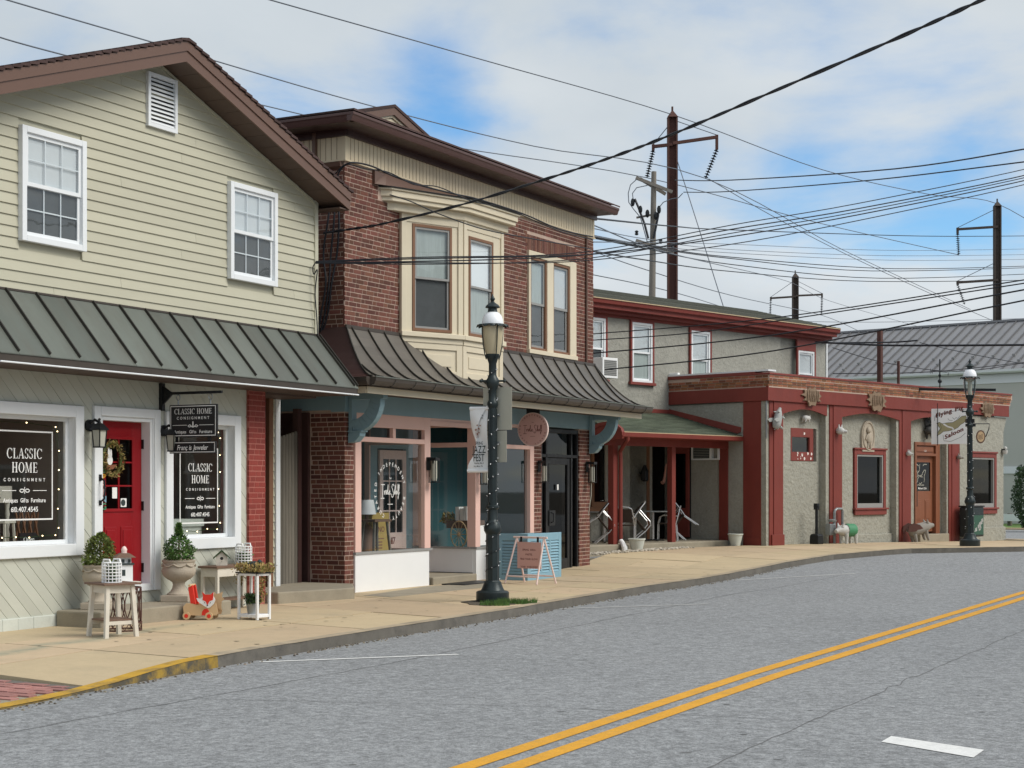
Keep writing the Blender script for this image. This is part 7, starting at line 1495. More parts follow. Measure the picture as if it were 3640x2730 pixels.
# console table under the right window
t = at1('console_table', 'white console table with brown top under the right shop window', 'table', -2.40, -.20)
MB().box(-.50, .50, -.17, .15, .575, .605).build('tabletop', 'wood_table', t, bevel=.004)
for q in ((-.43, .43, -.15, -.13, .46, .575), (-.43, .43, .11, .13, .46, .575), (-.46, -.43, -.15, .13, .46, .575), (.43, .46, -.15, .13, .46, .575)): MB().box(*q).build('apron_rail', 'furniture_white', t)
for sx_ in (-.46, .42):
    for sy in (-.15, .09): MB().box(sx_, sx_ + .04, sy, sy + .04, .0, .46).build('leg', 'furniture_white', t)
MB().box(-.42, .42, -.14, .12, .13, .155).build('shelf', 'wood_table', t)
t = at1('bird_house', 'white birdhouse with green roof on the console table', 'birdhouse', -2.60, -.22, .606, R(-52))
MB().prism([(-.075, 0), (.075, 0), (.075, .115), (0, .185), (-.075, .115)], 'y', -.085, .085).build('wall', 'furniture_white', t); MB().disc((0, -.0865, .095), (1, 0, 0), (0, 0, 1), .022, 14).build('entrance_hole', 'black', t, recalc=False); MB().tube([(0, -.085, .055), (0, -.12, .055)], .005, 5).build('perch', 'wood_old', t)
for sg in (-1, 1): MB().prism([(0, .19), (sg * .115, .085), (sg * .115, .10), (0, .208)], 'y', -.11, .11).build('roof', 'leaf_dark', t)
wire_basket(-2.08, -.20, .606, 1.08, 'white wire basket filled with moss on the console table', True)
# wall lanterns of house 1
def lantern1(x, z, lab):
    t = at1('wall_lantern', lab, 'lantern', x, -.03, z)
    MB().tube([(0, 0, 0), (0, -.035, 0)], .075, 14).tube([(0, -.03, .03), (0, -.10, .07), (0, -.16, .04)], .018, 6).build('wall_plate', 'black_metal', t)
    MB().lathe([(.115, -.06), (.115, -.045), (.05, .02), (.02, .03), (.012, .06), (.02, .075), (.004, .09)], 4, (0, -.17, 0), sq=1).build('lantern_top', 'black_metal', t)
    MB().lathe([(.065, -.26), (.085, -.06)], 4, (0, -.17, 0), sq=1).build('lantern_glass', 'sign_back', t); m = MB()
    for i in range(4): a = R(45 + 90 * i); m.tube([(.068 * math.cos(a), -.17 + .068 * math.sin(a), -.265), (.088 * math.cos(a), -.17 + .088 * math.sin(a), -.055)], .008, 5)
    m.lathe([(.08, -.275), (.08, -.26)], 4, (0, -.17, 0), sq=1); m.build('lantern_cage', 'black_metal', t)
lantern1(-5.01, 2.42, 'black wall lantern between the left window and the red door'); lantern1(-3.60, 2.40, 'black wall lantern right of the red door, behind the hanging sign')
# hanging shop sign on a bracket (stands square to the wall)
t = at1('shop_sign', 'black hanging sign board CLASSIC HOME on an iron bracket', 'sign', -3.62, 0, 0)
MB().box(-.03, .03, -.06, .0, 2.66, 3.02).build('wall_plate', 'black_metal', t); MB().box(-.018, .018, -1.0, -.06, 2.865, 2.90).prism([(-.06, 2.98), (-.22, 2.88), (-.06, 2.74)], 'x', -.012, .012).build('bracket_arm', 'black_metal', t)
for y in (-.30, -.82):
    MB().tube([(0, y + .03 * math.cos(a), 2.825 + .035 * math.sin(a)) for a in [i * math.pi / 6 for i in range(12)]], .007, 5, closed=True).tube([(0, y, 2.79), (0, y, 2.72)], .010, 5).build('hook', 'galvanised', t)
MB().box(-.015, .015, -.93, -.17, 2.31, 2.73).build('board', 'black', t); MB().box(-.015, .015, -.91, -.17, 2.10, 2.255).build('lower_board', 'black', t); MB().box(-.008, .008, -.30, -.26, 2.255, 2.31).box(-.008, .008, -.82, -.78, 2.255, 2.31).build('board_link', 'black_metal', t)
def border(m, y0, y1, z0, z1, w): 
    for (a, b, c, d) in ((y0, y0 + w, z0, z1), (y1 - w, y1, z0, z1), (y0 + w, y1 - w, z0, z0 + w), (y0 + w, y1 - w, z1 - w, z1)): m.poly([(-.0165, a, c), (-.0165, b, c), (-.0165, b, d), (-.0165, a, d)])
m = MB(); border(m, -.915, -.185, 2.325, 2.715, .010); border(m, -.90, -.18, 2.112, 2.243, .009); U = (0, -1, 0); Z = (0, 0, 1); X0 = -.0165
serif(m, 'CLASSIC HOME', (X0, -.55, 2.608), U, Z, .070, .10, wx=1.0); text(m, 'CONSIGNMENT', (X0, -.55, 2.54), U, Z, .050, .42); text(m, 'Antiques   Gifts   Furniture', (X0, -.55, 2.36), U, Z, .058, .05, wx=.95)
for a, b in ((-.88, -.65), (-.45, -.22)): m.poly([(X0, a, 2.462), (X0, b, 2.462), (X0, b, 2.468), (X0, a, 2.468)])
for sg in (-1, 1): ribbon(m, [(X0, -.55 + sg * .012, 2.44), (X0, -.55 + sg * .05, 2.47), (X0, -.55 + sg * .08, 2.455), (X0, -.55 + sg * .06, 2.44), (X0, -.55 + sg * .02, 2.45)], .010, (1, 0, 0))
ribbon(m, [(X0, -.55, 2.44), (X0, -.55, 2.505)], .018, (1, 0, 0)); text(m, 'Franç is Jeweler' if 'ç' in GL else 'Fran is Jeweler', (X0, -.54, 2.145), U, Z, .090, .04, wx=.86, shear=.22)
m.build('lettering', 'print_white', t, recalc=False)
# wreath and spring letters on the red door
t = at1('door_wreath', 'yellow-green wreath with white rabbit on the red door', 'wreath', -4.46, .09, 2.02)
leaves('wreath_ring', 'leaf_dry', t, 520, .035, lambda r: ((lambda a, q: (.17 * math.cos(a) + .03 * math.cos(q) * math.cos(a), -.02 + .03 * math.sin(q), .20 * math.sin(a) + .03 * math.cos(q) * math.sin(a)))(r.uniform(0, 6.28), r.uniform(0, 6.28)), (0, -1, 0)), 2)
MB().tube([(.17 * math.cos(a), -.01, .20 * math.sin(a)) for a in [i * math.pi / 10 for i in range(20)]], .02, 6, closed=True).build('hoop', 'leaf_olive', t)
MB().prism(ellipse(-.08, -.02, .05, .06, 14), 'y', -.05, -.04).prism(ellipse(-.10, .07, .018, .07, 12), 'y', -.05, -.04).prism(ellipse(-.06, .06, .016, .06, 12), 'y', -.05, -.04).build('rabbit', 'print_white', t); MB().prism([(-.16, -.08), (.05, -.07), (-.02, -.13), (-.13, -.14)], 'y', -.052, -.04).build('carrot', 'wood_door', t)
t = at1('spring_letters', 'hanging wooden letters spelling SPRING on the red door', 'letters', -4.60, .085, 1.9)
for i, ch in enumerate('SPRING'):
    text(MB(), ch, (0, 0, -.06 - i * .092), (1, 0, 0), (0, 0, 1), .115, 0, wx=1.1).build('letter', ['saddle_green', 'line_yellow', 'pink', 'pink_pale', 'blue_box', 'saddle_green'][i], t, recalc=False).modifiers.new('thick', 'SOLIDIFY').thickness = .012
# lit string lights in both shop windows, furniture on show
def string_lights(q, lab, seed):
    t = at1('string_lights', lab, 'string lights', 0, .15, 0, 0, 'string lights in the shop windows'); a, b, c, d = q; r = random.Random(seed); P = [(a + (b - a) * k / 3.2, d - .05 + r.uniform(-.02, .02)) for k in range(1, 4)] + [(b - .05 + r.uniform(-.02, .02), d - .12 - k * .235) for k in range(6)] + [(b - .1 - k * .22, c + .05 + r.uniform(-.02, .02)) for k in range(5)]
    MB().tube([(x, .012, z) for x, z in P], .004, 4).build('cord', 'leaf_dark', t)
    bl = MB().ball((0, 0, 0), .0075, 8, 6).mesh('bulb', 'bulb')
    for x, z in P: inst(bl, 'bulb', t, (x, 0, z))
string_lights(GLASS_LEFT, 'string of small lit bulbs round the left shop window', 2); string_lights(GLASS_RIGHT, 'string of small lit bulbs round the right shop window', 5)
t = at1('display_table', 'white table with twisted legs in the left shop window', 'table', -5.95, .72, .955, R(12)); MB().box(-.26, .26, -.18, .18, .52, .72).build('tabletop', 'furniture_white', t)
for sx_ in (-.22, .22):
    for sy in (-.14, .14): MB().lathe([(.03, 0), (.022, .08), (.032, .14), (.02, .2), (.032, .26), (.02, .32), (.032, .38), (.022, .44), (.035, .52)], 10, (sx_, sy, 0)).build('leg', 'furniture_white', t, smooth=50)
def stool(x, y, z, lab): 
    t = at1('display_stool', lab, 'stool', x, y, z, R(20)); MB().box(-.15, .15, -.11, .11, .28, .31).build('seat', 'furniture_white', t)
    for sx_ in (-.12, .12):
        for sy in (-.09, .09): MB().bar((sx_, sy, .28), (sx_ * 1.15, sy * 1.15, 0), .025).build('leg', 'furniture_white', t)
stool(-6.05, .38, .955, 'low white stool under the table in the left shop window')
t = at1('bird_cage', 'white wire bird cage on display in the left shop window', 'bird cage', -6.2, .62, 1.70); m = MB()
for i in range(14): a = i * math.pi / 7; m.tube([(.15 * math.cos(a), .15 * math.sin(a), 0), (.15 * math.cos(a), .15 * math.sin(a), .28), (.10 * math.cos(a), .10 * math.sin(a), .40), (0, 0, .46)], .005, 4)
for z in (0, .14, .28): m.tube([(.15 * math.cos(a), .15 * math.sin(a), z) for a in [i * math.pi / 10 for i in range(20)]], .006, 4, closed=True)
m.tube([(0, 0, .46), (.02, 0, .5), (0, 0, .54), (-.02, 0, .5), (0, 0, .46)], .006, 4); m.build('wire_body', 'white_clean', t)
t = at1('topiary', 'yellow-green leafy plant at the left edge of the shop window', 'plant', -6.35, .42, .955); MB().lathe([(.07, 0), (.09, .14)], 12).build('pot', 'furniture_white', t); leaves('foliage', 'leaf_dry', t, 500, .05, lambda r: ((r.gauss(0, .09), r.gauss(0, .07), .16 + abs(r.gauss(0, .2))), (0, 0, 1)), 6)
t = at1('folding_rack', 'brown folding lattice rack in the left shop window', 'rack', -5.55, .45, .955)
for i in range(4):
    for sg in (-1, 1): MB().bar((-.16 + i * .10 - sg * .05, .01 * sg, 0), (-.16 + i * .10 + sg * .05, .01 * sg, .40), .02).build('slat', 'wood_brown', t)
t = at1('open_sign', 'small black open sign leaning in the left shop window', 'sign', -5.72, .25, .955); MB().prism([(-.17, .02), (.10, .02), (.17, .09), (.10, .16), (-.17, .16)], 'y', 0, .02).build('board', 'black', t); text(MB(), 'Open', (-.02, -.003, .055), (1, 0, 0), (0, 0, 1), .08).build('lettering', 'print_white', t, recalc=False)
t = at1('display_bench', 'pale painted bench in the right shop window', 'bench', -2.72, .60, .955); MB().box(-.50, .50, -.22, .22, .22, .27).box(-.48, .48, -.20, -.18, .0, .2).box(-.50, .50, -.23, -.18, .17, .22).build('seat', 'plinth', t)
for sx_ in (-.48, .42): MB().box(sx_, sx_ + .06, -.2, .2, 0, .22).build('leg', 'plinth', t)
t = at1('wire_rack', 'white wire rack at the left of the right shop window', 'rack', -3.25, .55, .955); m = MB()
for z in (.0, .12, .24, .36, .48, .6): m.tube([(-.08, -.08, z), (.10, -.08, z), (.10, .1, z), (-.08, .1, z)], .006, 4, closed=True)
for x, y in ((-.08, -.08), (.1, -.08), (.1, .1), (-.08, .1)): m.tube([(x, y, 0), (x, y, .65)], .008, 4)
m.build('frame', 'white_clean', t)
# ------------------------------------------------------------------ behind the saloon: metal-roofed building, railway poles, wires
t = thing('long_building', 'long pale building with grey standing-seam metal roof beyond the saloon', 'building', (23.5, 75.0, 0), F4.a)
ZE, ZG, DP = 7.10, 9.90, 4.87
MB().box(-24, 10, 0, 2 * DP, -.7, ZE).build('wall', 'wall_pale', t)
MB().box(-24, 10, -.06, 0, 2.35, 2.68).build('wall_band', 'white', t); MB().box(-24, 10, -.05, 0, ZE - .55, ZE - .12).build('frieze_board', 'white', t)
MB().prism([(-.35, ZE - .12), (-.50, ZE - .05), (-.52, ZE + .06), (-.35, ZE + .06)], 'x', -24.3, 10.3).build('eave_gutter', 'white', t)
sl_ = (ZG - ZE) / (DP + .4)
for i in range(68):
    a = -24.2 + i * .507
    MB().hexa([(a, -.4, ZE - .02), (a + .505, -.4, ZE - .02), (a + .505, DP, ZG - .02), (a, DP, ZG - .02), (a, -.4, ZE + .02), (a + .505, -.4, ZE + .02), (a + .505, DP, ZG + .02), (a, DP, ZG + .02)]).build('roof_panel', 'roof_grey', t)
smh = MB().hexa([(-.022, -.42, ZE + .02), (.022, -.42, ZE + .02), (.022, DP, ZG + .02), (-.022, DP, ZG + .02), (-.018, -.45, ZE + .085), (.018, -.45, ZE + .085), (.018, DP - .03, ZG + .085), (-.018, DP - .03, ZG + .085)]).mesh('seam', 'seam_grey')
sg_ = MB().box(-.055, .055, -.03, .03, .0, .11).box(-.085, -.05, -.02, .04, .05, .10).box(.05, .085, -.02, .04, .05, .10).mesh('snow_guard', 'print_grey')
for i in range(68):
    x = -24.2 + i * .507; inst(smh, 'seam', t, (x, 0, 0))
    y = .35 if i % 2 else .95; inst(sg_, 'snow_guard', t, (x, y, ZE + (y + .4) * sl_ + .03))
MB().box(-24.3, 10.3, DP - .12, DP + .12, ZG + .0, ZG + .10).build('ridge_cap', 'roof_grey', t)
MB().prism([(DP, ZG), (2 * DP + .4, ZE), (2 * DP + .4, ZE - .05), (DP, ZG - .05)], 'x', -24.2, 10.2).build('rear_slope', 'roof_grey', t)
MB().box(-14, 12, -7.2, -.0, -.5, .32).build('far_bank', 'grass', t).location = (0, 0, -.28)
o = MB().box(-14, 12, -7.8, -7.2, -.5, .03).build('far_curb', 'sidewalk', None, bevel=.02); o['kind'] = 'structure'; o.location = (23.5, 75, 0); o.rotation_euler = (0, 0, F4.a)
gr = thing('guard_rail', 'low white guard rail beyond the cross street', 'guard rail', (23.5, 75, 0), F4.a)
MB().box(-7, 10, -4.55, -4.42, .25, .55).build('rail', 'white', gr)
for i in range(9): MB().box(-6.8 + i * 2, -6.65 + i * 2, -4.4, -4.25, -.1, .58).build('post', 'wood_old', gr)
bs = thing('evergreen_bush', 'dark evergreen bush at the right edge beyond the cross street', 'bush', (20.35, 63.8, -.05)); MB().tube([(0, 0, 0), (0, 0, 1.2)], [.08, .03], 7).build('trunk', 'bark', bs)
leaves('crown', 'leaf_dark', bs, 3800, .12, lambda r: ((lambda a, z: ((.95 * math.sin(min(1, z * 1.4) * 1.6 + .25) * (1 - .35 * z)) * r.uniform(.6, 1.05) * math.cos(a) * (1 + .12 * math.sin(4 * a)), (.95 * math.sin(min(1, z * 1.4) * 1.6 + .25) * (1 - .35 * z)) * r.uniform(.6, 1.05) * math.sin(a), .08 + 2.5 * z))(r.uniform(0, 6.28), r.random()), (0, 0, .4)), 12)
# poles
def at(u, v, Y): return ((u - 1820) / 5800 * Y, Y, 1.64 - (v - 1738) / 5800 * Y)
def insulator(name, par, a, b, n=11, r=.13):
    A_, B_ = Vector(a), Vector(b); m = MB().tube([A_, B_], .025, 5); d = (B_ - A_).normalized(); u = d.orthogonal().normalized(); w = d.cross(u)
    for i in range(n):
        c = A_ + (B_ - A_) * ((i + .5) / n); ring = [c + (u * math.cos(q) + w * math.sin(q)) * r for q in [k * math.pi / 4 for k in range(8)]]; top = c - d * .07
        for k in range(8): m.poly([top, ring[k], ring[(k + 1) % 8]])
    return m.build(name, 'cable', par)
def steel_pole(label, X, Y, ztop, w, arms, grp='steel railway line poles', sm_='steel_dark'):
    t = thing('steel_pole', label, 'pole', (X, Y, -.6), 0, grp); z0 = .6
    m = MB()
    for sx_ in (-1, 1): m.box(sx_ * w / 2 - .04, sx_ * w / 2 + .04, -w / 2, w / 2, 0, ztop + z0)
    m.box(-w / 2, w / 2, -.03, .03, 0, ztop + z0); m.build('mast', sm_, t)
    MB().hexa([(-w * .62, -w * .62, ztop + z0), (w * .62, -w * .62, ztop + z0), (w * .62, w * .62, ztop + z0), (-w * .62, w * .62, ztop + z0), (-.05, -.05, ztop + z0 + w * .75), (.05, -.05, ztop + z0 + w * .75), (.05, .05, ztop + z0 + w * .75), (-.05, .05, ztop + z0 + w * .75)]).tube([(0, 0, ztop + z0 + .2), (0, 0, ztop + z0 + w * 1.3)], .05, 5).build('cap', sm_, t)
    for (e, st_, drop, ib, guy) in arms:     # end of arm, root on mast, drop, insulator bottom (relative to pole foot)
        MB().bar((0, -w * .4, st_ + z0), (e[0], 0, e[1] + z0), .16, .14).bar((e[0], 0, e[1] + z0 + .1), (e[0], 0, drop + z0), .13, .13).build('cross_arm', sm_, t)
        insulator('insulator', t, (e[0], 0, drop + z0), (ib[0], 0, ib[1] + z0))
        MB().tube([(0, 0, guy + z0), (e[0], 0, e[1] + z0 + .1)], .02, 4).build('tie_rod', 'cable_grey', t)
    return t
def rel(u, v, Y, X): p = at(u, v, Y); return (p[0] - X, p[2])
YA = 77.0; XA_ = (2390 - 1820) / 5800 * YA
steel_pole('tallest brown steel pole with two insulator arms behind the saloon', XA_, YA, at(0, 418, YA)[2], .40, [(rel(2322, 521, YA, XA_), at(0, 516, YA)[2], at(0, 535, YA)[2], rel(2300, 630, YA, XA_), at(0, 430, YA)[2]), (rel(2548, 487, YA, XA_), at(0, 512, YA)[2], at(0, 532, YA)[2], rel(2508, 634, YA, XA_), at(0, 425, YA)[2])], sm_='steel_rust')
YC = 133.0; XC = (2827 - 1820) / 5800 * YC
steel_pole('shorter brown steel pole between saloon roof and lamp, two insulators', XC, YC, at(0, 985, YC)[2], .42, [(rel(2740, 1060, YC, XC), at(0, 1055, YC)[2], at(0, 1066, YC)[2], rel(2737, 1133, YC, XC), at(0, 995, YC)[2]), (rel(2922, 1047, YC, XC), at(0, 1052, YC)[2], at(0, 1058, YC)[2], rel(2920, 1121, YC, XC), at(0, 995, YC)[2])])
YD = 102.0; XD = (3545 - 1820) / 5800 * YD
steel_pole('dark steel pole with double left arms above the metal roof', XD, YD, at(0, 733, YD)[2], .36, [(rel(3404, 815, YD, XD), at(0, 807, YD)[2], at(0, 831, YD)[2], rel(3408, 906, YD, XD), at(0, 740, YD)[2]), (rel(3404, 1004, YD, XD), at(0, 996, YD)[2], at(0, 1012, YD)[2], rel(3429, 1082, YD, XD), at(0, 930, YD)[2])])
YB_ = 69.0; XB = (2316 - 1820) / 5800 * YB_
t = thing('utility_pole', 'weathered grey wooden utility pole with cross arms and cable loops', 'pole', (XB, YB_, -.6), 0)
zt = at(0, 610, YB_)[2] + .6; MB().tube([(-.12, 0, 0), (.0, 0, zt * .55), (.10, 0, zt)], [.19, .16, .11], 10).build('mast', 'wood_pole', t, smooth=60)
def r2(u, v): p = at(u, v, YB_); return (p[0] - XB, p[2] + .6)
for (a, b, y) in (((2259, 634), (2389, 685), -.16), ((2275, 632), (2368, 688), .16), ((2259, 856), (2394, 902), -.16)):
    p, q = r2(*a), r2(*b); MB().bar((p[0], y, p[1]), (q[0], y, q[1]), .11, .13).build('cross_arm', 'wood_pole', t)
def cab(pts, r=.025, y=-.2, mat='cable', nm='cable'): MB().tube([(r2(*p)[0], y, r2(*p)[1]) for p in pts], r, 5).build(nm, mat, t)
cab([(2262, 640), (2240, 660), (2232, 690), (2234, 722), (2250, 745), (2275, 775), (2285, 810), (2300, 864)], .02, mat='cable_grey'); cab([(2300, 662), (2262, 670), (2247, 690), (2249, 708)], .02, mat='cable_grey'); cab([(2255, 710), (2268, 740), (2290, 800), (2303, 850)], .05); cab([(2340, 742), (2338, 770), (2330, 810), (2322, 850)], .05); cab([(2342, 740), (2356, 722), (2385, 710), (2410, 706), (2425, 690)], .02, mat='cable_grey')
m = MB()
for u, v in ((2248, 722), (2275, 748), (2300, 762), (2341, 748), (2330, 770)): p = r2(u, v); m.ball((p[0], -.2, p[1]), (.09, .09, .18), 6, 5)
for u, v in ((2262, 838), (2347, 868), (2388, 885)): p = r2(u, v); m.lathe([(.05, 0), (.09, .05), (.05, .1), (.09, .15), (.04, .2)], 8, (p[0], -.16, p[1]))
m.build('insulator', 'black_metal', t); p0, p1 = r2(2262, 775), r2(2312, 765); MB().bar((p0[0], -.1, p0[1]), (p1[0], -.05, p1[1]), .08).build('bracket', 'wood_pole', t)
# wires: each one its own cable hung between real points
def wire(name, label, pts, r, mat='cable', grp=None, n=6, twist=0.0):
    P = [Vector(at(*p)) for p in pts]; out = []
    for i in range(len(P) - 1):
        a = P[max(0, i - 1)]; b = P[i]; c = P[i + 1]; d = P[min(len(P) - 1, i + 2)]
        for k in range(n):
            s = k / n; out.append(0.5 * ((2 * b) + (-a + c) * s + (2 * a - 5 * b + 4 * c - d) * s * s + (-a + 3 * b - 3 * c + d) * s ** 3))
    out.append(P[-1])
    if twist: out = [q + Vector((0, math.sin(i * .26) * twist, math.cos(i * .26) * twist)) for i, q in enumerate(out)]
    return tag(MB().tube(out, r, 5).build(name, mat, smooth=80), label, 'wire', grp)
wire('service_cable', 'thick twisted black cable from the brick shop up to the top right corner', [(1150, 828, 25.4), (1260, 812, 25.0), (1360, 795, 24.6), (1640, 727, 23.4), (1940, 636, 22), (2180, 556, 20.8), (2386, 478, 19.6), (2700, 345, 18), (3200, 130, 15.6), (3520, -15, 14.2), (3900, -190, 12.5)], .012, n=42, twist=.010)
wire('service_cable', 'second strand twisted round the thick black cable', [(1150, 829, 25.42), (1260, 813, 25.0), (1360, 796, 24.6), (1640, 728, 23.4), (1940, 637, 22), (2180, 557, 20.8), (2386, 479, 19.6), (2700, 346, 18), (3200, 131, 15.6), (3520, -14, 14.2), (3900, -189, 12.5)], .012, n=42, twist=-.010)
G1 = 'black street cables fanning out to the upper right'
fan = [(925, 920, 903, 868, 800, 610, 800), (930, 935, 912, 880, 815, 632, 815), (931, 945, 926, 893, 829, 640, 827), (928, 925, 907, 885, 841, 650, 841), (932, 940, 930, 905, 868, 664, 858)]
LBF = ['highest of the street cables fanning from the house corner to the right edge', 'second highest street cable fanning from the house corner', 'middle street cable fanning from the house corner', 'fourth street cable down fanning from the house corner', 'lowest street cable fanning from the house corner']
for i, (a, b, c, d, e, f_, h) in enumerate(fan):
    wire('street_cable', LBF[i], [(1122, a + 4, 24.35), (1500, b - 6, 24.5), (1930, c + 4, 25.0), (2200, d + 10, 25.4), (2600, e, 26), (3050, (e + f_) / 2 - 0 + 18, 27), (3700, f_ - 22, 28.5), (4200, f_ - 160, 30)], .008 + .002 * (i % 2), grp=G1)
wire('street_cable', 'upper power line crossing the sky to the right of the tall pole', [(2400, 640, 69), (2600, 640, 60), (3183, 600, 48), (3700, 520, 40), (4100, 450, 36)], .021); wire('street_cable', 'lower power line crossing the sky to the right of the tall pole', [(2430, 683, 69), (2600, 680, 60), (3100, 640, 49), (3700, 568, 40), (4100, 520, 36)], .019)
sag = [((2108, 776), (2400, 805), (2600, 817), (3275, 839), (3700, 838)), ((2108, 860), (2300, 862), (2600, 868), (3180, 890), (3700, 884)), ((2110, 812), (2300, 850), (2600, 887), (3180, 909), (3700, 904)), ((2112, 840), (2300, 870), (2600, 899), (3180, 925), (3700, 921)), ((2108, 838), (2300, 872), (2600, 914), (3180, 955), (3700, 944)), ((2108, 842), (2300, 878), (2600, 919), (3100, 963), (3700, 950)), ((2108, 845), (2300, 884), (2600, 940), (3130, 989), (3700, 972)), ((2108, 893), (2300, 925), (2600, 965), (3090, 1000), (3700, 995))]
LBS = ['topmost sagging line from the brick shop across to the right edge', 'second sagging line, thin, right of the brick shop', 'third sagging line, thin, just under the second', 'fourth sagging line, thin, crossing the dark steel pole', 'fifth sagging line, a thick black cable', 'sixth sagging line, thick, paired with the fifth', 'seventh sagging line, thick, well below the pair', 'lowest sagging line from the brick shop to the right edge']
for i, P in enumerate(sag):
    th = .012 if i in (1, 2, 3) else .021
    wire('sagging_line', LBS[i], [(u, v, 34 + 20 * k + i * .3) for k, (u, v) in enumerate(P)], th * 1.05, 'cable' if i not in (1, 2, 3) else 'cable_grey', grp='sagging lines right of the brick shop')
low = [((2107, 1187), (2750, 1122), (3640, 995)), ((2107, 1209), (2445, 1177), (2780, 1130), (3640, 1007)), ((2104, 1256), (2750, 1183), (3640, 1030)), ((2150, 1314), (2750, 1239), (3640, 1068))]
LBL = ['highest of the four wires rising across the grey wall of the saloon wing', 'second of the four wires rising across the grey saloon wing', 'third of the four wires, thicker, crossing both saloon wing windows', 'lowest of the four wires, passing in front of the air conditioner']
for i, P in enumerate(low):
    u1_, u2_ = P[0][0], P[-1][0]
    wire('rising_wire', LBL[i], [(u, v + (8 if 0 < k < len(P) - 1 else 0), 33.8 - 8 * (u - u1_) / (u2_ - u1_)) for k, (u, v) in enumerate(P)] + [(4100, P[-1][1] - 75, 24)], .011 if i < 2 else .014, grp='wires rising across the saloon wing')
wire('static_wire', 'thin static wire from the top edge over the tall pole to the dark pole', [(900, -18, 48), (970, 2, 49), (1700, 208, 62), (2390, 407, 77), (2920, 602, 88), (3300, 690, 97), (3545, 724, 102), (3800, 880, 102)], .022, 'cable_grey'); wire('line_wire', 'thin line wire from the top left corner over both roofs to the tall pole', [(-60, -30, 40), (26, 0, 42), (524, 145, 48), (1300, 371, 61), (1900, 520, 70), (2508, 634, 77), (3000, 890, 110), (3450, 1100, 130)], .022, 'cable_grey'); wire('line_wire', 'lower thin line wire behind both roofs ending at the tall pole', [(-40, 120, 42), (202, 189, 44), (921, 371, 57), (1574, 516, 68), (2300, 632, 77), (2900, 790, 95), (3408, 906, 102)], .022, 'cable_grey')
wire('guy_wire', 'straight guy wire slanting down to the right from the tall pole', [(2405, 563, 77), (2490, 830, 74), (2577, 1108, 70)], .022, 'cable_grey')
wire('line_wire', 'thin line descending from the tall pole to the right roof ridge', [(2520, 636, 77), (2750, 770, 90), (3000, 900, 100), (3300, 1040, 112), (3530, 1140, 118)], .02, 'cable_grey'); wire('line_wire', 'faint line from the brick shop eave towards the short pole', [(2104, 798, 40), (2400, 905, 60), (2800, 1000, 110), (2950, 1070, 133), (3280, 1165, 150)], .018, 'cable_grey'); wire('line_wire', 'faint line low over the saloon roof behind the poles', [(2100, 975, 70), (2400, 1040, 80), (2740, 1133, 133), (3100, 1145, 140), (3640, 1132, 150)], .022, 'cable_grey')
wire('line_wire', 'faint lowest line grazing the saloon roof ridge', [(2105, 892, 70), (2300, 960, 75), (2600, 1050, 90), (2922, 1121, 133), (3050, 1175, 140)], .022, 'cable_grey')
wire('cross_street_cable', 'black cable from the saloon wing past the rusty roof post to the right edge', [(2900, 1216, 47), (3100, 1226, 44.5), (3270, 1228, 43), (3640, 1226, 41), (4000, 1220, 40)], .028); wire('cross_street_cable', 'fraying thin cable above the thick cable by the rusty post', [(2920, 1219, 47), (3060, 1218, 45), (3180, 1216, 43.4), (3262, 1210, 43)], .022); wire('roof_wire', 'thin wire drooping from the saloon wing over the metal roof', [(2960, 1236, 47), (3150, 1290, 48), (3400, 1320, 49), (3640, 1290, 50)], .012); wire('roof_wire', 'thin wire crossing the metal roof from the rusty post to the right', [(3270, 1218, 43), (3450, 1258, 47), (3640, 1294, 50)], .012); wire('roof_wire', 'wire along the foot of the metal roof behind the globe lamp', [(2960, 1328, 50), (3300, 1322, 50), (3640, 1288, 52)], .014)
wire('facade_cable', 'tangled black cable along the frieze and bay roof of the brick shop', [(1195, 640, 25.4), (1212, 600, 25.3), (1250, 578, 25.2), (1320, 590, 25.5), (1400, 626, 26.0), (1500, 660, 26.5), (1620, 690, 27.0), (1700, 708, 27.3), (1860, 760, 28.6), (1990, 815, 30.5), (2108, 842, 32.5)], .015); wire('facade_cable', 'second tangled cable hanging under the frieze of the brick shop', [(1190, 620, 25.4), (1230, 585, 25.25), (1300, 600, 25.4), (1380, 612, 25.9), (1470, 655, 26.3), (1560, 665, 26.8), (1680, 716, 27.2), (1800, 742, 28.2), (1990, 822, 30.4), (2106, 850, 32.4)], .010); wire('facade_cable', 'thin dark wire crossing the bay window cornice and glass', [(1385, 692, 25.6), (1460, 716, 25.7), (1560, 760, 25.9), (1720, 815, 26.3), (1900, 850, 27.5), (2100, 885, 31)], .010)
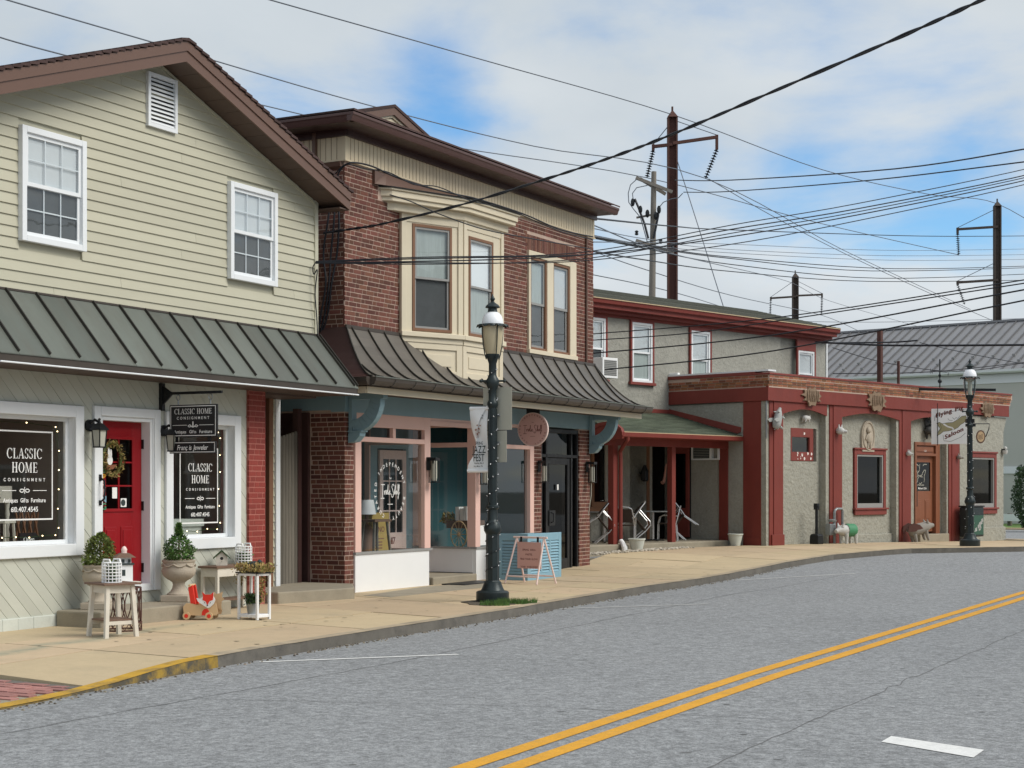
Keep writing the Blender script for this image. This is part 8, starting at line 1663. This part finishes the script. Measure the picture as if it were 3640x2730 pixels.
for i, (du, lab) in enumerate(((0, 'black cable hanging down the dark brick side by the cream house corner'), (22, 'second black cable hanging down the dark brick side wall'), (40, 'third loose cable on the dark brick side wall'))):
    wire('wall_cable', lab, [(1178 + du * .6, 700, 25.5), (1165 + du, 790, 25.5), (1150 + du * 1.2, 900, 25.6), (1158 + du * .5, 1010, 25.6), (1140 + du * .6, 1120, 25.7), (1130 + du * .3, 1195, 25.75)], .016, grp='cables on the brick side wall')
wire('wall_cable', 'thin drop cable looping at the corner trim of the cream house', [(1124, 930, 24.35), (1112, 950, 24.35), (1116, 975, 24.35), (1128, 960, 24.35), (1120, 1040, 24.35), (1126, 1130, 24.4), (1129, 1190, 24.4)], .009)

# ------------------------------------------------------------------ row of houses across the street (they show only in the window panes)
def opposite(name, label, x0, x1, y0, h, wallm, roofm, k):
    t = thing(name, label, 'house', F1.w(x0, y0, -.1), F1.a); w = x1 - x0
    MB().box(0, w, -9, 0, -.5, h).build('wall', wallm, t)
    MB().prism([(-9.4, h), (.4, h), (-4.5, h + 2.6)], 'x', -.3, w + .3).build('roof', roofm, t)
    for fl in range(2):
        for i in range(k):
            cx = w * (i + .5) / k; z0 = .9 + fl * 2.9
            if z0 + 1.5 > h: continue
            o = MB().box(cx - .55, cx - .45, 0, .06, z0, z0 + 1.5).box(cx + .45, cx + .55, 0, .06, z0, z0 + 1.5).box(cx - .45, cx + .45, 0, .06, z0 + 1.4, z0 + 1.5).box(cx - .6, cx + .6, 0, .09, z0 - .08, z0).build('window', 'white', t)
            MB().poly([(cx - .45, .02, z0), (cx + .45, .02, z0), (cx + .45, .02, z0 + 1.4), (cx - .45, .02, z0 + 1.4)]).build('pane', 'screen', o, recalc=False)
opposite('brick_house', 'red brick house across the street, visible only as a reflection', 12, 23, -19, 4.2, 'brick_red', 'shingle_grey', 4)
opposite('pale_house', 'pale house across the street, visible only as a reflection', -1, 10.5, -19, 6.2, 'wall_pale', 'shingle_brown', 4)
opposite('grey_house', 'grey stucco house across the street, visible only as a reflection', 24.5, 36, -21, 6.4, 'stucco_fine', 'shingle_grey', 4)
